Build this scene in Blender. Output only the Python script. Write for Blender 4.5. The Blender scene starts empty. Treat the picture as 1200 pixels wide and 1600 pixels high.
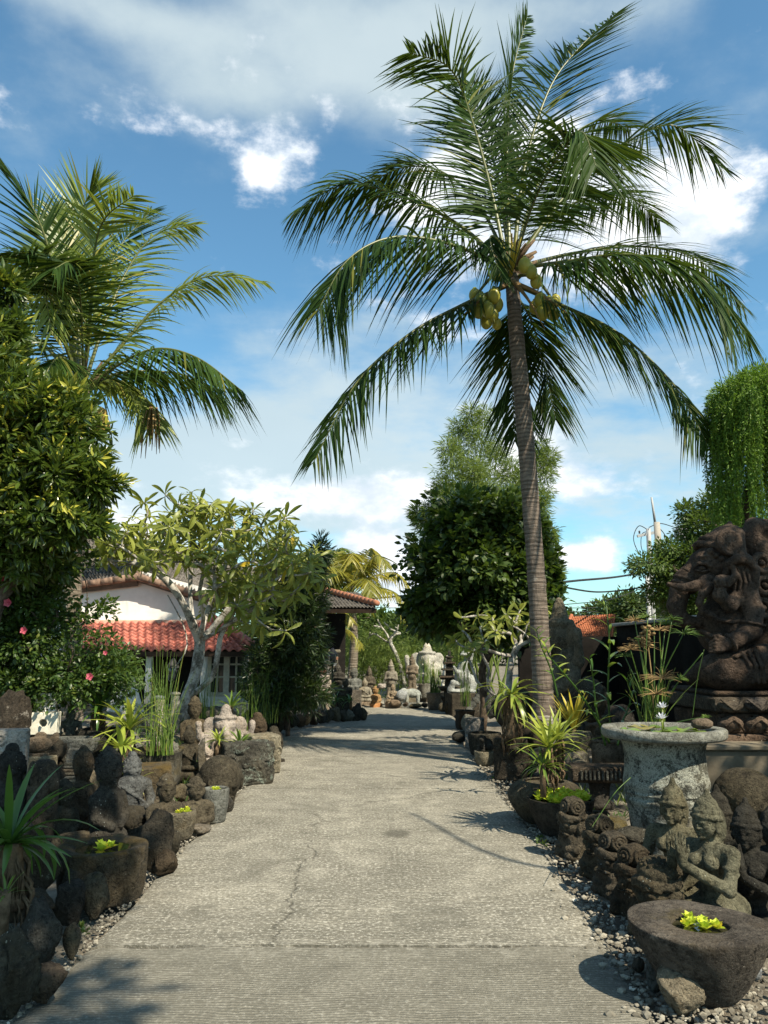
import bpy, math, random
import numpy as np
from mathutils import Vector, Matrix, Euler
C = bpy.context.scene.collection
R = math.radians
rng = np.random.default_rng(7)
random.seed(7)

# ------------------------------------------------------------------ camera
F, TILT, EYE = 1232.0, math.atan(210/1232.0), 1.6      # focal length in pixels of a 1200x1600 frame
CT, ST = math.cos(TILT), math.sin(TILT)
cam = bpy.data.cameras.new('camera'); camo = bpy.data.objects.new('camera', cam); C.objects.link(camo)
cam.sensor_fit = 'VERTICAL'; cam.sensor_height = 36; cam.sensor_width = 27; cam.lens = 36*F/1600
cam.clip_start = .05; cam.clip_end = 3000
camo.location = (0, 0, EYE); camo.rotation_euler = (R(90)+TILT, 0, 0)
bpy.context.scene.camera = camo

# ------------------------------------------------------------------ sun, sky, exposure
SUN_EL, SUN_AZ = R(48), math.atan2(.695, -.719)
sl = bpy.data.lights.new('sun', 'SUN'); sun = bpy.data.objects.new('sun', sl); C.objects.link(sun)
sl.energy = 4.9; sl.angle = R(.55); sl.color = (1, .90, .72)
sd_ = Vector((math.sin(SUN_AZ)*math.cos(SUN_EL), math.cos(SUN_AZ)*math.cos(SUN_EL), math.sin(SUN_EL)))
sun.rotation_euler = sd_.to_track_quat('Z', 'Y').to_euler(); sun.location = sd_*60
vs = bpy.context.scene.view_settings
vs.view_transform = 'Standard'; vs.look = 'None'; vs.gamma = 1; vs.use_curve_mapping = False; vs.exposure = 0.92

def pdir(px, py):
    u, v = (px-600)/F, (800-py)/F
    return np.array((u, CT - v*ST, ST + v*CT))
def P(px, py, Y):                       # the point seen at that pixel, Y metres ahead
    d = pdir(px, py); return np.array((0, 0, EYE)) + d*(Y/d[1])
def G(px, py, z=0.):                    # the point of the level z seen at that pixel
    d = pdir(px, py); return np.array((0, 0, EYE)) + d*((z-EYE)/d[2])
def S(py, Y):                           # metres per pixel there
    return Y/pdir(600, py)[1]/F

wd = bpy.data.worlds.new('World'); bpy.context.scene.world = wd; wd.use_nodes = True
def world():
    nt = wd.node_tree; N = nt.nodes; N.clear(); L = nt.links.new
    def nd(t, **k):
        n = N.new(t)
        for a, b in k.items(): setattr(n, a, b)
        return n
    def m(op, a, b=None, c=None, clamp=False):
        n = nd('ShaderNodeMath', operation=op); n.use_clamp = clamp
        for i, q in enumerate((a, b, c)):
            if q is None: continue
            if isinstance(q, (int, float)): n.inputs[i].default_value = q
            else: L(q, n.inputs[i])
        return n.outputs[0]
    tc = nd('ShaderNodeTexCoord'); sx = nd('ShaderNodeSeparateXYZ'); L(tc.outputs['Generated'], sx.inputs[0])
    x, y, z = sx.outputs
    az = m('ARCTAN2', x, y); el = m('ARCSINE', z)
    sky = nd('ShaderNodeTexSky', sky_type='NISHITA'); sky.sun_disc = False
    sky.sun_elevation = SUN_EL; sky.sun_rotation = SUN_AZ; sky.air_density = 1.0; sky.dust_density = .55; sky.ozone_density = 2.2
    # cloud field in a flattened sky plane
    zz = m('ADD', m('ABSOLUTE', z), .17)
    cv = nd('ShaderNodeCombineXYZ'); L(m('DIVIDE', x, zz), cv.inputs[0]); L(m('DIVIDE', y, zz), cv.inputs[1])
    n1 = nd('ShaderNodeTexNoise'); n1.inputs['Scale'].default_value = 2.4; n1.inputs['Detail'].default_value = 9; n1.inputs['Roughness'].default_value = .58
    L(cv.outputs[0], n1.inputs['Vector'])
    cv2 = nd('ShaderNodeCombineXYZ'); L(m('MULTIPLY', az, 1.), cv2.inputs[0]); L(m('MULTIPLY', el, 1.7), cv2.inputs[1])
    n2 = nd('ShaderNodeTexNoise'); n2.inputs['Scale'].default_value = 8.5; n2.inputs['Detail'].default_value = 8; n2.inputs['Roughness'].default_value = .6
    L(cv2.outputs[0], n2.inputs['Vector'])
    n3 = nd('ShaderNodeTexNoise'); n3.inputs['Scale'].default_value = 3.2; n3.inputs['Detail'].default_value = 4
    L(cv2.outputs[0], n3.inputs['Vector'])
    def blobs(lst, pw=1.):
        tot = None
        for px, py, wx, wy, amp in lst:
            d = pdir(px, py); d = d/np.linalg.norm(d); a0 = math.atan2(d[0], d[1]); e0 = math.asin(d[2])
            sa, se = wx/F/max(.4, math.cos(e0))*1.0, wy/F
            u = m('MULTIPLY', m('SUBTRACT', az, a0), 1/sa); v = m('MULTIPLY', m('SUBTRACT', el, e0), 1/se)
            g = m('EXPONENT', m('MULTIPLY', m('ADD', m('MULTIPLY', u, u), m('MULTIPLY', v, v)), -1.))
            g = m('MULTIPLY', g, amp)
            tot = g if tot is None else m('ADD', tot, g)
        return tot
    # high soft sheets, then the heaped bright clouds
    soft = blobs([(480, 60, 240, 95, .62), (690, 130, 130, 70, .40), (330, 130, 110, 50, .34), (160, 10, 140, 30, .35), (800, 10, 200, 50, .35), (1000, 20, 90, 40, .25),
                  (1060, 270, 130, 60, .22), (300, 740, 330, 80, .72), (540, 690, 300, 70, .5), (620, 570, 320, 60, .28), (930, 600, 240, 60, .32), (700, 830, 500, 90, .45), (1010, 700, 200, 60, .40), (420, 600, 110, 50, .25), (560, 520, 120, 60, .20), (0, 760, 260, 80, .4)])
    puff = blobs([(425, 240, 80, 60, .66), (200, 165, 80, 45, .34), (930, 320, 190, 120, .92), (740, 290, 110, 110, .74), (1050, 370, 110, 60, .55), (600, 510, 110, 40, .34), (520, 775, 130, 40, .62), (640, 780, 120, 45, .62), (330, 760, 90, 30, .3),
                  (580, 860, 80, 42, .82), (620, 920, 120, 50, .7), (920, 770, 90, 40, .55), (905, 868, 60, 24, .7), (900, 720, 120, 40, .5), (980, 850, 60, 30, .2), (180, 820, 90, 60, .6), (800, 660, 110, 60, .45), (40, 900, 200, 60, .4)])
    # outside the frame the same kinds of cloud go on
    far = m('MULTIPLY', m('SUBTRACT', n3.outputs[0], .44), m('MULTIPLY', m('GREATER_THAN', m('ABSOLUTE', az), .62), 1.7))
    fs = m('ADD', soft, m('MULTIPLY', m('SUBTRACT', n1.outputs[0], .52), 1.5)); fs = m('ADD', fs, m('MAXIMUM', far, 0.))
    fp = m('ADD', puff, m('MULTIPLY', m('SUBTRACT', n2.outputs[0], .52), 2.1)); fp = m('ADD', fp, m('MAXIMUM', far, 0.))
    def sstep(v, a, b):
        n = nd('ShaderNodeMapRange', interpolation_type='SMOOTHSTEP'); L(v, n.inputs[0]); n.inputs[1].default_value = a; n.inputs[2].default_value = b
        return n.outputs[0]
    ms = m('MULTIPLY', sstep(fs, .02, .66), .84); mp = m('MULTIPLY', sstep(fp, .18, .74), .97)
    def rgb(c):
        n = nd('ShaderNodeRGB'); n.outputs[0].default_value = (*c, 1); return n.outputs[0]
    def mix(f, a, b):
        n = nd('ShaderNodeMix', data_type='RGBA'); L(f, n.inputs[0]); L(a, n.inputs[6]); L(b, n.inputs[7]); return n.outputs[2]
    sm = nd('ShaderNodeMix', data_type='RGBA', blend_type='MULTIPLY'); sm.inputs[0].default_value = 1
    L(sky.outputs[0], sm.inputs[6]); sm.inputs[7].default_value = SKY_TINT
    cs = mix(n3.outputs[0], rgb(CL_SOFT[0]), rgb(CL_SOFT[1]))
    # the bellies of the heaped clouds are greyer than their tops
    cp = mix(sstep(n2.outputs[0], .40, .66), rgb(CL_PUFF[0]), rgb(CL_PUFF[1]))
    col = mix(ms, sm.outputs[2], cs); col = mix(mp, col, cp)
    bg = nd('ShaderNodeBackground'); L(col, bg.inputs[0]); bg.inputs[1].default_value = SKY_STR
    out = nd('ShaderNodeOutputWorld'); L(bg.outputs[0], out.inputs[0])
SKY_STR = .092
SKY_TINT = (.78, 1.13, 1.10, 1)
CL_SOFT = ((3.2, 4.0, 4.3), (4.8, 5.4, 5.5))
CL_PUFF = ((4.6, 5.2, 5.8), (7.6, 7.7, 7.8))
world()

# ------------------------------------------------------------------ numpy helpers
def nrm(v): v = np.asarray(v, float); return v/(np.linalg.norm(v, axis=-1, keepdims=True)+1e-12)
def vnoise(p, seed=0):
    i = np.floor(p).astype(np.int64); f = p-i; f = f*f*(3-2*f)
    def h(dx, dy, dz):
        q = (i[:, 0]+dx)*73856093 ^ (i[:, 1]+dy)*19349663 ^ (i[:, 2]+dz)*83492791 ^ (seed*2654435761 & 0xffffffff)
        q = (q & 0xffffffff); q = (q ^ (q >> 13))*1274126177 & 0xffffffff; q = (q ^ (q >> 16))
        return (q & 0xffff)/65535.
    x, y, z = f.T
    a = h(0,0,0)*(1-x)+h(1,0,0)*x; b = h(0,1,0)*(1-x)+h(1,1,0)*x; c = h(0,0,1)*(1-x)+h(1,0,1)*x; d = h(0,1,1)*(1-x)+h(1,1,1)*x
    return (a*(1-y)+b*y)*(1-z)+(c*(1-y)+d*y)*z
def fbm(p, oct=3, seed=0):
    s = 0; a = 1; t = 0
    for o in range(oct): s = s+a*(vnoise(p*(2**o)+o*17.3, seed)-.5); t += a; a *= .5
    return s/t*2
def catmull(pts, n):
    p = np.asarray(pts, float); p = np.vstack((2*p[0]-p[1], p, 2*p[-1]-p[-2])); k = len(p)-3
    t = np.linspace(0, k-1e-9, n); i = t.astype(int); f = (t-i)[:, None]
    a, b, c, d = p[i], p[i+1], p[i+2], p[i+3]
    return .5*(2*b+(c-a)*f+(2*a-5*b+4*c-d)*f**2+(3*b-a-3*c+d)*f**3)
def frames(pts):
    t = nrm(np.gradient(pts, axis=0)); u = np.zeros_like(t); r = np.array((0., 0, 1)) if abs(t[0, 2]) < .9 else np.array((1., 0, 0))
    for i in range(len(t)):
        r = r-t[i]*np.dot(r, t[i]); r = r/(np.linalg.norm(r)+1e-9); u[i] = r
    return t, u, np.cross(t, u)

class MB:
    """collects geometry; build() links it as ONE mesh object"""
    def __init__(s): s.V = []; s.F = []; s.M = []; s.A = []; s.n = 0; s.sm = []
    def add(s, v, f, r=None, mi=0, smooth=True):
        v = np.asarray(v, np.float64).reshape(-1, 3)
        if not isinstance(f, list): f = [f]
        s.V.append(v); s.A.append(np.full(len(v), random.random()) if r is None else np.broadcast_to(np.asarray(r, float), (len(v),)))
        for q in f:
            q = np.asarray(q, np.int64); s.F.append(q+s.n); s.M.append(np.full(len(q), mi)); s.sm.append(np.full(len(q), smooth))
        s.n += len(v); return s
    def box(s, c, size, rz=0, bev=0., r=None, mi=0, rot=None, jit=0.):
        h = np.asarray(size, float)/2; b = min(bev, h.min()*.95)
        if b <= 0:
            v = np.array([(x, y, z) for x in (-1, 1) for y in (-1, 1) for z in (-1, 1)], float)*h
            f = [(0,1,3,2),(4,6,7,5),(0,4,5,1),(2,3,7,6),(0,2,6,4),(1,5,7,3)]; F_ = [np.array(f)]
        else:
            v = []; idx = {}
            for sx in (-1, 1):
                for sy in (-1, 1):
                    for sz in (-1, 1):
                        for a in range(3):
                            q = (h-b)*(sx, sy, sz); q = q.copy(); q[a] = h[a]*(sx, sy, sz)[a]; idx[(sx, sy, sz, a)] = len(v); v.append(q)
            v = np.array(v); quads = []; tris = []
            def I(k, a): return idx[(k[0], k[1], k[2], a)]
            for a in range(3):
                o = [i for i in range(3) if i != a]
                for sg in (-1, 1):
                    ks = []
                    for p, q in ((-1,-1),(1,-1),(1,1),(-1,1)):
                        k = [0,0,0]; k[a] = sg; k[o[0]] = p; k[o[1]] = q; ks.append(I(k, a))
                    flip = (sg < 0) ^ (a == 1)
                    quads.append(ks[::-1] if flip else ks)
                for p in (-1, 1):
                    for q in (-1, 1):       # edge along a
                        k0 = [0,0,0]; k0[a] = -1; k0[o[0]] = p; k0[o[1]] = q; k1 = list(k0); k1[a] = 1
                        w = [I(k0, o[0]), I(k1, o[0]), I(k1, o[1]), I(k0, o[1])]
                        n = np.cross(v[w[1]]-v[w[0]], v[w[2]]-v[w[0]])
                        if np.dot(n, v[w].mean(0)) < 0: w = w[::-1]
                        quads.append(w)
            for sx in (-1, 1):
                for sy in (-1, 1):
                    for sz in (-1, 1):
                        w = [idx[(sx, sy, sz, a)] for a in range(3)]
                        if np.dot(np.cross(v[w[1]]-v[w[0]], v[w[2]]-v[w[0]]), (sx, sy, sz)) < 0: w = w[::-1]
                        tris.append(w)
            F_ = [np.array(quads), np.array(tris)]
        if jit: v = v+fbm(v*7+random.random()*99, 2)[:, None]*jit
        M_ = np.array(rot) if rot is not None else np.array(Matrix.Rotation(rz, 3, 'Z'))
        return s.add(v@M_.T+np.asarray(c, float), F_, r, mi, smooth=False)
    def tube(s, pts, rad, k=8, r=None, mi=0, cap=True, flat=1.):
        pts = np.asarray(pts, float); n = len(pts); rad = np.broadcast_to(np.asarray(rad, float), (n,))
        t, u, w = frames(pts); a = np.arange(k)*2*math.pi/k
        v = pts[:, None]+rad[:, None, None]*(np.cos(a)[None, :, None]*u[:, None]+flat*np.sin(a)[None, :, None]*w[:, None])
        v = v.reshape(-1, 3); i = np.arange(n-1)[:, None]*k; j = np.arange(k)[None]; j2 = (j+1) % k
        q = np.stack((i+j, i+j2, i+k+j2, i+k+j), -1).reshape(-1, 4); Fs = [q]
        if cap:
            v = np.vstack((v, pts[0], pts[-1])); c = np.arange(k)
            Fs.append(np.vstack((np.stack((c*0+n*k, (c+1) % k, c), 1), np.stack((c*0+n*k+1, (n-1)*k+c, (n-1)*k+(c+1) % k), 1))))
        return s.add(v, Fs, r, mi)
    def lathe(s, prof, k=24, c=(0, 0, 0), sx=1., sy=1., r=None, mi=0, wob=0., rz=0, sq=2.):
        p = np.asarray(prof, float); n = len(p); a = np.arange(k)*2*math.pi/k+rz
        ca, sa = np.cos(a), np.sin(a); g = (np.abs(ca)**sq+np.abs(sa)**sq)**(-1/sq)
        v = np.stack((p[:, 0:1]*(g*ca)[None]*sx, p[:, 0:1]*(g*sa)[None]*sy, np.repeat(p[:, 1:2], k, 1)), -1).reshape(-1, 3)
        if wob: v = v*(1+np.array((1, 1, .5))*wob*fbm(v*4+random.random()*50, 3)[:, None])
        i = np.arange(n-1)[:, None]*k; j = np.arange(k)[None]; j2 = (j+1) % k
        q = np.stack((i+j, i+j2, i+k+j2, i+k+j), -1).reshape(-1, 4)
        return s.add(v+np.asarray(c, float), [q], r, mi)
    def ico(s, c, rad, sub=2, wob=.15, fr=2., r=None, mi=0, seed=None, flatb=None, rot=None):
        v, f = ICO[sub]; sd = random.random()*100 if seed is None else seed
        d = 1+wob*fbm(v*fr+sd, 3)+wob*.35*fbm(v*fr*3.1+sd, 2)
        w = v*d[:, None]*np.asarray(rad, float)
        if rot is not None: w = w@np.array(rot).T
        if flatb is not None: w[:, 2] = np.maximum(w[:, 2], -flatb)
        return s.add(w+np.asarray(c, float), [f], r, mi)
    def mesh(s, name, mats=(), smooth=True):
        me = bpy.data.meshes.new(name); V = np.vstack(s.V); nf = sum(len(q) for q in s.F); nl = sum(q.size for q in s.F)
        me.vertices.add(len(V)); me.vertices.foreach_set('co', V.ravel().astype(np.float32))
        me.loops.add(nl); me.polygons.add(nf)
        me.loops.foreach_set('vertex_index', np.concatenate([q.ravel() for q in s.F]).astype(np.int32))
        tot = np.concatenate([np.full(len(q), q.shape[1]) for q in s.F]); st = np.concatenate(([0], np.cumsum(tot)[:-1]))
        me.polygons.foreach_set('loop_start', st.astype(np.int32)); me.polygons.foreach_set('loop_total', tot.astype(np.int32))
        me.polygons.foreach_set('material_index', np.concatenate(s.M).astype(np.int32))
        me.polygons.foreach_set('use_smooth', (np.concatenate(s.sm) & bool(smooth)))
        at = me.attributes.new('r', 'FLOAT', 'POINT'); at.data.foreach_set('value', np.concatenate(s.A).astype(np.float32))
        for m_ in (mats if isinstance(mats, (list, tuple)) else (mats,)): me.materials.append(m_)
        me.update(calc_edges=True); me.validate(); return me
    def build(s, name, mats, parent=None, loc=(0, 0, 0), smooth=True, **k):
        return link(name, s.mesh(name, mats, smooth), parent, loc, **k)
def link(name, data, parent=None, loc=(0, 0, 0), rz=0., label=None, cat=None, group=None, kind=None, rot=None, scale=None):
    o = bpy.data.objects.new(name, data); C.objects.link(o); o.parent = parent; o.location = loc
    o.rotation_euler = rot if rot is not None else (0, 0, rz)
    if scale is not None: o.scale = (scale,)*3 if isinstance(scale, (int, float)) else scale
    if label: o['label'] = label
    if cat: o['category'] = cat
    if group: o['group'] = group
    if kind: o['kind'] = kind
    return o
def thing(name, label, cat, loc=(0, 0, 0), rz=0., group=None): return link(name, None, None, loc, rz, label, cat, group)
def _ico():
    import bmesh
    out = {}
    for k in (1, 2, 3, 4):
        bm = bmesh.new(); bmesh.ops.create_icosphere(bm, subdivisions=k, radius=1)
        out[k] = (np.array([v.co[:] for v in bm.verts]), np.array([[v.index for v in f.verts] for f in bm.faces])); bm.free()
    return out
ICO = _ico()

# ------------------------------------------------------------------ carved stone: a signed-distance sculptor
def qrot(rx=0, ry=0, rz=0): return np.array(Euler((R(rx), R(ry), R(rz))).to_matrix())
class SD:
    def __init__(s): s.ops = []
    def e(s, c, r, k=.03, rot=None, neg=False, m=False):
        r = (r,)*3 if isinstance(r, (int, float)) else r
        s.ops.append(('e', np.array(c, float), np.array(r, float), k, rot, neg))
        if m: s.ops.append(('e', np.array((-c[0], c[1], c[2]), float), np.array(r, float), k, None if rot is None else np.diag((-1, 1, 1))@rot@np.diag((-1, 1, 1)), neg))
        return s
    def c(s, a, b, ra, rb=None, k=.03, neg=False, m=False):
        rb = ra if rb is None else rb
        s.ops.append(('c', np.array(a, float), np.array(b, float), k, (ra, rb), neg))
        if m: s.ops.append(('c', np.array((-a[0], a[1], a[2]), float), np.array((-b[0], b[1], b[2]), float), k, (ra, rb), neg))
        return s
    def path(s, pts, rad, k=.03, neg=False, m=False):
        rad = np.broadcast_to(rad, (len(pts),))
        for i in range(len(pts)-1): s.c(pts[i], pts[i+1], rad[i], rad[i+1], k, neg, m)
        return s
    def b(s, c, h, rd=.02, k=.02, rot=None, neg=False):
        s.ops.append(('b', np.array(c, float), np.array(h, float), k, (rd, rot), neg)); return s
    def tor(s, c, rad, rr, k=.02, rot=None, neg=False):          # ring round local z
        s.ops.append(('t', np.array(c, float), np.array((rad, rr, 0.)), k, rot, neg)); return s
    def bounds(s):
        lo, hi = np.full(3, 1e9), np.full(3, -1e9)
        for o in s.ops:
            if o[5]: continue
            a, b = s.bb(o); lo = np.minimum(lo, a); hi = np.maximum(hi, b)
        return lo, hi
    def bb(s, o):
        t = o[0]
        if t == 'e': q = np.full(3, o[2].max()) if o[4] is not None else o[2]; return o[1]-q, o[1]+q
        if t == 'c': q = max(o[4]); return np.minimum(o[1], o[2])-q, np.maximum(o[1], o[2])+q
        if t == 'b': q = np.full(3, np.linalg.norm(o[2])) if o[4][1] is not None else o[2]; return o[1]-q, o[1]+q
        q = o[2][0]+o[2][1]; return o[1]-q, o[1]+q
    def run(s, res=64, amp=.012, fr=9., floor=None, seed=None, amp2=.004):
        lo, hi = s.bounds(); ext = (hi-lo).max(); h = ext/res; lo = lo-2.5*h; hi = hi+2.5*h
        n = np.ceil((hi-lo)/h).astype(int)+1; ax = [lo[i]+h*np.arange(n[i]) for i in range(3)]
        D = np.full(n, ext, np.float32)
        for o in s.ops:
            t, k, neg = o[0], o[3], o[5]; a, b = s.bb(o); mg = k+3*h
            i0 = np.maximum(((a-mg-lo)/h).astype(int), 0); i1 = np.minimum(((b+mg-lo)/h).astype(int)+2, n)
            if (i1 <= i0).any(): continue
            X, Y, Z = np.meshgrid(*[ax[i][i0[i]:i1[i]] for i in range(3)], indexing='ij')
            p = np.stack((X, Y, Z), -1).astype(np.float32)
            if t == 'c':
                A, B = o[1], o[2]; ba = B-A; pa = p-A.astype(np.float32); tt = np.clip((pa@ba)/(ba@ba+1e-12), 0, 1)
                d = np.linalg.norm(pa-tt[..., None]*ba, axis=-1)-(o[4][0]+(o[4][1]-o[4][0])*tt)
            else:
                p = p-o[1].astype(np.float32); rot = o[4][1] if t == 'b' else o[4]
                if rot is not None: p = p@rot
                if t == 'e':
                    k0 = np.linalg.norm(p/o[2], axis=-1); k1 = np.linalg.norm(p/o[2]**2, axis=-1)+1e-9; d = k0*(k0-1)/k1
                    d = np.where(k0 < 1e-4, -o[2].min(), d)
                elif t == 'b':
                    q = np.abs(p)-(o[2]-o[4][0]); d = np.linalg.norm(np.maximum(q, 0), axis=-1)+np.minimum(q.max(-1), 0)-o[4][0]
                else:
                    q = np.hypot(p[..., 0], p[..., 1])-o[2][0]; d = np.hypot(q, p[..., 2])-o[2][1]
            sl_ = tuple(slice(i0[i], i1[i]) for i in range(3)); E = D[sl_]
            if neg:
                w = np.maximum(k-np.abs(E+d), 0)/k; D[sl_] = np.maximum(E, -d)+w*w*k*.25
            else:
                w = np.maximum(k-np.abs(E-d), 0)/k; D[sl_] = np.minimum(E, d)-w*w*k*.25
        if floor is not None: D = np.maximum(D, (floor-ax[2])[None, None, :].astype(np.float32))
        # surface nets
        ins = D < 0; nx, ny, nz = n
        cnt = np.zeros((nx-1, ny-1, nz-1), np.int8); acc = np.zeros((nx-1, ny-1, nz-1, 3), np.float32); ec = np.zeros((nx-1, ny-1, nz-1), np.float32)
        cor = [(i, j, k_) for i in (0, 1) for j in (0, 1) for k_ in (0, 1)]
        sub = lambda A_, c_: A_[c_[0]:c_[0]+nx-1, c_[1]:c_[1]+ny-1, c_[2]:c_[2]+nz-1]
        for c_ in cor: cnt += sub(ins, c_)
        act = (cnt > 0) & (cnt < 8); ids = np.argwhere(act)
        vals = {c_: D[ids[:, 0]+c_[0], ids[:, 1]+c_[1], ids[:, 2]+c_[2]] for c_ in cor}
        acc = np.zeros((len(ids), 3)); ec = np.zeros(len(ids))
        for c_ in cor:
            for a_ in range(3):
                if c_[a_]: continue
                c2 = list(c_); c2[a_] = 1; c2 = tuple(c2); x0, x1 = vals[c_], vals[c2]; cr = (x0 < 0) != (x1 < 0)
                t_ = np.where(cr, x0/np.where(cr, x0-x1, 1), 0); q = np.array(c_, float)[None]+np.zeros((len(ids), 3)); q[:, a_] += t_
                acc += q*cr[:, None]; ec += cr
        V = lo+h*(ids+acc/np.maximum(ec, 1)[:, None])
        vid = np.full(act.shape, -1, np.int64); vid[act] = np.arange(len(ids))
        Q = []
        for a_ in range(3):
            b_, c_ = (a_+1) % 3, (a_+2) % 3
            sh = [slice(None)]*3; s0 = list(sh); s1 = list(sh); s0[a_] = slice(0, -1); s1[a_] = slice(1, None)
            I0, I1 = ins[tuple(s0)], ins[tuple(s1)]; e_ = np.argwhere(I0 != I1)
            ok = (e_[:, b_] > 0) & (e_[:, c_] > 0) & (e_[:, b_] < n[b_]-1) & (e_[:, c_] < n[c_]-1); e_ = e_[ok]
            def at(db, dc):
                q = e_.copy(); q[:, b_] += db; q[:, c_] += dc; return vid[q[:, 0], q[:, 1], q[:, 2]]
            q = np.stack((at(-1, -1), at(0, -1), at(0, 0), at(-1, 0)), 1)
            fl = ~I0[e_[:, 0], e_[:, 1], e_[:, 2]]; q[fl] = q[fl][:, ::-1]; Q.append(q)
        Q = np.vstack(Q); Q = Q[(Q >= 0).all(1)]
        # weathering
        sd = random.random()*90 if seed is None else seed
        g = V/ext
        nn = fbm(g*fr+sd, 3)*amp*ext + fbm(g*fr*4.3+sd, 2)*amp2*ext
        fn = np.cross(V[Q[:, 2]]-V[Q[:, 0]], V[Q[:, 3]]-V[Q[:, 1]]); vn = np.zeros_like(V)
        for j in range(4): np.add.at(vn, Q[:, j], fn)
        V = V+nrm(vn)*nn[:, None]
        return V, Q
def sculpt(name, sd, mat, parent=None, loc=(0, 0, 0), rz=0., scale=1., res=64, amp=.012, fr=9., floor=0., sq=None, amp2=.004, **k):
    V, Q = sd.run(res, amp, fr, floor, None, amp2)
    V = V*(np.asarray(scale, float) if not isinstance(scale, (int, float)) else scale)
    mb = MB(); mb.add(V, [Q], random.random()); return mb.build(name, mat, parent, loc, rz=rz, **k)
# ------------------------------------------------------------------ materials
class NT:
    def __init__(s, name):
        s.m = bpy.data.materials.new(name); s.m.use_nodes = True; s.t = s.m.node_tree; s.t.nodes.clear()
        s.out = s.t.nodes.new('ShaderNodeOutputMaterial')
    def n(s, t, ins=None, **k):
        q = s.t.nodes.new(t)
        for a, b in k.items(): setattr(q, a, b)
        for a, b in (ins or {}).items(): s.put(q.inputs[a], b)
        return q
    def put(s, i, v):
        if isinstance(v, bpy.types.NodeSocket): s.t.links.new(v, i)
        elif isinstance(v, (tuple, list)) and len(v) == 3 and i.type == 'RGBA': i.default_value = (*v, 1)
        else: i.default_value = v
    def math(s, op, a, b=0., clamp=False):
        q = s.n('ShaderNodeMath', {0: a, 1: b}, operation=op); q.use_clamp = clamp; return q.outputs[0]
    def mix(s, f, a, b, bt='MIX'): return s.n('ShaderNodeMix', {0: f, 6: a, 7: b}, data_type='RGBA', blend_type=bt).outputs[2]
    def noise(s, v, sc, det=4, ro=.6, dist=0.): return s.n('ShaderNodeTexNoise', {'Vector': v, 'Scale': sc, 'Detail': det, 'Roughness': ro, 'Distortion': dist}).outputs[0]
    def step(s, v, a, b): return s.n('ShaderNodeMapRange', {0: v, 1: a, 2: b}, interpolation_type='SMOOTHSTEP').outputs[0]
    def coords(s, rnd=True):
        tc = s.n('ShaderNodeTexCoord').outputs['Object']
        if not rnd: return tc
        oi = s.n('ShaderNodeObjectInfo').outputs['Random']
        return s.n('ShaderNodeVectorMath', {0: tc, 1: s.n('ShaderNodeCombineXYZ', {0: s.math('MULTIPLY', oi, 37.), 1: s.math('MULTIPLY', oi, 91.), 2: s.math('MULTIPLY', oi, 53.)}).outputs[0]}, operation='ADD').outputs[0]
    def attr(s): return s.n('ShaderNodeAttribute', attribute_name='r').outputs['Fac']
    def bump(s, h, st=.5, d=.01, nrm_=None):
        i = {'Height': h, 'Strength': st, 'Distance': d}
        if nrm_ is not None: i['Normal'] = nrm_
        return s.n('ShaderNodeBump', i).outputs[0]
    def bsdf(s, col, rough=.8, spec=.3, nr=None, **k):
        i = {'Base Color': col, 'Roughness': rough, 'Specular IOR Level': spec}
        if nr is not None: i['Normal'] = nr
        i.update(k); return s.n('ShaderNodeBsdfPrincipled', i).outputs[0]
    def done(s, sh): s.t.links.new(sh, s.out.inputs[0]); return s.m

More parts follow.
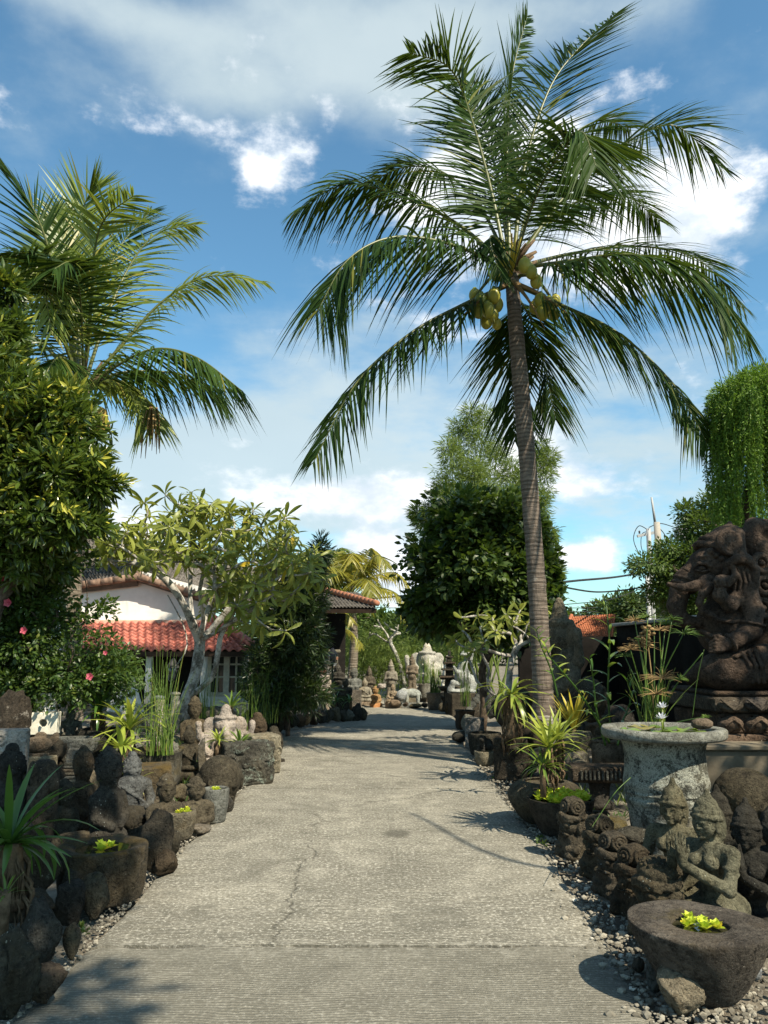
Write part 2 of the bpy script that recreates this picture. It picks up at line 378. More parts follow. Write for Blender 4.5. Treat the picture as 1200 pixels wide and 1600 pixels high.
def stone(name, dark, light, lichen=(.50, .49, .44), lich=.5, moss=0., rough=.93, sc=1., spots=.5, mossc=(.10, .085, .02)):
    t = NT(name); v = t.coords(); big = t.noise(v, 3.4*sc, 6, .65); mid = t.noise(v, 13*sc, 7, .75); fine = t.noise(v, 34*sc, 6, .8); grain = t.noise(v, 95*sc, 3, .7)
    tone = t.math('ADD', t.math('MULTIPLY', big, .40), t.math('ADD', t.math('MULTIPLY', mid, .35), t.math('MULTIPLY', fine, .25)))
    col = t.mix(t.step(tone, .38, .64), dark, light)
    col = t.mix(t.math('MULTIPLY', t.step(fine, .50, .36), .75), col, tuple(q*.45 for q in dark))                       # pores of the lava stone
    col = t.mix(t.math('MULTIPLY', t.step(grain, .56, .70), .45), col, tuple(min(1, q*1.7) for q in light))
    col = t.mix(t.math('MULTIPLY', t.step(t.noise(v, 2.1*sc, 5, .7), .50, .68), .24), col, (light[0]*1.05, light[1]*.86, light[2]*.58))   # rusty weathering
    lf = t.step(t.math('ADD', t.math('MULTIPLY', t.noise(v, 4.6*sc, 8, .78, .5), .72), t.math('ADD', t.math('MULTIPLY', fine, .28), t.math('MULTIPLY', t.math('SUBTRACT', t.math('FRACT', t.math('MULTIPLY', t.n('ShaderNodeObjectInfo').outputs['Random'], 3.77)), .5), .11))), .68-.13*lich, .745-.13*lich)
    lf = t.math('MULTIPLY', lf, t.step(grain, .30, .55)); col = t.mix(t.math('MULTIPLY', lf, .8), col, t.mix(fine, tuple(q*.55 for q in lichen), tuple(min(1, q*1.25) for q in lichen)))
    spm = t.step(t.noise(v, 4.2*sc, 3, .6), .50, .60)
    for vs_, th, k in ((21., .16, .5), (47., .22, .42)):                                                               # little white specks
        vo = t.n('ShaderNodeTexVoronoi', {'Vector': v, 'Scale': vs_*sc, 'Randomness': 1.}); sp = t.math('MULTIPLY', t.math('LESS_THAN', t.math('ADD', vo.outputs['Distance'], t.math('MULTIPLY', fine, .35)), th+.12), t.math('GREATER_THAN', t.n('ShaderNodeSeparateColor', {0: vo.outputs['Color']}).outputs[0], 1-k*spots))
        col = t.mix(t.math('MULTIPLY', t.math('MULTIPLY', sp, spm), .72), col, (.44, .43, .37))
    if moss:
        up = t.n('ShaderNodeSeparateXYZ', {0: t.n('ShaderNodeNewGeometry').outputs['Normal']}).outputs[2]
        mf = t.math('MULTIPLY', t.step(t.math('ADD', t.math('MULTIPLY', t.noise(v, 5*sc, 7, .75), .75), t.math('MULTIPLY', fine, .25)), .60-.22*moss, .72-.2*moss), t.step(up, -.5, .7)); col = t.mix(t.math('MULTIPLY', mf, .62), col, mossc)
    oi = t.n('ShaderNodeObjectInfo').outputs['Random']; col = t.mix(1., col, t.n('ShaderNodeCombineColor', {0: t.math('ADD', t.math('MULTIPLY', oi, .62), .56), 1: t.math('ADD', t.math('MULTIPLY', oi, .60), .57), 2: t.math('ADD', t.math('MULTIPLY', oi, .55), .58)}).outputs[0], 'MULTIPLY'); o2 = t.math('FRACT', t.math('MULTIPLY', oi, 7.31)); col = t.mix(1., col, t.n('ShaderNodeCombineColor', {0: t.math('ADD', t.math('MULTIPLY', o2, .16), .92), 1: t.math('SUBTRACT', 1.04, t.math('MULTIPLY', t.math('ABSOLUTE', t.math('SUBTRACT', o2, .4)), .16)), 2: t.math('SUBTRACT', 1.08, t.math('MULTIPLY', o2, .20))}).outputs[0], 'MULTIPLY')     # every stone its own shade
    pit = t.n('ShaderNodeTexVoronoi', {'Vector': v, 'Scale': 42*sc}).outputs['Distance']
    hgt = t.math('ADD', t.math('MULTIPLY', mid, .8), t.math('ADD', t.math('MULTIPLY', fine, .9), t.math('ADD', t.math('MULTIPLY', t.step(pit, 0., .4), .3), t.math('MULTIPLY', grain, .3))))
    return t.done(t.bsdf(col, rough, .18, t.bump(hgt, 1., .03)))
def leafmat(name, a, b, c=None, cth=.8, trans=.30, rough=.42, spec=.5, tc=None):
    t = NT(name); r = t.attr(); col = t.mix(r, a, b)
    if c is not None: col = t.mix(t.step(r, cth, min(1, cth+.12)), col, c)
    v = t.coords(False); col = t.mix(t.math('MULTIPLY', t.noise(v, 9., 3), .5), col, t.mix(.5, col, (.5, .5, .2), 'MULTIPLY'))
    p = t.bsdf(col, rough, spec); tr = t.n('ShaderNodeBsdfTranslucent', {'Color': t.mix(.5, col, tc or (.22, .34, .03))}).outputs[0]
    return t.done(t.n('ShaderNodeMixShader', {0: trans, 1: p, 2: tr}).outputs[0])
def plain(name, col, rough=.7, spec=.3, var=.25, sc=8., bump=.3, d=.01, metal=0., rnd=0.):
    t = NT(name); v = t.coords(); n = t.noise(v, sc, 5, .65); f = t.noise(v, sc*7, 4, .7)
    c = t.mix(t.step(n, .3, .75), tuple(q*(1-var) for q in col), tuple(min(1, q*(1+var*.6)) for q in col))
    if rnd: oi = t.n('ShaderNodeObjectInfo').outputs['Random']; k = t.math('ADD', t.math('MULTIPLY', oi, rnd), 1-rnd*.6); c = t.mix(1., c, t.n('ShaderNodeCombineColor', {0: k, 1: k, 2: k}).outputs[0], 'MULTIPLY'); c = t.mix(t.math('MULTIPLY', t.step(t.noise(t.n('ShaderNodeNewGeometry').outputs['Position'], 2.2, 6, .75), .54, .70), .6), c, (.07, .055, .045))
    return t.done(t.bsdf(c, rough, spec, t.bump(t.math('ADD', n, t.math('MULTIPLY', f, .5)), bump, d), Metallic=metal))
M = {}
M['andesite'] = stone('dark_andesite', (.022, .0185, .014), (.092, .079, .060), lich=.45, spots=.8)
M['lavastone'] = stone('brown_lava_stone', (.028, .022, .0145), (.125, .099, .066), lich=.25, spots=.5, moss=.15)
M['olive'] = stone('olive_weathered_stone', (.055, .049, .030), (.22, .195, .13), lich=.2, spots=.3, moss=.2, mossc=(.09, .09, .035))
M['ganesha'] = stone('dark_carved_stone', (.035, .0275, .0215), (.155, .122, .095), lich=.12, spots=.25, sc=.8, lichen=(.30, .27, .23))
M['sand'] = stone('tan_sandstone', (.11, .09, .064), (.32, .27, .20), lich=.3, spots=.2)
M['tan'] = M['sand']
M['white'] = stone('pale_limestone', (.20, .195, .18), (.46, .45, .42), lich=.2, spots=.1)
M['grey'] = stone('grey_weathered_stone', (.055, .052, .045), (.22, .212, .185), lich=.4, spots=.3)
M['lichen'] = stone('lichen_crusted_stone', (.03, .026, .02), (.105, .093, .07), lichen=(.29, .32, .25), lich=1.1, spots=.6)
M['urn'] = stone('white_stained_urn_stone', (.04, .037, .031), (.21, .20, .17), lichen=(.56, .54, .47), lich=1.95, spots=.5, sc=1.3)
M['urnrim'] = stone('pale_urn_rim_stone', (.13, .125, .11), (.44, .43, .39), lich=.4, spots=.3, sc=1.4)
M['mossy'] = stone('moss_stained_stone', (.034, .029, .02), (.15, .132, .10), lich=.2, moss=.8, spots=.3, mossc=(.13, .085, .016))
M['bowl'] = stone('rough_grey_bowl_stone', (.05, .046, .039), (.20, .188, .16), lich=.95, spots=.3, lichen=(.34, .32, .27), moss=.2, sc=.9)
M['orange'] = stone('orange_stone', (.30, .15, .06), (.52, .33, .17), lich=.2, spots=.1)
M['brick'] = stone('worn_red_brick', (.20, .08, .05), (.42, .26, .19), lich=.8, spots=.2, lichen=(.5, .47, .42))
M['terracotta'] = plain('terracotta', (.33, .14, .08), .85, .2)
M['water'] = None
def special():
    t = NT('still_water'); v = t.coords(False)
    M['water'] = t.done(t.bsdf(t.mix(t.noise(v, 12., 3), (.012, .014, .008), (.035, .03, .012)), .04, .5, t.bump(t.noise(v, 6., 2), .05, .005)))
    # broom-finished concrete: fine ridges across the road, stains, cracks
    t = NT('brushed_concrete'); v = t.n('ShaderNodeTexCoord').outputs['Object']; rr = t.attr()
    wv0 = t.n('ShaderNodeVectorMath', {0: v, 1: t.n('ShaderNodeCombineXYZ', {1: t.math('MULTIPLY', t.noise(v, 1.1, 4, .6), .16)}).outputs[0]}, operation='ADD').outputs[0]
    br = t.noise(t.n('ShaderNodeMapping', {'Vector': wv0, 'Scale': (2.6, 46., 1)}).outputs[0], 1.5, 6, .75, .2); br2 = t.noise(t.n('ShaderNodeMapping', {'Vector': wv0, 'Scale': (.8, 6., 1)}).outputs[0], 1.6, 6, .72, .5)
    big = t.noise(v, .9, 6, .65); mid = t.noise(v, 5., 7, .75); fin = t.noise(v, 42., 5, .8); gr = t.noise(v, 130., 3, .8)
    wv = t.n('ShaderNodeTexWave', {'Vector': wv0, 'Scale': 13.5, 'Distortion': 2.2, 'Detail': 4, 'Detail Scale': 3.5, 'Detail Roughness': .7}, bands_direction='Y').outputs[1]
    ys0 = t.n('ShaderNodeSeparateXYZ', {0: v}).outputs[1]; worn = t.step(t.noise(v, 1.3, 6, .7, .4), .34, .58)
    col = t.mix(t.step(big, .30, .70), (.195, .181, .145), (.312, .290, .232)); col = t.mix(t.math('MULTIPLY', t.step(mid, .36, .70), .38), col, (.45, .42, .34)); col = t.mix(t.math('MULTIPLY', t.step(mid, .52, .34), .42), col, (.19, .175, .135))
    col = t.mix(t.math('MULTIPLY', t.step(br2, .46, .62), .34), col, (.15, .14, .11)); col = t.mix(t.math('MULTIPLY', t.math('MULTIPLY', t.step(br, .48, .58), worn), .80), col, (.10, .094, .074))
    col = t.mix(t.math('MULTIPLY', t.math('MULTIPLY', t.step(wv, .55, .2), t.math('MAXIMUM', worn, t.step(ys0, 5.6, 4.4))), .62), col, (.085, .08, .062)); col = t.mix(t.math('MULTIPLY', t.step(fin, .50, .40), .68), col, (.115, .107, .082)); col = t.mix(t.math('MULTIPLY', t.step(fin, .52, .64), .60), col, (.66, .63, .54))
    col = t.mix(t.math('MULTIPLY', t.step(t.noise(v, 30., 3, .8), .665, .72), .6), col, (.60, .58, .52))
    col = t.mix(t.math('MULTIPLY', t.step(t.noise(v, 1.6, 7, .75, .7), .52, .66), .55), col, (.11, .104, .082)); sp_ = t.math('MULTIPLY', t.step(t.math('ABSOLUTE', t.math('SUBTRACT', ys0, 4.55)), .20, .02), t.step(t.noise(v, 9., 6, .75, .5), .50, .60)); col = t.mix(t.math('MULTIPLY', sp_, .75), col, (.42, .395, .33)); sp_ = t.math('MULTIPLY', t.step(t.math('ABSOLUTE', t.math('SUBTRACT', ys0, 4.66)), .30, .02), t.step(t.noise(v, 5., 6, .75, .5), .52, .64)); col = t.mix(t.math('MULTIPLY', sp_, .6), col, (.07, .066, .052))
    ys = t.n('ShaderNodeSeparateXYZ', {0: v}); near = t.step(t.math('ADD', ys.outputs[1], t.math('MULTIPLY', t.noise(v, 2.2, 6, .7), .35)), 4.84, 4.74); col = t.mix(t.math('MULTIPLY', near, .60), col, t.mix(mid, (.075, .07, .055), (.22, .207, .165)))      # the older, dirtier first slab
    st = t.n('ShaderNodeVectorMath', {0: t.n('ShaderNodeVectorMath', {0: v, 1: (-.11, -7.2, 0)}, operation='ADD').outputs[0], 1: (1/.15, 1/.16, 0)}, operation='MULTIPLY').outputs[0]
    sl_ = t.n('ShaderNodeVectorMath', {0: st}, operation='LENGTH').outputs['Value']; col = t.mix(t.math('MULTIPLY', t.step(t.math('ADD', sl_, t.math('MULTIPLY', mid, .9)), 1.6, .9), .72), col, (.075, .07, .055))      # oil stain
    wob = t.n('ShaderNodeVectorMath', {0: v, 1: t.n('ShaderNodeCombineXYZ', {0: t.math('MULTIPLY', t.noise(v, 2.5, 6, .75), .9), 1: t.math('MULTIPLY', t.noise(v, 1.9, 6, .75), .9)}).outputs[0]}, operation='ADD').outputs[0]
    ck = t.n('ShaderNodeTexVoronoi', {'Vector': wob, 'Scale': .36}, feature='DISTANCE_TO_EDGE').outputs['Distance']
    xx = t.math('SUBTRACT', t.math('ADD', ys.outputs[0], .60), t.math('MULTIPLY', t.math('SUBTRACT', t.noise(t.n('ShaderNodeMapping', {'Vector': v, 'Scale': (.2, 1.5, 1)}).outputs[0], 1.6, 6, .7), .5), .55))
    lc = t.math('MULTIPLY', t.step(t.math('ABSOLUTE', xx), .010, .003), t.math('MULTIPLY', t.step(ys.outputs[1], 4.6, 4.7), t.step(ys.outputs[1], 7.4, 6.6)))
    cf = t.math('MAXIMUM', lc, t.math('MULTIPLY', t.step(ck, .005, .0015), t.math('MULTIPLY', t.step(ys.outputs[1], 6.5, 7.), t.step(t.noise(v, .9, 2), .54, .62)))); col = t.mix(t.math('MULTIPLY', cf, .55), col, (.06, .055, .042))
    col = t.mix(t.math('MULTIPLY', t.math('SUBTRACT', rr, .5), .5, True), col, (.46, .44, .37))
    h = t.math('ADD', t.math('ADD', t.math('MULTIPLY', wv, .35), t.math('MULTIPLY', br, .6)), t.math('SUBTRACT', t.math('ADD', t.math('MULTIPLY', fin, .8), t.math('MULTIPLY', gr, .3)), t.math('MULTIPLY', cf, 1.)))
    M['concrete'] = t.done(t.bsdf(col, .9, .2, t.bump(h, .8, .014)))
    t = NT('bare_earth'); v = t.n('ShaderNodeTexCoord').outputs['Object']
    col = t.mix(t.step(t.noise(v, 3., 6, .7), .3, .7), (.085, .072, .054), (.24, .212, .165)); col = t.mix(t.step(t.noise(v, 45., 3, .7), .55, .7), col, (.34, .31, .26))
    M['earth'] = t.done(t.bsdf(col, .95, .15, t.bump(t.noise(v, 40., 5, .7), .9, .03)))
    t = NT('limestone_gravel'); r = t.attr()
    col = t.mix(r, (.10, .090, .07), (.30, .275, .22)); col = t.mix(t.step(r, .95, .99), col, (.5, .47, .40))
    M['gravel'] = t.done(t.bsdf(t.mix(.3, col, t.mix(t.noise(t.coords(False), 90., 3), (0, 0, 0), (1, 1, 1)), 'OVERLAY'), .9, .2))
    # coconut bark: ring scars
    def bark(name, a, b, rs, pale=.5):
        t = NT(name); v = t.coords(False); sp = t.n('ShaderNodeSeparateXYZ', {0: v}); w = t.noise(v, 5., 4)
        rg = t.n('ShaderNodeTexWave', {'Vector': v, 'Scale': rs, 'Distortion': 2.4, 'Detail': 3, 'Detail Scale': 1.8}, bands_direction='Z').outputs[1]
        f = t.noise(t.n('ShaderNodeMapping', {'Vector': v, 'Scale': (3, 3, 40)}).outputs[0], 1., 4, .7); sv = t.noise(t.n('ShaderNodeMapping', {'Vector': v, 'Scale': (30, 30, 5)}).outputs[0], 1., 4, .7)
        col = t.mix(t.step(t.math('ADD', t.math('MULTIPLY', rg, .16), t.math('MULTIPLY', f, .84)), .25, .72), a, b); col = t.mix(t.math('MULTIPLY', t.step(sv, .5, .7), .5), col, a)
        col = t.mix(t.math('MULTIPLY', t.step(t.noise(v, 7., 6, .75), .58, .66), pale), col, (.42, .41, .37))
        return t.done(t.bsdf(col, .92, .15, t.bump(t.math('ADD', t.math('ADD', t.math('MULTIPLY', rg, .15), t.math('MULTIPLY', f, 1.4)), sv), .8, .02)))
    M['palmbark'] = bark('coconut_bark', (.06, .047, .037), (.21, .17, .137), 5.2, .25)
    M['palmbark_b'] = bark('grey_palm_bark', (.06, .048, .036), (.24, .20, .155), 4., .4)
    M['palmbase'] = bark('pale_palm_base', (.07, .06, .05), (.30, .28, .25), 7., 1.)
    t = NT('frangipani_bark'); v = t.coords(False); col = t.mix(t.step(t.noise(v, 9., 6, .7), .34, .62), (.09, .078, .062), (.42, .40, .36)); col = t.mix(t.step(t.noise(v, 30., 4, .7), .58, .68), col, (.10, .09, .075))
    M['paleb'] = t.done(t.bsdf(col, .85, .2, t.bump(t.noise(v, 40., 4), .5, .01)))
    M['bark'] = plain('dark_bark', (.10, .075, .055), .95, .1, .5, 14., .8, .02)
    M['fibre'] = plain('dry_leaf_fibre', (.15, .105, .065), .9, .1, .5, 18., .8, .02)
special()
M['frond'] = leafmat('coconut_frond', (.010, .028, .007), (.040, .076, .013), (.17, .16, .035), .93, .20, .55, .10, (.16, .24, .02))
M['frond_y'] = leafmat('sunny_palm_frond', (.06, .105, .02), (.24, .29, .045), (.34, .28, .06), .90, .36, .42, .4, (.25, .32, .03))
M['frond_gold'] = leafmat('golden_palm_frond', (.12, .14, .02), (.36, .31, .045), None, 1, .35, .4, .4, (.4, .36, .04))
M['rachis'] = leafmat('palm_rachis', (.07, .09, .022), (.14, .14, .04), None, 1, .05, .4, .4)
M['frangi'] = leafmat('frangipani_leaf', (.12, .155, .03), (.34, .36, .075), (.52, .36, .03), .95, .36, .42, .4, (.38, .42, .05))
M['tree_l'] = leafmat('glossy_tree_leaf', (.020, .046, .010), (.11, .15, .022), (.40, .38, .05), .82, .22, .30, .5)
M['hibiscus'] = leafmat('hibiscus_leaf', (.020, .048, .012), (.075, .12, .022), (.17, .19, .04), .93, .28, .42, .4)
M['dark_l'] = leafmat('dark_round_leaf', (.014, .034, .009), (.075, .115, .024), (.22, .26, .04), .95, .24, .42, .3)
M['oleander'] = leafmat('oleander_leaf', (.010, .024, .008), (.040, .066, .018), None, 1, .15, .36, .5)
M['bamboo'] = leafmat('bamboo_leaf', (.075, .125, .03), (.21, .27, .065), None, 1, .38, .5, .3, (.28, .36, .05))
M['willow'] = leafmat('hanging_creeper_leaf', (.06, .13, .014), (.19, .31, .035), None, 1, .35, .5, .3, (.20, .36, .03))
M['wood_l'] = leafmat('woodland_leaf', (.028, .055, .014), (.10, .15, .03), (.22, .24, .05), .9, .25, .5, .3)
M['far_l'] = leafmat('far_tree_leaf', (.030, .055, .018), (.075, .11, .035), None, 1, .2, .55, .3)
M['strap'] = leafmat('strap_leaf', (.05, .11, .018), (.17, .25, .045), (.30, .32, .06), .85, .30, .34, .5, (.3, .4, .04))
M['strap_y'] = leafmat('variegated_strap_leaf', (.15, .23, .035), (.38, .41, .07), None, 1, .30, .34, .5, (.45, .5, .05))
M['strap_d'] = leafmat('dark_strap_leaf', (.028, .075, .014), (.09, .17, .03), None, 1, .3, .3, .55, (.15, .3, .03))
M['croton'] = leafmat('golden_croton_leaf', (.30, .25, .02), (.52, .42, .05), None, 1, .35, .4, .4, (.6, .5, .05))
M['reed'] = leafmat('green_reed', (.055, .11, .018), (.17, .25, .045), (.35, .31, .07), .9, .2, .4, .4, (.2, .32, .03))
M['dry'] = leafmat('dry_leaf', (.19, .12, .055), (.38, .26, .12), None, 1, .2, .7, .2, (.4, .25, .1))
M['lettuce'] = leafmat('water_lettuce', (.38, .50, .03), (.68, .70, .07), (.65, .50, .03), .85, .35, .5, .3, (.6, .7, .08))
M['pad'] = leafmat('lily_pad', (.06, .13, .02), (.20, .27, .04), (.33, .19, .05), .8, .15, .3, .5)
M['petal_w'] = leafmat('lily_petal', (.62, .62, .72), (.75, .75, .82), None, 1, .3, .5, .3, (.8, .8, .9))
M['petal_p'] = leafmat('hibiscus_petal', (.52, .07, .13), (.68, .17, .22), None, 1, .35, .5, .3, (.8, .2, .25))
M['coconut'] = leafmat('green_coconut', (.24, .24, .03), (.46, .40, .07), (.16, .2, .03), .8, .0, .4, .4)
M['coconut_o'] = plain('yellow_coconut', (.50, .35, .10), .5, .4, .2)
M['plaster'] = plain('white_plaster', (.78, .75, .71), .85, .2, .14, 1.6, .1)
M['cream'] = plain('cream_painted_wood', (.58, .55, .45), .6, .3, .2, 12., .2)
M['ridge'] = plain('weathered_ridge_tile', (.22, .145, .105), .9, .2, .5, 6., .5)
M['trim'] = plain('pinkish_trim', (.62, .40, .30), .8, .2, .15)
M['redtile'] = plain('red_roof_tile', (.50, .165, .12), .7, .3, .5, 9., .4, rnd=.45)
M['greytile'] = plain('grey_roof_tile', (.125, .112, .098), .9, .2, .45, 3., .6, .02)
M['orangetile'] = plain('orange_roof_tile', (.36, .13, .065), .85, .2, .3, 3., .5)
M['darkwood'] = plain('dark_wood', (.05, .032, .022), .8, .2, .4)
M['shadefill'] = plain('painted_interior_shade', (.018, .016, .014), .9, .1)  # shade of an unlit room put into the colour
M['glass'] = plain('window_glass', (.035, .04, .042), .08, .6, .2, 3., .02)
M['beige'] = plain('stained_beige_render', (.17, .145, .105), .92, .15, .35, 3., .5)
M['blackwall'] = plain('near_black_wall', (.014, .0125, .0115), .95, .12, .5, 2.5, .5)  # mottled near-black colour of the garden wall and its return
M['metal'] = plain('galvanised_pole', (.33, .33, .325), .6, .4, .2, 5.)
M['cable'] = plain('black_cable', (.02, .02, .02), .6, .3)
M['conpole'] = plain('concrete_pole', (.33, .305, .265), .9, .2, .2, 6.)
M['iron'] = plain('dark_iron', (.03, .028, .027), .6, .4)
# ------------------------------------------------------------------ ground and road
ROAD = np.array([(-6, -1.66, 1.2), (0, -1.64, 1.2), (3.7, -1.62, 1.21), (4.5, -1.59, 1.24), (5.9, -1.61, 1.28), (7.0, -1.62, 1.31), (8.7, -1.62, 1.32), (10.95, -1.62, 1.31), (12.95, -1.62, 1.33), (14.3, -1.78, 1.35),
                 (15.6, -1.9, 1.46), (16.9, -1.33, 1.56), (18.7, -.42, 1.62), (20.5, -.4, 1.6), (22.3, -1.6, 1.55), (24, -4.0, 1.5), (27, -8.0, .8)])
def road_l(Y): return np.interp(Y, ROAD[:, 0], ROAD[:, 1])
def road_r(Y): return np.interp(Y, ROAD[:, 0], ROAD[:, 2])
def bank(x, y):
    """the beds beside the road stand a little higher than it farther in"""
    x, y = np.asarray(x, float), np.asarray(y, float)
    dl = np.clip((road_l(y)-.35-x)/1.2, 0, 1); dr = np.clip((x-road_r(y)-.5)/1.4, 0, 1)
    k = np.clip((y-7.5)/3.5, 0, 1)*np.clip((24-y)/3, 0, 1)
    return (.42*dl*dl*(3-2*dl)+.25*dr*dr*(3-2*dr))*k
def ground():
    xs = np.concatenate((np.linspace(-900, -40, 12), np.linspace(-30, -8, 14), np.arange(-7.5, 7.6, .25), np.linspace(8, 30, 14), np.linspace(40, 900, 12)))
    ys = np.concatenate((np.linspace(-300, -20, 6), np.linspace(-12, 2, 10), np.arange(2.25, 26, .25), np.linspace(27, 60, 16), np.linspace(80, 1500, 10)))
    X, Y = np.meshgrid(xs, ys, indexing='ij'); p = np.stack((X.ravel(), Y.ravel(), 0*X.ravel()), 1)
    z = bank(p[:, 0], p[:, 1]); off = ~((p[:, 0] > road_l(p[:, 1])-.1) & (p[:, 0] < road_r(p[:, 1])+.1)); z = z+off*.05*fbm(p*1.3, 3)-.075
    p[:, 2] = z; nx, ny = len(xs), len(ys); i = np.arange(nx-1)[:, None]*ny; j = np.arange(ny-1)[None]
    q = np.stack((i+j, i+ny+j, i+ny+j+1, i+j+1), -1).reshape(-1, 4)
    MB().add(p, [q], 0.).build('ground', M['earth'], kind='structure')
ground()
def road():
    root = link('road', None, kind='structure')
    cuts = [-6, -.2, 4.61, 9.41, 12.1, 14.3, 16.4, 19, 22, 27]
    for a, b in zip(cuts[:-1], cuts[1:]):
        n = max(6, int((b-a)/.07)) if a < 9.3 else 20
        yy = np.linspace(a+.016, b-.016, n); g = .004*random.uniform(-1, 1); k = 34
        lx = road_l(yy)+.035*fbm(np.stack((yy*2.2, yy*0, yy*0), 1), 3); rx = road_r(yy)+.06*fbm(np.stack((yy*1.7, yy*0+9, yy*0), 1), 3)
        u = np.linspace(0, 1, k); X = lx[:, None]*(1-u)+rx[:, None]*u; Y = np.repeat(yy[:, None], k, 1)
        Y = Y+.035*fbm(np.stack((X.ravel()*2.2, X.ravel()*0+a, X.ravel()*0), 1), 3).reshape(X.shape)*((np.arange(n) == 0) | (np.arange(n) == n-1))[:, None]
        p3 = np.stack((X.ravel(), Y.ravel(), 0*X.ravel()), 1); Z = g+.006*fbm(p3*.9, 2)+.004*fbm(p3*6, 2)
        edge = np.minimum(u, 1-u); Z = Z.reshape(n, k)-.02*np.exp(-(edge/.012)**2)[None]
        top = np.stack((X, Y, Z), -1)
        i = np.arange(n-1)[:, None]*k; j = np.arange(k-1)[None]; q = np.stack((i+j, i+j+1, i+k+j+1, i+k+j), -1).reshape(-1, 4)
        mb = MB(); mb.add(top.reshape(-1, 3), [q], random.uniform(.35, .62))
        for rim, fl in ((top[:, 0], 0), (top[:, -1], 1), (top[0], 1), (top[-1], 0)):
            lo = rim.copy(); lo[:, 2] = -.12; m = len(rim); ii = np.arange(m-1)
            f = np.stack((ii, ii+1, ii+1+m, ii+m), 1); f = f if fl else f[:, ::-1]; mb.add(np.vstack((rim, lo)), [f], .4, smooth=False)
        mb.build('concrete_slab', M['concrete'], root)
road()
def gravel():
    mb = MB(); v, f = ICO[1]
    def strew(n, xf, y0, y1, big=1.):
        for _ in range(n):
            y = y0+(y1-y0)*random.random()**1.6; x = xf(y); s = random.choice((.007, .009, .011, .013, .016, .022))*big*random.uniform(.8, 1.3)
            w = v*(s*np.array((random.uniform(.7, 1.4), random.uniform(.7, 1.3), random.uniform(.5, .9))))*(1+.35*fbm(v*1.7+random.random()*99, 1))[:, None]
            z = float(bank(x, y)); on = road_l(y) < x < road_r(y)
            mb.add(w+(x, y, z+(.004 if on else -.02+random.random()*.03)), [f], random.random()**1.4, smooth=False)
    strew(4600, lambda y: road_r(y)+random.choice((random.uniform(-.04, .55), random.gauss(.12, .10))), 2.6, 12, .78)
    strew(2200, lambda y: road_l(y)-abs(random.gauss(.0, .09))+.02, 2.6, 12, .62)
    strew(110, lambda y: road_r(y)-abs(random.gauss(0, .07)), 2.6, 10, .5)
    strew(1100, lambda y: random.uniform(1.1, 2.4), 3.0, 4.4, .9)
    mb.build('gravel', M['gravel'], kind='stuff', label='grey limestone gravel strewn along both edges of the road', cat='gravel')
gravel()
# ------------------------------------------------------------------ leaves, trees, palms
def leaves(mb, pos, d, up, L, W, r=None, fold=.25, curl=.12, fine=True, mi=0):
    """leaf-sized faces: each leaf a folded blade from pos along d, its upper side towards up"""
    n = len(pos); d = nrm(d); s = nrm(np.cross(d, up)); u = np.cross(s, d)
    L = np.broadcast_to(L, (n,))[:, None]; W = np.broadcast_to(W, (n,))[:, None]
    r = rng.random(n) if r is None else r
    if fine:
        st = [(0, 0, 0), (.34, -.5, fold*.5), (.34, .5, fold*.5), (.45, 0, 0), (.72, -.34, fold*.3-.3*curl), (.72, .34, fold*.3-.3*curl), (1, 0, -curl)]
        f = np.array([(0, 3, 1), (0, 2, 3), (1, 3, 4), (3, 2, 5), (3, 6, 4), (3, 5, 6)])
    else:
        st = [(0, 0, 0), (.45, -.5, fold*.5), (.45, .5, fold*.5), (1, 0, -curl)]; f = np.array([(0, 3, 1), (0, 2, 3)])
    k = len(st)
    V = np.stack([pos+d*L*a+s*W*b+u*W*c for a, b, c in st], 1).reshape(-1, 3)
    Fq = (np.arange(n)[:, None, None]*k+f[None]).reshape(-1, 3)
    mb.add(V, [Fq], np.repeat(r, k), mi, smooth=False); return mb
def rdir(n): return nrm(rng.normal(size=(n, 3)))
def clumps(mb, cen, out, n, rad, L, W, up=.6, fine=True, rr=None, fold=.25, droop=0., mi=0):
    """whorls of leaves: n leaves round each clump centre, pointing outward"""
    m = len(cen); c = np.repeat(cen, n, 0); o = np.repeat(nrm(out), n, 0); q = rdir(m*n)
    pos = c+q*rad*rng.random((m*n, 1))**.5; d = nrm(q*.9+o*.75+np.array((0, 0, -droop)))
    nn = nrm(rng.normal(size=(m*n, 3))*.45+np.array((0, 0, up))+o*.35)
    base = np.repeat(rng.random(m), n) if rr is None else np.repeat(rr, n)
    r = np.clip(base*.65+rng.random(m*n)*.35, 0, 1)
    sc = rng.uniform(.65, 1.25, m*n); return leaves(mb, pos, d, nn, L*sc, W*sc, r, fold, .15, fine, mi)
def shell(cen, rad, n, thick=.35, frq=2.2, amp=.35, seed=0, lowcut=-1.):
    """points through the outer part of a lumpy ellipsoid, with bays and bulges"""
    q = rdir(int(n*1.6)); q = q[q[:, 2] > lowcut][:n]; k = 1+amp*fbm(q*frq+seed, 3)
    t = 1-thick*rng.random(len(q))**1.3; return np.asarray(cen)+q*np.asarray(rad)*(k*t)[:, None], q
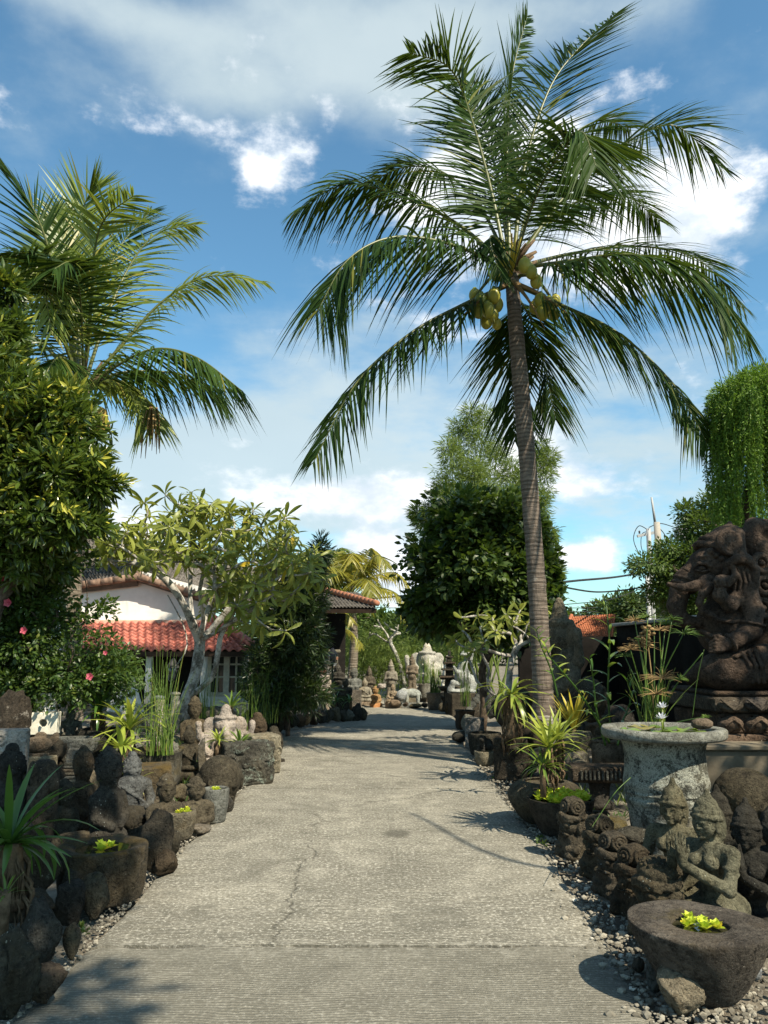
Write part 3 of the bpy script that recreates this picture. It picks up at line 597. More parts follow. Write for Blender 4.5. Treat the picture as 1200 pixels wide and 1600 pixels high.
def grow(root_pts, tips, r_tip=.012, r_max=.2, sag=.15, step=.25, pen=.6, p=2.3):
    """branches: every tip joins the nearest limb; thickness from what a limb carries"""
    N = [np.asarray(q, float) for q in root_pts[0]]; par = [-1]+list(range(len(N)-1))
    for limb, at in root_pts[1:]:
        b = at
        for q in limb: N.append(np.asarray(q, float)); par.append(b); b = len(N)-1
    n0 = len(N); c0 = N[0]
    order = np.argsort([np.linalg.norm(np.asarray(t)-c0) for t in tips]); ends = []
    for ti in order:
        t = np.asarray(tips[ti], float); A = np.array(N); dv = t-A; dist = np.linalg.norm(dv, axis=1)
        depth = np.linalg.norm(A-c0, axis=1); cost = dist+pen*np.maximum(0, depth-np.linalg.norm(t-c0)+.15)+.05*depth
        cost[:len(root_pts[0])//2] += 9
        j = int(np.argmin(cost)); b = j; k = max(2, int(dist[j]/step)); o = A[j]; pd = nrm(A[j]-A[par[j]]) if par[j] >= 0 else np.array((0, 0, 1.))
        c1 = o+pd*dist[j]*.35; c2 = t+np.array((0, 0, -sag))*dist[j]+rng.normal(size=3)*.04*dist[j]
        for i in range(1, k+1):
            s = i/k; q = (1-s)**3*o+3*(1-s)**2*s*c1+3*(1-s)*s*s*c2+s**3*t; N.append(q); par.append(b); b = len(N)-1
        ends.append((b, ti))
    rad = np.zeros(len(N)); 
    for b, _ in ends: rad[b] += r_tip**p
    for i in range(len(N)-1, 0, -1):
        rad[i] = max(rad[i], r_tip**p); rad[par[i]] += rad[i]
    rad = np.minimum(rad**(1/p), r_max)
    return np.array(N), np.array(par), rad, ends
def limbs(mb, N, par, rad, k=7, mi=0, wob=0.):
    ch = {}
    for i, q in enumerate(par): ch.setdefault(q, []).append(i)
    seen = set()
    for i in range(len(N)):
        if i in seen or (par[i] >= 0 and i not in seen and ch[par[i]][0] == i and par[i] in seen): continue
        chain = [par[i]] if par[i] >= 0 else []; j = i
        while True:
            chain.append(j); seen.add(j)
            if j not in ch: break
            cs = [q for q in ch[j]]; cs.sort(key=lambda q: -rad[q]); j2 = cs[0]
            if j2 in seen: break
            ch[j] = [j2]+[q for q in ch[j] if q != j2]; j = j2
        if len(chain) < 2: continue
        pr = rad[chain].copy()
        if par[i] >= 0: pr[0] = min(pr[0], pr[1]*1.25)
        pt = N[chain]
        if len(pt) > 2: m = len(pt)*2; pp = catmull(pt, m); rr = np.interp(np.linspace(0, 1, m), np.linspace(0, 1, len(pt)), pr)
        else: pp, rr = pt, pr
        mb.tube(pp, rr*(1+.12*fbm(pp*6, 2)), k if rr[0] > .03 else 5, mi=mi)

# ---- palm fronds
def frond_mesh(pts, lmax, n=64, hang=.5, spread=1., fwd=.45, lift=.15, wid=.042, seed=0, facing=None, r0=.05, bend=.35, ragged=.12, dry_tip=False, start=.14):
    rs = np.random.default_rng(seed); m = MB(); R_ = catmull(pts, 40); L = np.linalg.norm(np.diff(R_, axis=0), axis=1).sum()
    tt = np.linspace(0, 1, 40); m.tube(R_, r0*(1-.86*tt**.8), 6, r=.5, mi=1, flat=.6)
    T = nrm(np.gradient(R_, axis=0)); t = np.repeat(np.linspace(start, 1., n), 2)+rs.normal(size=2*n)*.003; t = np.clip(t, 0, 1)
    side = np.tile((-1., 1.), n); ip = t*39; i0 = np.clip(ip.astype(int), 0, 38); fr = (ip-i0)[:, None]
    p0 = R_[i0]*(1-fr)+R_[i0+1]*fr; Tn = nrm(T[i0]*(1-fr)+T[i0+1]*fr)
    fz = np.array((0, -1., .55)) if facing is None else np.asarray(facing, float)
    # side vector: level across the rachis where it leans out, turning to the facing where it stands upright
    Zv = np.array((0, 0, 1.)); hz = np.clip(1.25*np.sqrt(np.maximum(0, 1-Tn[:, 2:3]**2))-.1, 0, 1)
    nv = nrm(Zv*hz+fz*(1-hz)*.9+np.array((0, 0, 1e-3))); sv = nrm(np.cross(Tn, nv)); nv = np.cross(sv, Tn)
    prof = np.interp(t, (0, .14, .35, .62, .85, 1), (.5, .82, 1., .95, .68, .30))
    gap = fbm(np.stack((t*9, side*3+seed, t*0), 1), 2); ll = lmax*prof*(1+.13*rs.normal(size=2*n)+.16*gap)*np.where(rs.random(2*n) < .06, rs.uniform(.25, .7, 2*n), 1)
    f_ = fwd+.55*t**2.5+.14*rs.normal(size=2*n)*(ragged/.12)*.6+.25*gap
    d = nrm(sv*(side*spread*(1+.12*rs.normal(size=2*n)))[:, None]+Tn*f_[:, None]+nv*(lift+.5*ragged*rs.normal(size=2*n))[:, None]-Zv*(hang*.55*(.7+.5*rs.random(2*n)))[:, None])
    K = 5; s = np.linspace(0, 1, K); w = np.array((.5, 1., .85, .5, .03))*wid*.5
    g = hang*bend*(.75+.6*rs.random(2*n))
    Pt = p0[:, None]+d[:, None]*(ll[:, None]*s)[..., None]-Zv*((g*ll)[:, None]*s**2)[..., None]
    wd_ = nrm(Tn-d*np.sum(Tn*d, 1, keepdims=True)+.3*rs.normal(size=(2*n, 3)))
    A_ = Pt-wd_[:, None]*w[None, :, None]; B_ = Pt+wd_[:, None]*w[None, :, None]
    V = np.stack((A_, B_), 2).reshape(-1, 3); i = np.arange(2*n)[:, None]*(2*K)+2*np.arange(K-1)[None]
    q = np.stack((i, i+1, i+3, i+2), -1).reshape(-1, 4)
    r = np.clip(rs.random()*.5+.5*rs.random(2*n), 0, .93)
    r = np.where(rs.random(2*n) < .05, .97, r); ll_ = 0
    if dry_tip: r = np.where(t > .8, .97, r)
    m.add(V, [q], np.repeat(r, 2*K), 0, smooth=False); return m
def px_pts(lst, Y0):          # (pixel x, pixel y, metres nearer(-)/farther(+))
    return np.array([P(a, b, Y0+c) for a, b, c in lst])
def palm_trunk(root, pts, r, mat, loc, k=16, rings=.11):
    c = catmull(pts, int(np.linalg.norm(np.diff(np.array(pts), axis=0), axis=1).sum()/.035)); n = len(c); s = np.linspace(0, 1, n)
    rr = np.interp(s, np.linspace(0, 1, len(r)), r); z = c[:, 2]; ring = ((z/rings+.3*np.sin(z*5)) % 1)
    rr = rr*(1+.008*(1-ring)**2-.01+.035*fbm(np.stack((z*8, z*0, z*0), 1), 2))
    m = MB(); m.tube(c-loc, rr, k); v = m.V[0]; m.V[0] = v+(.008*fbm((v+7)*14, 2))[:, None]*nrm(v*np.array((1, 1, 0))+1e-6)
    return m.build('trunk', mat, root)

# ---- strap-leaved plants
def strap(L=1., W=.08, droop=.5, k=8, fold=.3, tipw=.05):
    s = np.linspace(0, 1, k); a = np.cumsum(np.concatenate(([0], np.full(k-1, droop/(k-1))))) ; dx = np.cos(a); dz = -np.sin(a)
    x = np.concatenate(([0], np.cumsum((dx[1:]+dx[:-1])/2)/(k-1)))*L; z = np.concatenate(([0], np.cumsum((dz[1:]+dz[:-1])/2)/(k-1)))*L
    w = W*.5*np.interp(s, (0, .12, .45, .8, 1), (.55, .8, 1., .62, tipw)); o = 0*s
    V = np.stack((np.stack((x, -w, z+w*fold), 1), np.stack((x, o, z), 1), np.stack((x, w, z+w*fold), 1)), 1).reshape(-1, 3)
    i = np.arange(k-1)*3; q = np.vstack((np.stack((i, i+3, i+4, i+1), 1), np.stack((i+1, i+4, i+5, i+2), 1)))
    m = MB(); m.add(V, [q], np.repeat(np.clip(.25+.55*s+random.uniform(-.2, .2), 0, .92), 3)); return m
STRAPS = {}
def strap_mesh(mat, W, droop, v):
    key = (mat, W, droop, v)
    if key not in STRAPS: STRAPS[key] = strap(1., W, droop*(.5+.5*v)).mesh('leaf', M[mat])
    return STRAPS[key]
def straps(root, c, n, L, W=.09, droop=1.2, mat='strap', emin=15, emax=85, seed=None, twist=.3, name='leaf'):
    rs = random.Random(seed if seed is not None else random.random())
    for i in range(n):
        t = (i+.5)/n; el = emax-(emax-emin)*t**.8+rs.uniform(-8, 8); az = i*2.39996+rs.uniform(-.3, .3)
        me = strap_mesh(mat, W, droop, rs.choice((0, 1, 2))); sc = L*(.7+.3*math.sin(math.pi*min(1, .3+t*.7)))*rs.uniform(.8, 1.12)
        q = Euler((rs.uniform(-twist, twist), -R(el), az))
        link(name, me, root, (c[0]+.03*L*math.cos(az), c[1]+.03*L*math.sin(az), c[2]), rot=q, scale=(sc, sc*rs.uniform(.8, 1.15), sc))
def reeds(mb, c, rx, ry, n, h, lean=.12, rad=.0035, k=5):
    for i in range(n):
        a = random.random()*6.283; q = math.sqrt(random.random()); b = np.array((c[0]+rx*q*math.cos(a), c[1]+ry*q*math.sin(a), c[2]))
        hh = h*random.uniform(.5, 1.05); l = np.array((random.gauss(0, lean), random.gauss(0, lean), 0))*hh
        if random.random() < .08: l = l*3
        s = np.linspace(0, 1, k)[:, None]; p = b+np.array((0, 0, hh))*s+l*s**1.6; mb.tube(p, rad*(1-.7*s[:, 0]), 3, r=random.random()*.97, cap=False)
# ------------------------------------------------------------------ buildings behind the garden
def tile_roof(root, A, B, C_, D, nu, nv, mat, name='tile', limit=300, th=.028, wave=.028, over=1.12):
    """A-B eave, D-C ridge (quad A,B,C,D): rows of curved pantiles, each its own object"""
    A, B, C_, D = [np.asarray(q, float) for q in (A, B, C_, D)]
    nn = nrm(np.cross(B-A, D-A)); nn = nn if nn[2] > 0 else -nn
    items = []
    for j in range(nv):
        for i in range(nu):
            u0, v0 = i/nu, j/nv; u1, v1 = (i+1)/nu, (j+over)/nv
            pt = lambda u, v: (A*(1-u)+B*u)*(1-v)+(D*(1-u)+C_*u)*v
            items.append((pt(u0, v0), pt(u1, v0), pt(u1, min(v1, 1.02)), pt(u0, min(v1, 1.02)), j))
    kk = 7; s = np.linspace(0, 1, kk); prof = wave*np.sin(s*2*math.pi)+wave*.4
    def one(mb, it):
        a, b, c, d, j = it; jit = nn*random.uniform(0, .006)
        lo = a[None]*(1-s[:, None])+b[None]*s[:, None]+nn*(prof+th*.9)[:, None]+jit; hi = d[None]*(1-s[:, None])+c[None]*s[:, None]+nn*(prof+.002)[:, None]+jit
        lo2 = lo-nn*th*.7; V = np.vstack((lo, hi, lo2)); i = np.arange(kk-1)
        mb.add(V, [np.stack((i, i+1, i+1+kk, i+kk), 1), np.stack((i+2*kk, i+2*kk+1, i+1, i), 1)], random.random())
    if len(items) <= limit:
        for it in items:
            m = MB(); c = it[0]; one(m, tuple(q-c for q in it[:4])+(it[4],)); m.build(name, mat, root, tuple(c))
    else:
        m = MB()
        for it in items: one(m, it)
        o = m.build(name+'s', mat, root); o['kind'] = 'stuff'
def slab4(mb, A, B, C_, D, th, r=.5):
    A, B, C_, D = [np.asarray(q, float) for q in (A, B, C_, D)]; n = nrm(np.cross(B-A, D-A)); n = n if n[2] > 0 else -n
    V = np.array([A, B, C_, D, A-n*th, B-n*th, C_-n*th, D-n*th])
    mb.add(V, [np.array([(0,1,2,3), (7,6,5,4), (0,4,5,1), (1,5,6,2), (2,6,7,3), (3,7,4,0)])], r, smooth=False)
def house():
    Y = 17.; s = lambda py: S(py, Y)
    root = thing('house', 'white house with a red tiled porch roof behind the pale branched tree', 'house', (-4.6, Y, 0)); L0 = np.array((-4.6, Y, 0))
    q = lambda px, py, dy=0.: P(px, py, Y+dy)-L0
    # gable wall in white plaster, from the porch roof to the grey roof
    m = MB(); a, b, c, d = q(60, 968), q(345, 968), q(345, 908), q(235, 868); e = q(60, 915)
    base = [q(40, 1100), q(330, 1100), q(330, 968), q(345, 925), q(225, 893), q(60, 930)]
    poly = np.array(base); n = len(poly); back = poly+np.array((0, .25, 0))
    m.add(np.vstack((poly, back)), [np.array([list(range(n))]), np.array([list(range(2*n-1, n-1, -1))]), np.array([(i, i+n, (i+1) % n+n, (i+1) % n) for i in range(n)])], .5, smooth=False)
    m.build('wall', M['plaster'], root)
    m = MB(); t0, t1 = q(112, 970, -.09), q(338, 974, -.09); m.box((t0+t1)/2, (np.linalg.norm(t1-t0), .16, .09), bev=.012); m.build('ledge', M['trim'], root)
    # main grey roof: two slopes meeting at a ridge going back, seen from the gable
    for (A, B, C_, D, nu, nv) in ((q(-60, 965, -1.), q(236, 888, -.75), q(330, 886, 3.4), q(-60, 800, 4.4), 0, 0),): pass
    A, B, C_, D = q(-40, 948, -.9), q(222, 892, -.9), q(300, 868, 4.), q(-40, 838, 4.)
    m = MB(); slab4(m, q(-60, 940, -.14), q(214, 908, -.14), q(232, 846, 3.2), q(-60, 826, 3.2), .12); slab4(m, q(214, 900, -.14), q(395, 958, -.14), q(470, 905, 3.), q(232, 850, 3.2), .12); m.build('roof', M['greytile'], root)
    tile_roof(root, q(-60, 938, -.16), q(216, 906, -.16), q(234, 844, 3.2), q(-60, 824, 3.2), 48, 15, M['greytile'], limit=10)
    tile_roof(root, q(216, 899, -.16), q(395, 956, -.16), q(470, 903, 3.), q(234, 848, 3.2), 30, 14, M['greytile'], limit=10)
    m = MB()
    for p0, p1 in ((q(216, 902, -.20), q(234, 842, 3.2)), (q(216, 903, -.22), q(397, 958, -.22)), (q(216, 903, -.22), q(60, 924, -.22))):
        k = int(np.linalg.norm(p1-p0)/.24)
        for i in range(k):
            a_ = p0+(p1-p0)*i/k; b_ = p0+(p1-p0)*(i+1.12)/k; m.tube(np.array((a_, b_))+np.array((0, 0, .02)), (.085, .07), 8)
    m.build('ridge_cap', M['ridge'], root)
    # porch roof of big red pantiles with a hipped right end
    yb = -.12; A, B, C_, D = q(96, 1018, -1.15), q(402, 1018, -1.15), q(335, 972, yb), q(96, 972, yb)
    m = MB(); slab4(m, A+(0, 0, -.03), q(330, 1018, -1.15)+(0, 0, -.03), C_+(0, 0, -.03), D+(0, 0, -.03), .05); slab4(m, q(330, 1018, -1.15)+(0, 0, -.03), B+(0, 0, -.03), C_+(0, 0, -.03), C_+(-.02, 0, -.03), .05); m.build('porch_roof', M['darkwood'], root)
    tile_roof(root, A, q(335, 1018, -1.15), C_, D, 20, 9, M['redtile'])
    tile_roof(root, q(335, 1018, -1.15), B, q(339, 972, yb), C_, 5, 9, M['redtile'])
    m = MB(); k = 9; p0, p1 = q(335, 970, yb-.02), q(404, 1016, -1.17)
    for i in range(k): m.tube(np.array((p0+(p1-p0)*i/k, p0+(p1-p0)*(i+1.15)/k))+np.array((0, 0, .045)), (.085, .07), 8)
    m.build('hip_cap', M['redtile'], root)
    m = MB(); f0, f1 = q(98, 1022, -1.13), q(402, 1022, -1.13); m.box((f0+f1)/2, (np.linalg.norm(f1-f0), .04, .1)); m.build('fascia', M['darkwood'], root)
    # near-black panel painted as the shade inside the porch, posts and the white glazed door frames
    m = MB(); o0, o1 = q(110, 1100, .0), q(320, 1024, .0); m.box(((o0+o1)/2)+(0, -.02, 0), (o1[0]-o0[0], .03, o1[2]-o0[2])); m.build('shade_panel', M['shadefill'], root)
    for px in (232, 318): m = MB(); a_ = q(px, 1100, -.95); b_ = q(px, 1022, -.95); m.box((a_+b_)/2, (.11, .11, b_[2]-a_[2]), bev=.01); m.build('post', M['plaster'], root)
    w = link('window', None, root); 
    def bar(p0, p1, wd, dy=0., mt='cream', nm='frame'):
        a_, b_ = q(*p0, -.45+dy), q(*p1, -.45+dy); m = MB(); d_ = np.abs(b_-a_); m.box((a_+b_)/2, (max(d_[0], wd), .07 if nm == 'frame' else .04, max(d_[2], wd)), bev=.006); m.build(nm, M[mt], w)
    a_, b_ = q(324, 1086, -.40), q(386, 1022, -.40); m = MB(); m.box((a_+b_)/2, (b_[0]-a_[0], .012, b_[2]-a_[2])); m.build('pane', M['glass'], w)
    for x_, wd in ((327, .085), (354, .12), (384, .085)): bar((x_, 1086), (x_, 1024), wd)
    bar((323, 1085), (387, 1085), .08, -.012); bar((323, 1024), (387, 1024), .06, -.012)
    for x_ in (340, 369): bar((x_, 1084), (x_, 1026), .035, .008, 'cream', 'muntin')
    for y_ in (1038, 1058): bar((328, y_), (352, y_), .035, .012, 'cream', 'muntin'); bar((356, y_), (383, y_), .035, .012, 'cream', 'muntin')
    m = MB(); a_, b_ = q(318, 1112, -.4), q(392, 1088, -.4); m.box((a_+b_)/2, (b_[0]-a_[0], .2, b_[2]-a_[2])); m.build('sill_wall', M['plaster'], root)
    m = MB(); a_, b_ = q(170, 1115, -1.4), q(222, 1062, -1.4); m.add(np.array([q(165, 1115, -1.4), q(226, 1115, -1.4), q(210, 1060, -1.5), q(178, 1074, -1.5), q(165, 1115, -1.2), q(226, 1115, -1.2), q(210, 1060, -1.2), q(178, 1074, -1.2)]), [np.array([(0,1,2,3), (4,7,6,5), (0,3,7,4), (1,5,6,2), (3,2,6,7)])], smooth=False); m.build('ramp_wall', M['plaster'], root)
house()
def lamp_post(px, pyb, pyt, Y, label):
    b = P(px, pyb, Y); t = P(px, pyt, Y); h = t[2]-b[2]; root = thing('garden_lamp', label, 'lamp post', tuple(b), group='dark garden lamp posts')
    m = MB(); m.lathe([(.05, 0), (.045, .06), (.022, .08), (.02, h*.62), (.03, h*.63), (.03, h*.66)], 10); m.build('pole', M['iron'], root)
    m = MB(); z = h*.66; m.lathe([(.03, z), (.075, z+.04), (.09, h*.86), (.085, h*.87)], 6); m.build('lantern_glass', M['glass'], root)
    m = MB(); z = h*.86; m.lathe([(.12, z), (.10, z+.03), (.04, h*.97), (.015, h), (0, h)], 6); m.build('lantern_cap', M['iron'], root)
lamp_post(519, 1086, 1012, 17.5, 'dark iron garden lamp among the statues at the far end of the left bed')
lamp_post(266, 1140, 1028, 13.5, 'slim garden lamp with a pale cap rising out of the reeds')
def second_house():
    Y = 21.; root = thing('tiled_pavilion', 'low pavilion roof of mossy grey tiles peeking out behind the dark green bush', 'pavilion', tuple(P(470, 1080, Y))); L0 = P(470, 1080, Y); q = lambda px, py, dy=0.: P(px, py, Y+dy)-L0
    m = MB(); slab4(m, q(400, 952, -1), q(588, 952, -1), q(560, 928, 1.), q(400, 922, 1.), .1); m.build('roof', M['darkwood'], root)
    tile_roof(root, q(400, 950, -1.02), q(587, 950, -1.02), q(560, 927, 1.), q(400, 921, 1.), 34, 10, M['greytile'], limit=10, wave=.02)
    m = MB(); p0, p1 = q(500, 922, .95), q(590, 946, -1.05)
    for i in range(16): m.tube(np.array((p0+(p1-p0)*i/16, p0+(p1-p0)*(i+1.1)/16))+np.array((0, 0, .05)), (.085, .07), 7)
    m.build('hip_cap', M['terracotta'], root)
    for px in (420, 500): m = MB(); a, b = q(px, 1078, .2), q(px, 952, .2); m.box((a+b)/2, (.18, .18, b[2]-a[2]-.2)); m.build('post', M['darkwood'], root)
    m = MB(); a, b = q(400, 1078, 1.), q(540, 950, 1.); m.box((a+b)/2, (b[0]-a[0], .15, b[2]-a[2]-.3)); m.build('wall', M['shadefill'], root)  # back wall coloured near black as the shade under the roof
second_house()
def red_house():
    Y = 26.; L0 = P(920, 1060, Y); root = thing('red_roofed_house', 'house with an orange red tiled roof beyond the dark wall on the right', 'house', tuple(L0)); q = lambda px, py, dy=0.: P(px, py, Y+dy)-L0
    m = MB(); slab4(m, q(870, 1024, -1.5), q(955, 1020, -1.5), q(960, 962, 1.), q(893, 966, 1.), .1); slab4(m, q(870, 1024, -1.5), q(893, 966, 1.), q(880, 968, 2.2), q(840, 1018, 2.5), .1); m.build('roof', M['darkwood'], root)
    tile_roof(root, q(868, 1023, -1.52), q(955, 1019, -1.52), q(962, 961, 1.), q(893, 965, 1.), 26, 15, M['orangetile'], limit=10, wave=.03)
    m = MB()
    for p0, p1, n in ((q(893, 963, .98), q(957, 1018, -1.55), 26), (q(893, 964, 1.), q(868, 1022, -1.55), 26)):
        for i in range(n if p1[0] < 0 else 0): m.tube(np.array((p0+(p1-p0)*i/n, p0+(p1-p0)*(i+1.1)/n))+np.array((0, 0, .05)), (.07, .06), 6)
    if m.n: m.build('hip_cap', M['orangetile'], root)
    m = MB(); a, b = q(868, 1085, 0), q(975, 1025, 0); m.box((a+b)/2, (b[0]-a[0], .2, b[2]-a[2])); m.build('wall', M['beige'], root)
red_house()
def dark_wall():
    root = thing('garden_wall', 'tall near black garden wall behind the papyrus and the big seated elephant statue', 'wall', (4.75, 9.5, 0))
    m = MB(); n = 60; y = np.linspace(-6, 6.5, n)
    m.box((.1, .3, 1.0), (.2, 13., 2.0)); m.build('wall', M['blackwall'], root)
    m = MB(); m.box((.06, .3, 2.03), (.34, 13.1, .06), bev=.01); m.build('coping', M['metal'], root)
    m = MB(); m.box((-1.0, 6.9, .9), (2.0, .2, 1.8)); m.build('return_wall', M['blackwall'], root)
dark_wall()
def beige_wall():
    a = P(1108, 1168, 7.5); root = thing('low_wall', 'low stained beige wall below the plinth of the big seated elephant statue', 'wall', (a[0], 7.5, 0))
    m = MB(); m.box((.9, .3, a[2]/2-.02), (1.8, .3, a[2]-.04), bev=.015); m.build('wall', M['beige'], root)
    m = MB(); m.box((.9, .29, a[2]-.02), (1.86, .36, .045), bev=.01); m.build('coping', M['beige'], root)
beige_wall()
# ------------------------------------------------------------------ the big coconut palm
def big_palm():
    Y0 = 10.6; loc = P(850, 1135, Y0); loc[2] = max(.2, float(bank(loc[0], loc[1]))-.05)
    root = thing('coconut_palm', 'tall coconut palm with hanging green nuts leaning slightly beside the road on the right', 'palm tree', tuple(loc))
    tp = [P(852, 1150, Y0), P(849, 1090, Y0), P(844, 1000, Y0), P(838, 900, Y0), P(829, 780, Y0), P(819, 660, Y0), P(810, 560, Y0), P(803, 480, Y0), P(800, 430, Y0)]
    tp[0][2] = loc[2]-.05
    palm_trunk(root, tp, (.21, .142, .126, .122, .12, .117, .112, .102, .10), M['palmbark'], loc)
    m = MB(); c = catmull(tp[:2], 12); m.tube(c[:9]-loc, np.linspace(.26, .165, 9)*(1+.03*rng.normal(size=9)), 16); v = m.V[0]; m.V[0] = v*(1+.05*fbm(v*9, 3))[:, None]; m.build('root_flare', M['palmbase'], root)
    C0 = (800, 415)
    fr = [  # rachis in pixels and metres of depth, leaflet length, hang, lift
        ([(792, 415, 0), (768, 300, .1), (738, 190, 0), (704, 108, -.3), (640, 82, -.7)], .92, .42, .2, None),
        ([(797, 410, .1), (792, 250, .5), (800, 120, .9), (824, 24, 1.3)], .62, .05, .1, (1, -.35, .1)),
        ([(802, 410, .1), (820, 260, .3), (858, 140, .5), (905, 75, .7), (962, 22, 1.)], .88, .22, .15, None),
        ([(804, 410, -.1), (836, 310, -.7), (880, 232, -1.2), (910, 207, -1.5), (932, 262, -1.8)], .95, .75, .05, None),
        ([(806, 412, .1), (880, 310, .3), (965, 232, .5), (1052, 196, .6), (1128, 262, .7)], .92, .5, .12, None),
        ([(806, 420, -.1), (890, 408, -.7), (985, 398, -1.1), (1085, 425, -1.3), (1166, 520, -1.4)], .98, .85, .05, None),
        ([(806, 418, .3), (900, 395, .9), (1000, 385, 1.4), (1090, 405, 1.8), (1160, 478, 2.)], .82, .7, .08, None),
        ([(806, 445, 0), (880, 478, -.3), (965, 520, -.5), (1050, 598, -.6), (1104, 690, -.7)], .88, .75, .06, None),
        ([(802, 455, .25), (830, 500, 1.), (850, 570, 1.5), (868, 655, 1.7)], .80, .75, .06, None),
        ([(798, 460, .3), (796, 520, 1.2), (800, 600, 1.7), (805, 690, 1.9)], .78, .7, .06, None),
        ([(795, 445, 0), (720, 478, -.3), (640, 522, -.6), (556, 600, -.8), (490, 722, -.9)], .90, .75, .06, None),
        ([(794, 425, -.2), (715, 385, -.8), (620, 370, -1.2), (545, 405, -1.5), (495, 488, -1.6)], .98, .85, .05, None),
        ([(794, 418, .1), (715, 350, .3), (625, 306, .4), (540, 288, .4), (462, 330, .4)], .92, .7, .08, None),
        ([(795, 412, .4), (748, 320, .9), (690, 268, 1.3), (630, 262, 1.5), (572, 290, 1.7)], .82, .6, .1, None),
        ([(804, 412, .5), (850, 350, 1.1), (915, 310, 1.6), (975, 305, 2.), (1030, 345, 2.3)], .85, .65, .1, None),
        ([(803, 412, .6), (828, 320, 1.3), (872, 235, 1.8), (930, 190, 2.2), (985, 200, 2.6)], .85, .5, .1, None),
        ([(797, 410, .3), (778, 280, .9), (756, 200, 1.3), (735, 130, 1.6)], .88, .1, .15, (-.4, -1, .1)),
        ([(796, 420, -.3), (778, 376, -.7), (766, 372, -.9), (772, 400, -1.), (786, 440, -1.1)], .34, .95, .0, None)]
    for i, (pp, ll, hang, lift, fc) in enumerate(fr):
        m = frond_mesh(px_pts(pp, Y0)-loc, ll*(1.22 if i not in (0, 1, 2, 3, 7, 10) else (1.02 if i in (7, 10) else 1.34)), 116 if ll > .4 else 50, hang, 1., .58 if hang > .3 else 1.05, lift, .035, 100+i, fc, .036, .5, .2)
        m.build('frond', [M['frond'], M['rachis']], root)
    # dry sheath fibre and stubs round the crown shaft
    m = MB()
    for i in range(16):
        a = i*2.4; b = P(800, 432+random.uniform(-20, 14), Y0)-loc; d = np.array((math.cos(a), math.sin(a)*.9, random.uniform(.5, 1.1))); m.tube([b, b+d*.18, b+d*.36+np.array((0, 0, -.02))], (.06, .04, .022), 6, flat=.5)
    m.build('leaf_base', M['fibre'], root)
    m = MB(); a = P(798, 432, Y0-.1)-loc
    for i in range(9): t = rdir(1)[0]*.12; m.tube([a, a+np.array((t[0], t[1]-.1, .22)), a+np.array((2*t[0], t[1]*2-.15, .42))], (.022, .016, .006), 5)
    m.build('flower_spathe', M['croton'], root)
    for px, py, dy, rs in ((752, 470, -.25, 1.), (772, 462, -.3, 1.), (742, 462, -.1, .9), (762, 484, -.35, 1.), (748, 486, -.2, .95), (770, 492, -.15, .9), (760, 503, -.1, .9), (776, 476, .0, 1.), (738, 478, .05, .9), (776, 506, .05, .75),
                           (845, 470, -.25, 1.), (858, 476, -.2, .95), (848, 488, -.3, 1.), (866, 490, -.15, .85), (836, 480, -.1, .9), (868, 470, .0, .8), (820, 415, -.4, 1.), (830, 425, -.4, .9), (776, 428, -.4, .95), (786, 405, -.4, .9), (838, 440, -.3, .9)):
        m = MB(); m.ico((0, 0, 0), (.095*rs, .095*rs, .12*rs), 3, .05, 1.5, r=random.random()); m.lathe([(.034*rs, .10*rs), (.03*rs, .132*rs), (0, .135*rs)], 8, r=.9)
        m.build('coconut', M['coconut'], root, tuple(P(px, py, Y0+dy)-loc), label=None)
    for (a, b) in (((800, 430), (745, 462)), ((802, 432), (862, 468)), ((796, 425), (772, 485))):
        m = MB(); p0, p1 = P(*a, Y0)-loc, P(*b, Y0-.2)-loc; m.tube(catmull([p0, (p0+p1)/2+np.array((0, -.1, .12)), p1, p1+np.array((0, 0, -.2))], 12), np.linspace(.03, .012, 12), 6, flat=.7); m.build('fruit_stalk', M['rachis'], root)
    for (a, b) in (((800, 440), (890, 492)), ((800, 440), (715, 500)), ((803, 440), (852, 515))):
        m = MB(); p0, p1 = P(*a, Y0-.1)-loc, P(*b, Y0-.5)-loc; m.tube(catmull([p0, (p0+p1)/2+np.array((0, 0, .06)), p1], 10), np.linspace(.035, .004, 10), 6, flat=.4); m.build('dry_spathe', M['dry'], root)
big_palm()
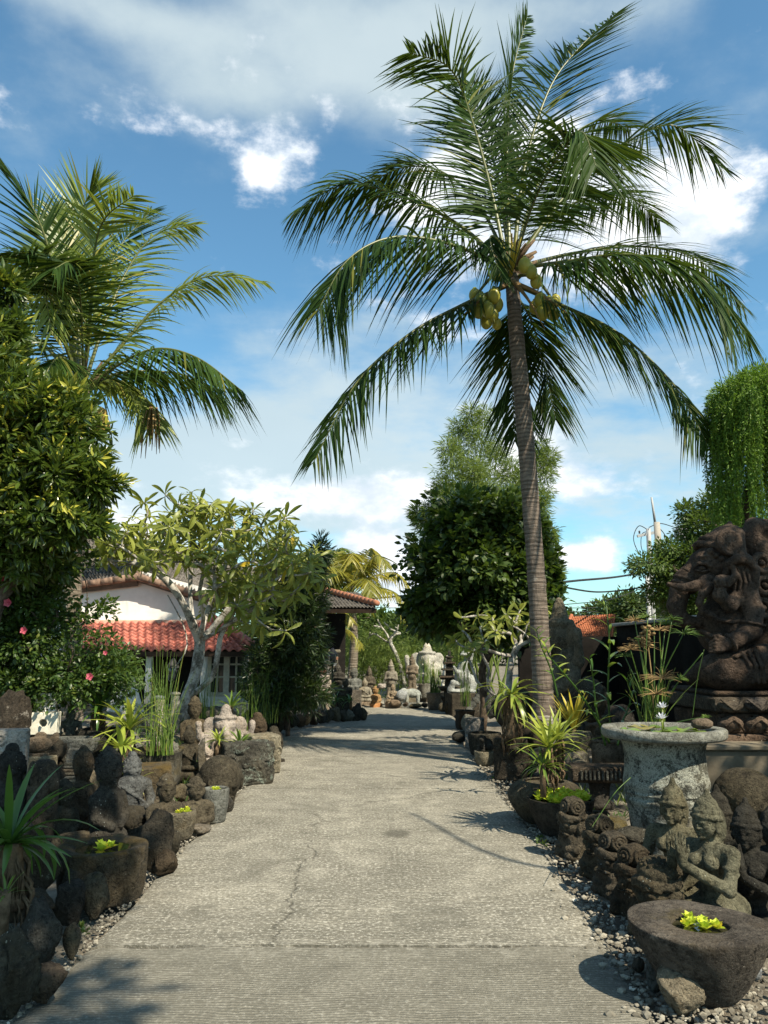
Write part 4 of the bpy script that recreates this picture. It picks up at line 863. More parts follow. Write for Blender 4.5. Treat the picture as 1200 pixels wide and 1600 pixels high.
def left_palm():
    Y0 = 14.; loc = P(112, 1110, Y0); loc[2] = float(bank(loc[0], loc[1]))-.05
    root = thing('coconut_palm', 'sunlit yellow green coconut palm behind the flowering bush on the left', 'palm tree', tuple(loc))
    tp = [P(112, 1115, Y0), P(112, 1000, Y0), P(114, 880, Y0), P(120, 760, Y0), P(126, 660, Y0), P(130, 600, Y0)]; tp[0][2] = loc[2]-.05
    palm_trunk(root, tp, (.20, .165, .155, .15, .14, .13), M['palmbark_b'], loc, rings=.16)
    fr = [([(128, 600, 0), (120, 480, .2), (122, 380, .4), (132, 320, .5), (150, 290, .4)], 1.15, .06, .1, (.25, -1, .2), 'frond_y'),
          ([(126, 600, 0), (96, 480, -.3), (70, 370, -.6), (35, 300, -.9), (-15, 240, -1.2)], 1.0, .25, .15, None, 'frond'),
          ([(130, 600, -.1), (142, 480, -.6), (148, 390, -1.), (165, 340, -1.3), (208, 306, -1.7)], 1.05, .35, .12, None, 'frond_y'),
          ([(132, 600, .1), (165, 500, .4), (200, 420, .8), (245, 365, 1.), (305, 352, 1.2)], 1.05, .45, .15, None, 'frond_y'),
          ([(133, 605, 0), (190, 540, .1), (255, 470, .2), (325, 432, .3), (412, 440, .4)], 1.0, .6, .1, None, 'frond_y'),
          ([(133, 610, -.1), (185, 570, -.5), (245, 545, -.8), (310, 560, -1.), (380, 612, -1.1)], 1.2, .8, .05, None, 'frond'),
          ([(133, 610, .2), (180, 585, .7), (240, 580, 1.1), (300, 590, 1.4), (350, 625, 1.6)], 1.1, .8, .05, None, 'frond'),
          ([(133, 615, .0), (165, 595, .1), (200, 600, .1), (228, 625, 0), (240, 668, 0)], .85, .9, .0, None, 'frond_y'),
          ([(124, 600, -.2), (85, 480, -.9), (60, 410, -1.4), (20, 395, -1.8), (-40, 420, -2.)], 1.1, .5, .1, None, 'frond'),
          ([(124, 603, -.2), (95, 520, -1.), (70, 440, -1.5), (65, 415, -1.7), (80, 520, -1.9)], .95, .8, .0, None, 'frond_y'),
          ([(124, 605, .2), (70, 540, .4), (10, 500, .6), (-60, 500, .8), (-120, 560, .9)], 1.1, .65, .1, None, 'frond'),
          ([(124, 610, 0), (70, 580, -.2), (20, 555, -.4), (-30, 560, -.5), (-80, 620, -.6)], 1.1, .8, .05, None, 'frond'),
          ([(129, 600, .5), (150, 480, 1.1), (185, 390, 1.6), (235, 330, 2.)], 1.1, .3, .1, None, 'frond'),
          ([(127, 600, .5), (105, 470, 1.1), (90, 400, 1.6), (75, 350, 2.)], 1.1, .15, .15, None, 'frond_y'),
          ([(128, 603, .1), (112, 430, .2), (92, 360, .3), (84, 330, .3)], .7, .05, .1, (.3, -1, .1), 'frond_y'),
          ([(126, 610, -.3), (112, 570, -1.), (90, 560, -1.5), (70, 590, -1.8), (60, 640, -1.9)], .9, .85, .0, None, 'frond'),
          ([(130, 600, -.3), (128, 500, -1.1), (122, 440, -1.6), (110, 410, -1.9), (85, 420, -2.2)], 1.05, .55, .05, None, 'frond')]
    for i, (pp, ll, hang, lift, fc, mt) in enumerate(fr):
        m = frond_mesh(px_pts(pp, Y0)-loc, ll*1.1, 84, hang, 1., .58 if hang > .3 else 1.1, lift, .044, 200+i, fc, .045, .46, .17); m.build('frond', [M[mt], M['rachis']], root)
    m = MB(); 
    for i in range(14): a = i*2.4; b = P(130, 612, Y0)-loc; d = np.array((math.cos(a), math.sin(a), random.uniform(.5, 1.2))); m.tube([b, b+d*.25, b+d*.5], (.07, .045, .03), 6, flat=.5)
    m.build('leaf_base', M['fibre'], root)
    for px, py, dy in ((163, 666, -.4), (150, 655, -.5), (148, 672, -.3), (158, 648, -.2), (138, 660, -.6), (140, 640, -.6)):
        m = MB(); m.ico((0, 0, 0), (.105, .105, .14), 3, .05, 1.5); m.build('coconut', M['coconut_o'], root, tuple(P(px, py, Y0+dy)-loc))
    m = MB(); a = P(238, 640, Y0)-loc
    for i in range(26): t = rng.normal(size=3)*.07; m.tube([a+t, a+t*1.8+np.array((0, 0, -.25)), a+t*2+np.array((0, 0, -.55-.15*random.random()))], (.02, .02, .004), 4, flat=.3)
    m.build('dry_frond_tip', M['dry'], root)
left_palm()

def small_palm(px, pyc, pyb, Y, n, L, label, mat, seed, group=None, hang=.75, lean=0):
    b = P(px, pyb, Y); c = P(px+lean, pyc, Y); root = thing('palm_tree', label, 'palm tree', tuple(b), group=group)
    palm_trunk(root, [b, (b+c)/2+np.array((.1, 0, 0)), c], (.16, .12, .10), M['palmbark_b'], b, 10, .2)
    rs = random.Random(seed)
    for i in range(n):
        az = i*2.4; el = R(70-85*(i/n)+rs.uniform(-8, 8)); d = np.array((math.cos(az)*math.cos(el), math.sin(az)*math.cos(el), math.sin(el))); l = L*rs.uniform(.8, 1.1)
        p0 = c-b; pts = [p0, p0+d*l*.35, p0+d*l*.7+np.array((0, 0, -.10*l)), p0+d*l*.92+np.array((0, 0, -.42*l))]
        m = frond_mesh(pts, L*.30, 46, hang, 1., .4, .05, .05*L/2.4, seed*50+i, None, .035, .45); m.build('frond', [M[mat], M['rachis']], root)
small_palm(548, 915, 1090, 24., 14, 2.2, 'golden leaved palm behind the pavilion roof, between bush and sky', 'frond_gold', 3)
small_palm(505, 905, 1090, 25., 12, 2.2, 'greener palm rising just left of the golden one behind the pavilion', 'frond_y', 4)
small_palm(515, 975, 1085, 22.5, 9, 1.2, 'short yellow drooping palm under the corner of the pavilion roof', 'frond_gold', 5)

# ------------------------------------------------------------------ broad-leaved trees
def ragged(cen, out, rr, mid, n, L, step):
    """leafy shoots that break the outline of a crown"""
    mid = np.asarray(mid); C_, O_, R_ = [cen], [out], [rr]
    for i in rng.choice(len(cen), min(n, len(cen)), False):
        d = nrm(nrm(cen[i]-mid)+.45*rng.normal(size=3)+np.array((0, 0, .25))); l = L*rng.uniform(.35, 1.); k = max(2, int(l/step)); t = np.linspace(.15, 1, k)[:, None]
        C_.append(cen[i]+d*l*t+np.array((0, 0, -.12))*l*t*t); O_.append(np.tile(d, (k, 1))); R_.append(np.full(k, min(1, rr[i]+.1)))
    return np.vstack(C_), np.vstack(O_), np.concatenate(R_)
def dark_tree():
    Y0 = 15.5; b = P(752, 1080, Y0); b[2] = float(bank(b[0], b[1]))-.05; root = thing('broadleaf_tree', 'dense dark green round tree standing behind the coconut trunk', 'tree', tuple(b))
    s = S(880, Y0); cs = [((748, 875, 0), (90, 92, 1.2)), ((700, 900, -.2), (54, 62, .9)), ((800, 880, .1), (60, 88, 1.0)), ((725, 812, 0), (60, 42, .8)), ((780, 830, .2), (66, 48, .9)), ((700, 950, .1), (66, 40, .9)), ((770, 950, 0), (84, 46, 1.0)), ((662, 950, .1), (26, 16, .4)), ((850, 905, .3), (24, 46, .6))]
    cen, out = [], []
    for (px, py, dy), (rx, rz_, ry) in cs:
        n = int(rx*rz_*.066)+24; p, q = shell(P(px, py, Y0+dy)-b, (rx*s, ry, rz_*s), n, .55, 3.6, .9, px); cen.append(p); out.append(q)
    cen = np.vstack(cen); out = np.vstack(out); m = MB(); rr = rng.random(len(cen))*.8; rr[rng.random(len(cen)) < .05] = 1.
    cen, out, rr = ragged(cen, out, rr, (0, 0, 2.4), 130, .26, .09); clumps(m, cen, out, 12, .16, .155, .105, .75, True, rr, .15, .15); m.build('crown', M['dark_l'], root)
    m = MB(); tips = cen[rng.choice(len(cen), 70, False)]*.93
    N, par, rad, _ = grow([[(0, 0, 0), (.05, 0, .6), (.02, .02, 1.1)]], tips, .012, .14); limbs(m, N, par, rad); m.build('trunk', M['bark'], root)
dark_tree()
def left_tree():
    Y0 = 8.6; b = P(-40, 1180, Y0); b[2] = float(bank(b[0], b[1]))-.05; root = thing('glossy_tree', 'glossy leaved tree with yellow green shoot tips filling the left edge below the palm', 'tree', tuple(b))
    s = S(700, Y0); cs = [((30, 700, 0), (100, 100, .9)), ((95, 660, -.1), (62, 48, .5)), ((-15, 620, .2), (62, 66, .6)), ((105, 740, -.2), (48, 44, .5)), ((20, 800, -.1), (100, 70, .8)), ((40, 860, .1), (70, 50, .6)), ((-60, 530, .2), (80, 50, .6)), ((2, 455, .3), (34, 22, .3)), ((145, 758, -.2), (26, 20, .25)), ((80, 640, 0), (46, 28, .4)), ((-60, 650, -.3), (110, 160, .9)), ((6, 520, .1), (40, 22, .3)), ((100, 815, -.2), (46, 32, .45))]
    cen, out = [], []
    for (px, py, dy), (rx, rz_, ry) in cs:
        n = int(rx*rz_*.062)+30; p, q = shell(P(px, py, Y0+dy)-b, (rx*s, ry, rz_*s), n, .5, 3.6, .75, px+9); cen.append(p); out.append(q)
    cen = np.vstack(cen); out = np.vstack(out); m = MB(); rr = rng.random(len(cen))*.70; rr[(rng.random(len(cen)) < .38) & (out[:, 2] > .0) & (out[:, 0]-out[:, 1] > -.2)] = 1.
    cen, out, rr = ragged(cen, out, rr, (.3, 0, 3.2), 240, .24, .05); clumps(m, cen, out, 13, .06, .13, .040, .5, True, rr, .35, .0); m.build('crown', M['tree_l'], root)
    m = MB(); tips = cen[rng.choice(len(cen), 110, False)]*.95
    N, par, rad, _ = grow([[(0, 0, 0), (.03, 0, 1.), (.1, 0, 1.9)]], tips, .01, .12); limbs(m, N, par, rad); m.build('trunk', M['bark'], root)
left_tree()
def hibiscus_bush():
    Y0 = 9.2; b = P(60, 1140, Y0); b[2] = float(bank(b[0], b[1]))-.05; root = thing('hibiscus_bush', 'big rambling bush with a few pink flowers at the left edge under the glossy tree', 'bush', tuple(b))
    s = S(950, Y0); cs = [((30, 900, 0), (80, 70, .6)), ((70, 955, 0), (44, 60, .5)), ((30, 1000, -.1), (80, 70, .6)), ((120, 1055, -.1), (62, 40, .5)), ((60, 1070, -.1), (80, 34, .5)), ((185, 1050, .1), (36, 40, .3)), ((20, 860, 0), (60, 40, .4)), ((75, 880, 0), (40, 34, .3)), ((-40, 960, 0), (80, 130, .6)), ((45, 830, .1), (80, 50, .5)), ((10, 1060, .2), (70, 50, .5))]
    cen, out = [], []
    for (px, py, dy), (rx, rz_, ry) in cs:
        n = int(rx*rz_*.075)+30; p, q = shell(P(px, py, Y0+dy)-b, (rx*s, ry, rz_*s), n, .75, 3., .55, px+3); cen.append(p); out.append(q)
    for px0, py0, px1, py1 in ((110, 1000, 178, 945), (120, 980, 172, 960), (110, 900, 150, 880), (150, 1060, 238, 1075), (90, 1040, 200, 1030), (120, 1010, 185, 1005), (60, 860, 125, 850)):   # long leafy shoots
        k = 16; t = np.linspace(0, 1, k)[:, None]; p = (P(px0, py0, Y0-.4)-b)*(1-t)+(P(px1, py1, Y0-.3)-b)*t+np.array((0, 0, .12))*np.sin(t*3.1); cen.append(p); out.append(np.tile((.6, -.4, .3), (k, 1)))
    cen = np.vstack(cen); out = np.vstack(out); m = MB(); rr = rng.random(len(cen))*.9; rr[rng.random(len(cen)) < .06] = 1.
    clumps(m, cen, out, 11, .085, .058, .034, .6, True, rr, .2, .1); m.build('foliage', M['hibiscus'], root)
    m = MB(); tips = cen[rng.choice(len(cen), 120, False)]
    N, par, rad, _ = grow([[(0, 0, 0), (0, 0, .3)]], tips, .006, .05, pen=.2); limbs(m, N, par, rad, 5); m.build('stems', M['bark'], root)
    for px, py, sc in ((71, 828, 1.), (13, 942, .9), (8, 905, .7), (38, 985, .8), (141, 1057, .8), (165, 1020, .5)):
        m = MB(); c = P(px, py, Y0-.62 if py > 840 else Y0-.5)-b
        for i in range(5):
            a = i*1.2566; d = np.array((math.cos(a), -.45, math.sin(a))); leaves(m, np.array([(0, 0, 0.)]), d[None], np.array([(0, -1, .2)]), .062*sc, .062*sc, None, .2, -.1)
        m.tube([(0, 0, 0), (0, -.06*sc, .01)], (.004, .003), 5); m.build('flower', M['petal_p'], root, tuple(c))
hibiscus_bush()
def frangipani(root, b, trunk, limbs_, tips, per, L, W, r_tip, r_max, cap=300, mat='frangi', seed=1, outc=None):
    rs = random.Random(seed); N, par, rad, ends = grow([trunk]+limbs_, tips, r_tip, r_max, .10, .2, .5, 2.5)
    m = MB(); limbs(m, N, par, rad, 9); m.build('trunk', M['paleb'], root)
    meshes = []
    for v in range(5):
        k = 8; s = np.linspace(0, 1, k); w = np.interp(s, (0, .08, .3, .65, .9, 1), (.1, .16, .62, 1., .62, .03))*W/L*.5; dr = rs.uniform(.4, 1.3); a = np.linspace(0, dr, k); x = np.concatenate(([0], np.cumsum(np.cos(a)[1:])))/(k-1); z = -np.concatenate(([0], np.cumsum(np.sin(a)[1:])))/(k-1)
        V = np.stack((np.stack((x, -w, z+.35*w), 1), np.stack((x, 0*w, z), 1), np.stack((x, w, z+.35*w), 1)), 1).reshape(-1, 3); i = np.arange(k-1)*3
        mb = MB(); mb.add(V, [np.vstack((np.stack((i, i+3, i+4, i+1), 1), np.stack((i+1, i+4, i+5, i+2), 1)))], (.25, .45, .6, .75, 1.)[v]); meshes.append(mb.mesh('leaf', M[mat]))
    allv = []
    for e, ti in ends:
        t = N[e]; dirv = nrm(N[e]-N[par[e]]); dirv = nrm(dirv+np.array((0, 0, .5))); q = Vector(dirv).to_track_quat('Z', 'Y'); n = rs.randint(per-2, per+3)
        for i in range(n):
            el = 58-100*(i/n)+rs.uniform(-14, 14); az = i*2.39996+rs.uniform(-.4, .4); e_ = q.to_matrix()@Euler((rs.uniform(-.4, .4), -R(el), az)).to_matrix()
            sc = L*rs.uniform(.65, 1.15); v = 4 if (rs.random() < .035 and i > n*.6) else rs.randrange(4); allv.append((t-dirv*rs.uniform(0, .06), e_.to_euler(), sc, v))
    allv.sort(key=lambda q: q[0][1]); rest = MB()
    for i, (p, e_, sc, v) in enumerate(allv):
        if i < cap: link('leaf', meshes[v], root, tuple(p), rot=e_, scale=sc)
        else:
            co = np.empty(len(meshes[v].vertices)*3); meshes[v].vertices.foreach_get('co', co); co = co.reshape(-1, 3)*sc@np.array(e_.to_matrix()).T+p
            fs = np.array([f.vertices[:] for f in meshes[v].polygons]); rest.add(co, [fs], (.25, .45, .6, .75, 1.)[v])
    if rest.n: o = rest.build('leaves', M[mat], root); o['kind'] = 'stuff'
def left_frangipani():
    Y0 = 12.6; b = P(287, 1125, Y0); root = thing('frangipani_tree', 'pale branched frangipani tree with drooping leaf rosettes in front of the white house', 'tree', tuple(b)); q = lambda px, py, dy=0.: P(px, py, Y0+dy)-b
    trunk = [q(284, 1130), q(292, 1092), q(303, 1062), q(310, 1028), q(312, 1000)]
    lim = [([q(300, 975, -.2), q(290, 950, -.3), q(268, 915, -.4), q(235, 885, -.5), q(190, 855, -.6), q(160, 835, -.6)], 4), ([q(300, 960, .3), q(297, 920, .4), q(300, 870, .5), q(292, 820, .5)], 4),
           ([q(330, 985, .2), q(350, 960, .3), q(385, 925, .4), q(430, 885, .5), q(470, 860, .6)], 4), ([q(335, 990, -.3), q(352, 978, -.5), q(395, 952, -.7), q(430, 925, -.8)], 4), ([q(322, 960, .7), q(345, 900, .9), q(365, 850, 1.), q(380, 820, 1.1)], 4),
           ([q(272, 1100, .2), q(266, 1072, .35), q(276, 1040, .45), q(292, 1012, .5), q(286, 975, .7), q(262, 930, .9)], 0), ([q(330, 1060, -.2), q(340, 1025, -.3), q(346, 990, -.4), q(368, 950, -.5)], 1), ([q(318, 965, -.5), q(312, 920, -.8), q(330, 860, -1.), q(345, 835, -1.1)], 4)]
    tips = []; s = S(880, Y0); rs = np.random.default_rng(5)
    while len(tips) < 185:
        u = rs.uniform(-1, 1, 3)
        if u@u > 1 or u@u < .34: continue
        px, py, dy = 322+u[0]*186, 890+u[1]*112-30*(abs(u[0]) < .8)*0, u[2]*1.5
        if (px < 325 and py > 880) or (py > 930 and rs.random() < .8): continue
        if py < 765+0.0012*(px-280)**2*(1 if px < 280 else .7): continue
        p = q(px, py, dy)
        if all(np.linalg.norm(p-t) > .155 for t in tips): tips.append(p)
    tips += [q(448, 985, -.7), q(400, 940, -.9), q(372, 945, -1.), q(150, 800, -.5), q(165, 770, -.3), q(258, 772, .2), q(300, 768, .2), q(395, 795, .4), q(225, 785, 0), q(445, 845, .2), q(490, 860, .3), q(478, 905, .1), q(455, 930, -.2)]
    frangipani(root, b, trunk, lim, tips, 10, .33, .070, .0115, .125, 300)
left_frangipani()
def right_frangipani():
    Y0 = 13.; b = P(790, 1092, Y0); b[2] = float(bank(b[0], b[1])); root = thing('frangipani_tree', 'low twisting frangipani with bare pale limbs left of the coconut trunk', 'tree', tuple(b)); q = lambda px, py, dy=0.: P(px, py, Y0+dy)-b
    trunk = [q(793, 1100), q(795, 1070), q(798, 1040), q(801, 1025)]
    lim = [([q(812, 1010, -.1), q(828, 1000, -.2), q(840, 985, -.3)], 3), ([q(780, 1022, -.2), q(760, 1015, -.3), q(742, 1014, -.4), q(728, 1012, -.4)], 3), ([q(806, 1005, .1), q(800, 992, .2), q(788, 988, .2), q(775, 990, .2)], 3), ([q(815, 1000, .3), q(806, 975, .4), q(812, 955, .4)], 3),
           ([q(772, 1085, -.2), q(762, 1065, -.3), q(764, 1045, -.3), q(752, 1020, -.4)], 0), ([q(750, 1070, -.5), q(742, 1055, -.6), q(735, 1035, -.6)], 0)]
    tips = [q(*p) for p in ((735, 1000, -.5), (722, 985, -.4), (750, 980, -.4), (770, 968, .2), (790, 960, .3), (812, 955, .5), (835, 965, -.2), (842, 985, -.4), (760, 1000, -.6), (742, 1015, -.7), (776, 985, 0), (800, 978, -.3), (730, 1028, -.6), (824, 975, .3), (745, 962, .2), (712, 1000, -.2), (850, 1000, -.1), (860, 1020, -.4), (848, 950, .2), (720, 965, .2))]
    frangipani(root, b, trunk, lim, tips, 9, .27, .075, .017, .085, 220, seed=8)
right_frangipani()
def oleander():
    Y0 = 14.8; b = P(450, 1110, Y0); b[2] = float(bank(b[0], b[1]))-.05; root = thing('oleander_bush', 'tall very dark narrow leaved bush between the porch and the far stone bed', 'bush', tuple(b)); s = S(1000, Y0)
    cen, out = [], []
    for (px, py, dy), (rx, rz_, ry) in (((452, 1000, 0), (62, 90, .8)), ((430, 1060, 0), (50, 60, .6)), ((478, 935, .1), (34, 56, .6)), ((474, 1010, .1), (24, 60, .5)), ((440, 930, .2), (50, 50, .6)), ((500, 870, .2), (14, 34, .3)), ((470, 1080, -.1), (50, 30, .5)), ((408, 1090, .2), (26, 40, .4))):
        n = int(rx*rz_*.14)+20; p, q = shell(P(px, py, Y0+dy)-b, (rx*s, ry, rz_*s), n, .6, 3., .4, px); cen.append(p); out.append(q)
    cen = np.vstack(cen); out = np.vstack(out); m = MB(); clumps(m, cen, out, 13, .06, .15, .022, .4, True, None, .3, .05); m.build('foliage', M['oleander'], root)
    m = MB(); N, par, rad, _ = grow([[(0, 0, 0), (0, 0, .2)]], cen[rng.choice(len(cen), 60, False)], .008, .05, pen=.2); limbs(m, N, par, rad, 5); m.build('stems', M['bark'], root)
oleander()
def bamboo():
    Y0 = 26.; b = P(770, 1065, Y0); b[2] = 0; root = thing('bamboo_clump', 'tall feathery bamboo clump rising above the dark round tree', 'bamboo', tuple(b)); s = S(800, Y0)
    m = MB(); cen = []; outs = []
    culms = [(700, 690, -.4, 44), (735, 636, 0, 46), (760, 640, .2, 40), (780, 690, .4, 44), (800, 720, 0, 48), (690, 750, -.3, 36), (665, 790, -.2, 26), (648, 795, 0, 18), (740, 720, -.4, 50), (765, 760, -.5, 50), (820, 740, .3, 44), (848, 690, .4, 26), (862, 705, .5, 22), (850, 770, .2, 30), (862, 830, .2, 22), (715, 660, .3, 36), (700, 780, -.6, 40), (830, 800, -.2, 40), (868, 885, 0, 22)]
    for px, py, dy, wpx in culms:
        tip = P(px, py, Y0+dy*2)-b; base = np.array((rng.normal()*.5, rng.normal()*.5+dy, 0)); c = catmull([base, base*.5+tip*.45+np.array((0, 0, .3)), tip*.8+base*.2+np.array((0, 0, .25)), tip], 40); m.tube(c, np.linspace(.035, .006, 40), 5, r=.6)
        k = 170; t = 1-rng.random(k)**1.1*.62; p = c[np.clip((t*39).astype(int), 0, 39)]; q = rdir(k); q[:, 2] = q[:, 2]*.5+.1; w = wpx*s*np.sin(np.clip((1-t)*2.6+.25, 0, 1.57))
        cen.append(p+q*w[:, None]*rng.random((k, 1))**.7); outs.append(q)
    m.build('culms', M['bamboo'], root); cen = np.vstack(cen); outs = np.vstack(outs); m = MB(); clumps(m, cen, outs, 13, .19, .24, .028, .3, False, None, .2, .25); m.build('foliage', M['bamboo'], root)
bamboo()
def creeper():
    Y0 = 10.2; b = P(1172, 1100, Y0); b[2] = 0; root = thing('weeping_tree', 'weeping tree with a curtain of thin bright green hanging strands at the right edge', 'tree', tuple(b)); s = S(700, Y0)
    m = MB(); pos, dr, rr = [], [], []
    for i in range(900):
        a = rng.random()*6.283; q = rng.random()**.5; px, dy = 1200+q*92*math.cos(a), q*.95*math.sin(a)
        top = 572+52*(abs(px-1200)/92)**2.2+14*rng.random()+30*q*abs(math.sin(a)); ln = rng.uniform(70, 275)*(1 if rng.random() < .85 else .5)
        if px > 1188: ln *= 1.05
        p0 = P(px, top, Y0+dy)-b; n = int(ln/2.0); t = np.linspace(0, 1, n); L = ln*s
        sw = np.stack((.05*fbm(np.stack((t*3, t*0+i, t*0), 1), 2)+.05*t*rng.normal()*.5, .05*fbm(np.stack((t*3, t*0+i+50, t*0), 1), 2), -t*L), 1)
        if q > .5: sw[:, 0] += .09*math.cos(a)*np.sin(np.minimum(t*5, 1.57))
        p = p0+sw; pos.append(p); d = rng.normal(size=(n, 3))*.7; d[:, 2] -= .9; dr.append(d); rr.append(np.clip(rng.random()*.6+.4*rng.random(n), 0, 1))
        m.tube(p[::4] if n > 12 else p, .003, 3, r=.2, cap=False)
    m.build('strands', M['willow'], root); m = MB(); pos = np.vstack(pos); leaves(m, pos, np.vstack(dr), rng.normal(size=pos.shape), .055, .017, np.concatenate(rr), .2, .1, False); 
    p, q = shell(P(1200, 628, Y0)-b, (88*s, .9, 52*s), 900, .3, 2., .2, 5, .0); clumps(m, p, q, 12, .08, .06, .018, .4, False); m.build('foliage', M['willow'], root)
    m = MB(); tr = [(0, 0, 0), (.05, .1, 1.6), (.1, .1, 3.0), P(1200, 620, Y0)-b]; m.tube(catmull(tr, 30), np.linspace(.11, .05, 30), 9)
    for i in range(9): a = i*.7; e = P(1200, 610, Y0)-b+np.array((math.cos(a)*.6, math.sin(a)*.7, -.1)); c = P(1200, 640, Y0)-b; m.tube(catmull([c-np.array((0, 0, .5)), (c+e)/2+np.array((0, 0, .15)), e], 10), np.linspace(.04, .01, 10), 6)
    m.build('trunk', M['bark'], root)
creeper()
def wide_tree(name, label, Y0, base, cs, n_, L, W, mat, tips=60, rmax=.2, group=None, per=12, rad=.3, fine=False, flat=.75):
    b = P(*base, Y0); b[2] = 0; root = thing(name, label, 'tree', tuple(b), group=group); s = S(850, Y0); cen, out = [], []
    for (px, py, dy), (rx, rz_, ry) in cs:
        n = int(rx*rz_*n_)+15; p, q = shell(P(px, py, Y0+dy)-b, (rx*s, ry, rz_*s), n, .5, 2.6, .45, px); cen.append(p); out.append(q)
    cen = np.vstack(cen); out = np.vstack(out); m = MB(); clumps(m, cen, out, per, rad, L, W, flat, fine, None, .15, .1); m.build('crown', M[mat], root)
    m = MB(); t = np.array([P(px, py, Y0+dy)-b for (px, py, dy), _ in cs]); N, par, rd, _ = grow([[(0, 0, 0), (.1, 0, 1.2), (.1, 0, 2.0)]], cen[rng.choice(len(cen), tips, False)], .02, rmax); limbs(m, N, par, rd, 6); m.build('trunk', M['bark'], root)
wide_tree('spreading_tree', 'spreading layered tree beyond the wall behind the big elephant statue', 24., (1110, 1040), [((1095, 830, 0), (30, 26, 1.2)), ((1075, 875, 0), (42, 24, 1.3)), ((1110, 880, .5), (40, 40, 1.3)), ((1120, 790, .3), (26, 26, 1.)), ((1060, 905, 0), (40, 20, 1.2)), ((1012, 882, -.5), (30, 8, 1.)), ((1085, 940, .4), (50, 40, 1.4)), ((1140, 850, .4), (30, 60, 1.2)), ((1040, 860, -.3), (18, 10, .6)), ((1070, 800, .2), (12, 9, .4)), ((1030, 925, 0), (20, 12, .7))], .30, .13, .06, 'wood_l', rad=.26, per=13)
for cs, lab, yy, bs in (([((910, 985, 0), (30, 16, 1.5)), ((945, 960, 0), (30, 16, 1.5)), ((880, 975, .5), (26, 18, 1.4))], 'bushy tree far beyond the red roof', 44., (920, 1020)),
                        ([((980, 948, 0), (26, 18, 1.3)), ((1008, 955, .3), (20, 20, 1.2)), ((960, 965, .2), (20, 14, 1.1))], 'dark tree crown beyond the wall beside the utility poles', 40., (985, 1020)),
                        ([((1040, 962, 0), (24, 14, 1.2)), ((1062, 958, .3), (20, 20, 1.2))], 'low tree crown between the leaning pole and the elephant statue trunk', 38., (1050, 1020))):
    wide_tree('far_tree', lab, yy, bs, cs, .28, .3, .14, 'far_l', 20, .15, None, 10, .35)
for cs, lab, yy, bs in (([((600, 985, 0), (30, 22, 1.5)), ((570, 975, .5), (34, 24, 1.5))], 'dark green tree behind the golden palm at the far end', 34., (590, 1060)),
                        ([((640, 990, 0), (34, 26, 1.5)), ((665, 1000, 0), (26, 30, 1.5)), ((620, 1005, 0), (24, 20, 1.2))], 'light green tree filling the gap at the end of the road', 32., (640, 1060)),
                        ([((700, 985, 0), (34, 20, 1.5)), ((690, 1010, 0), (28, 20, 1.5)), ((735, 1000, 0), (24, 30, 1.3))], 'green tree behind the dark stone shrine', 33., (700, 1060)),
                        ([((680, 962, 0), (40, 12, 2.)), ((640, 968, 0), (30, 10, 2.))], 'distant treetops under the power lines', 60., (670, 1020))):
    wide_tree('far_tree', lab, yy, bs, cs, .26, .26, .12, 'wood_l', 20, .15, None, 11, .32)
def bare_tree():
    Y0 = 25.; b = P(632, 1075, Y0); b[2] = 0; root = thing('bare_tree', 'small leafless white barked tree at the end of the road', 'tree', tuple(b)); q = lambda px, py, dy=0.: P(px, py, Y0+dy)-b
    tr = [q(634, 1080), q(628, 1050), q(618, 1020), q(610, 1005)]; lim = [([q(604, 990), q(596, 980), q(592, 972)], 3), ([q(612, 995), q(620, 985), q(622, 978)], 3), ([q(600, 1000, .3), q(585, 990, .3)], 3)]
    tips = [q(*t) for t in ((590, 968, 0), (600, 972, .3), (622, 976, 0), (618, 980, -.3), (578, 988, .2), (584, 978, -.2), (606, 978, .4), (575, 998, .3), (625, 990, .2), (612, 984, .5))]
    N, par, rd, _ = grow([tr]+lim, tips, .022, .10); m = MB(); limbs(m, N, par, rd, 6); m.build('trunk', M['paleb'], root)
bare_tree()
def woods():
    m = MB(); xs = np.linspace(-60, 70, 90); cen = []
    for x in xs: n = 60; h = 2.6+1.2*vnoise(np.array([[x*.2, 0, 0]]))[0]; cen.append(np.stack((x+rng.normal(size=n)*1.2, 72+rng.normal(size=n)*2, h*rng.random(n)**.7), 1))
    cen = np.vstack(cen); clumps(m, cen, np.tile((0, -.5, .6), (len(cen), 1)), 7, .5, .6, .35, .7, False); m.build('far_woods', M['far_l'], kind='stuff', label='far off line of trees closing the horizon', cat='woods')
    # undergrowth between the far statues and the trees
    m = MB(); cen = []
    for px, py, w, h, Y in ((575, 1040, 34, 40, 25.5), (610, 1035, 40, 44, 25.8), (640, 1045, 20, 40, 25.5), (560, 1020, 30, 40, 26), (590, 1000, 40, 24, 27), (650, 1030, 30, 40, 26.5), (690, 1030, 40, 40, 27)):
        n = 260; s = S(py, Y); c = P(px, py, Y); cen.append(c+rng.normal(size=(n, 3))*np.array((w*s*.5, .5, h*s*.5)))
    cen = np.vstack(cen); cen = cen[cen[:, 2] > .05]; clumps(m, cen, np.tile((0, -.6, .3), (len(cen), 1)), 9, .16, .24, .022, .2, False, None, .2, .4); m.build('bamboo_grass', M['bamboo'], kind='stuff', label='feathery pale green bamboo grass behind the far statues', cat='bamboo grass')
woods()
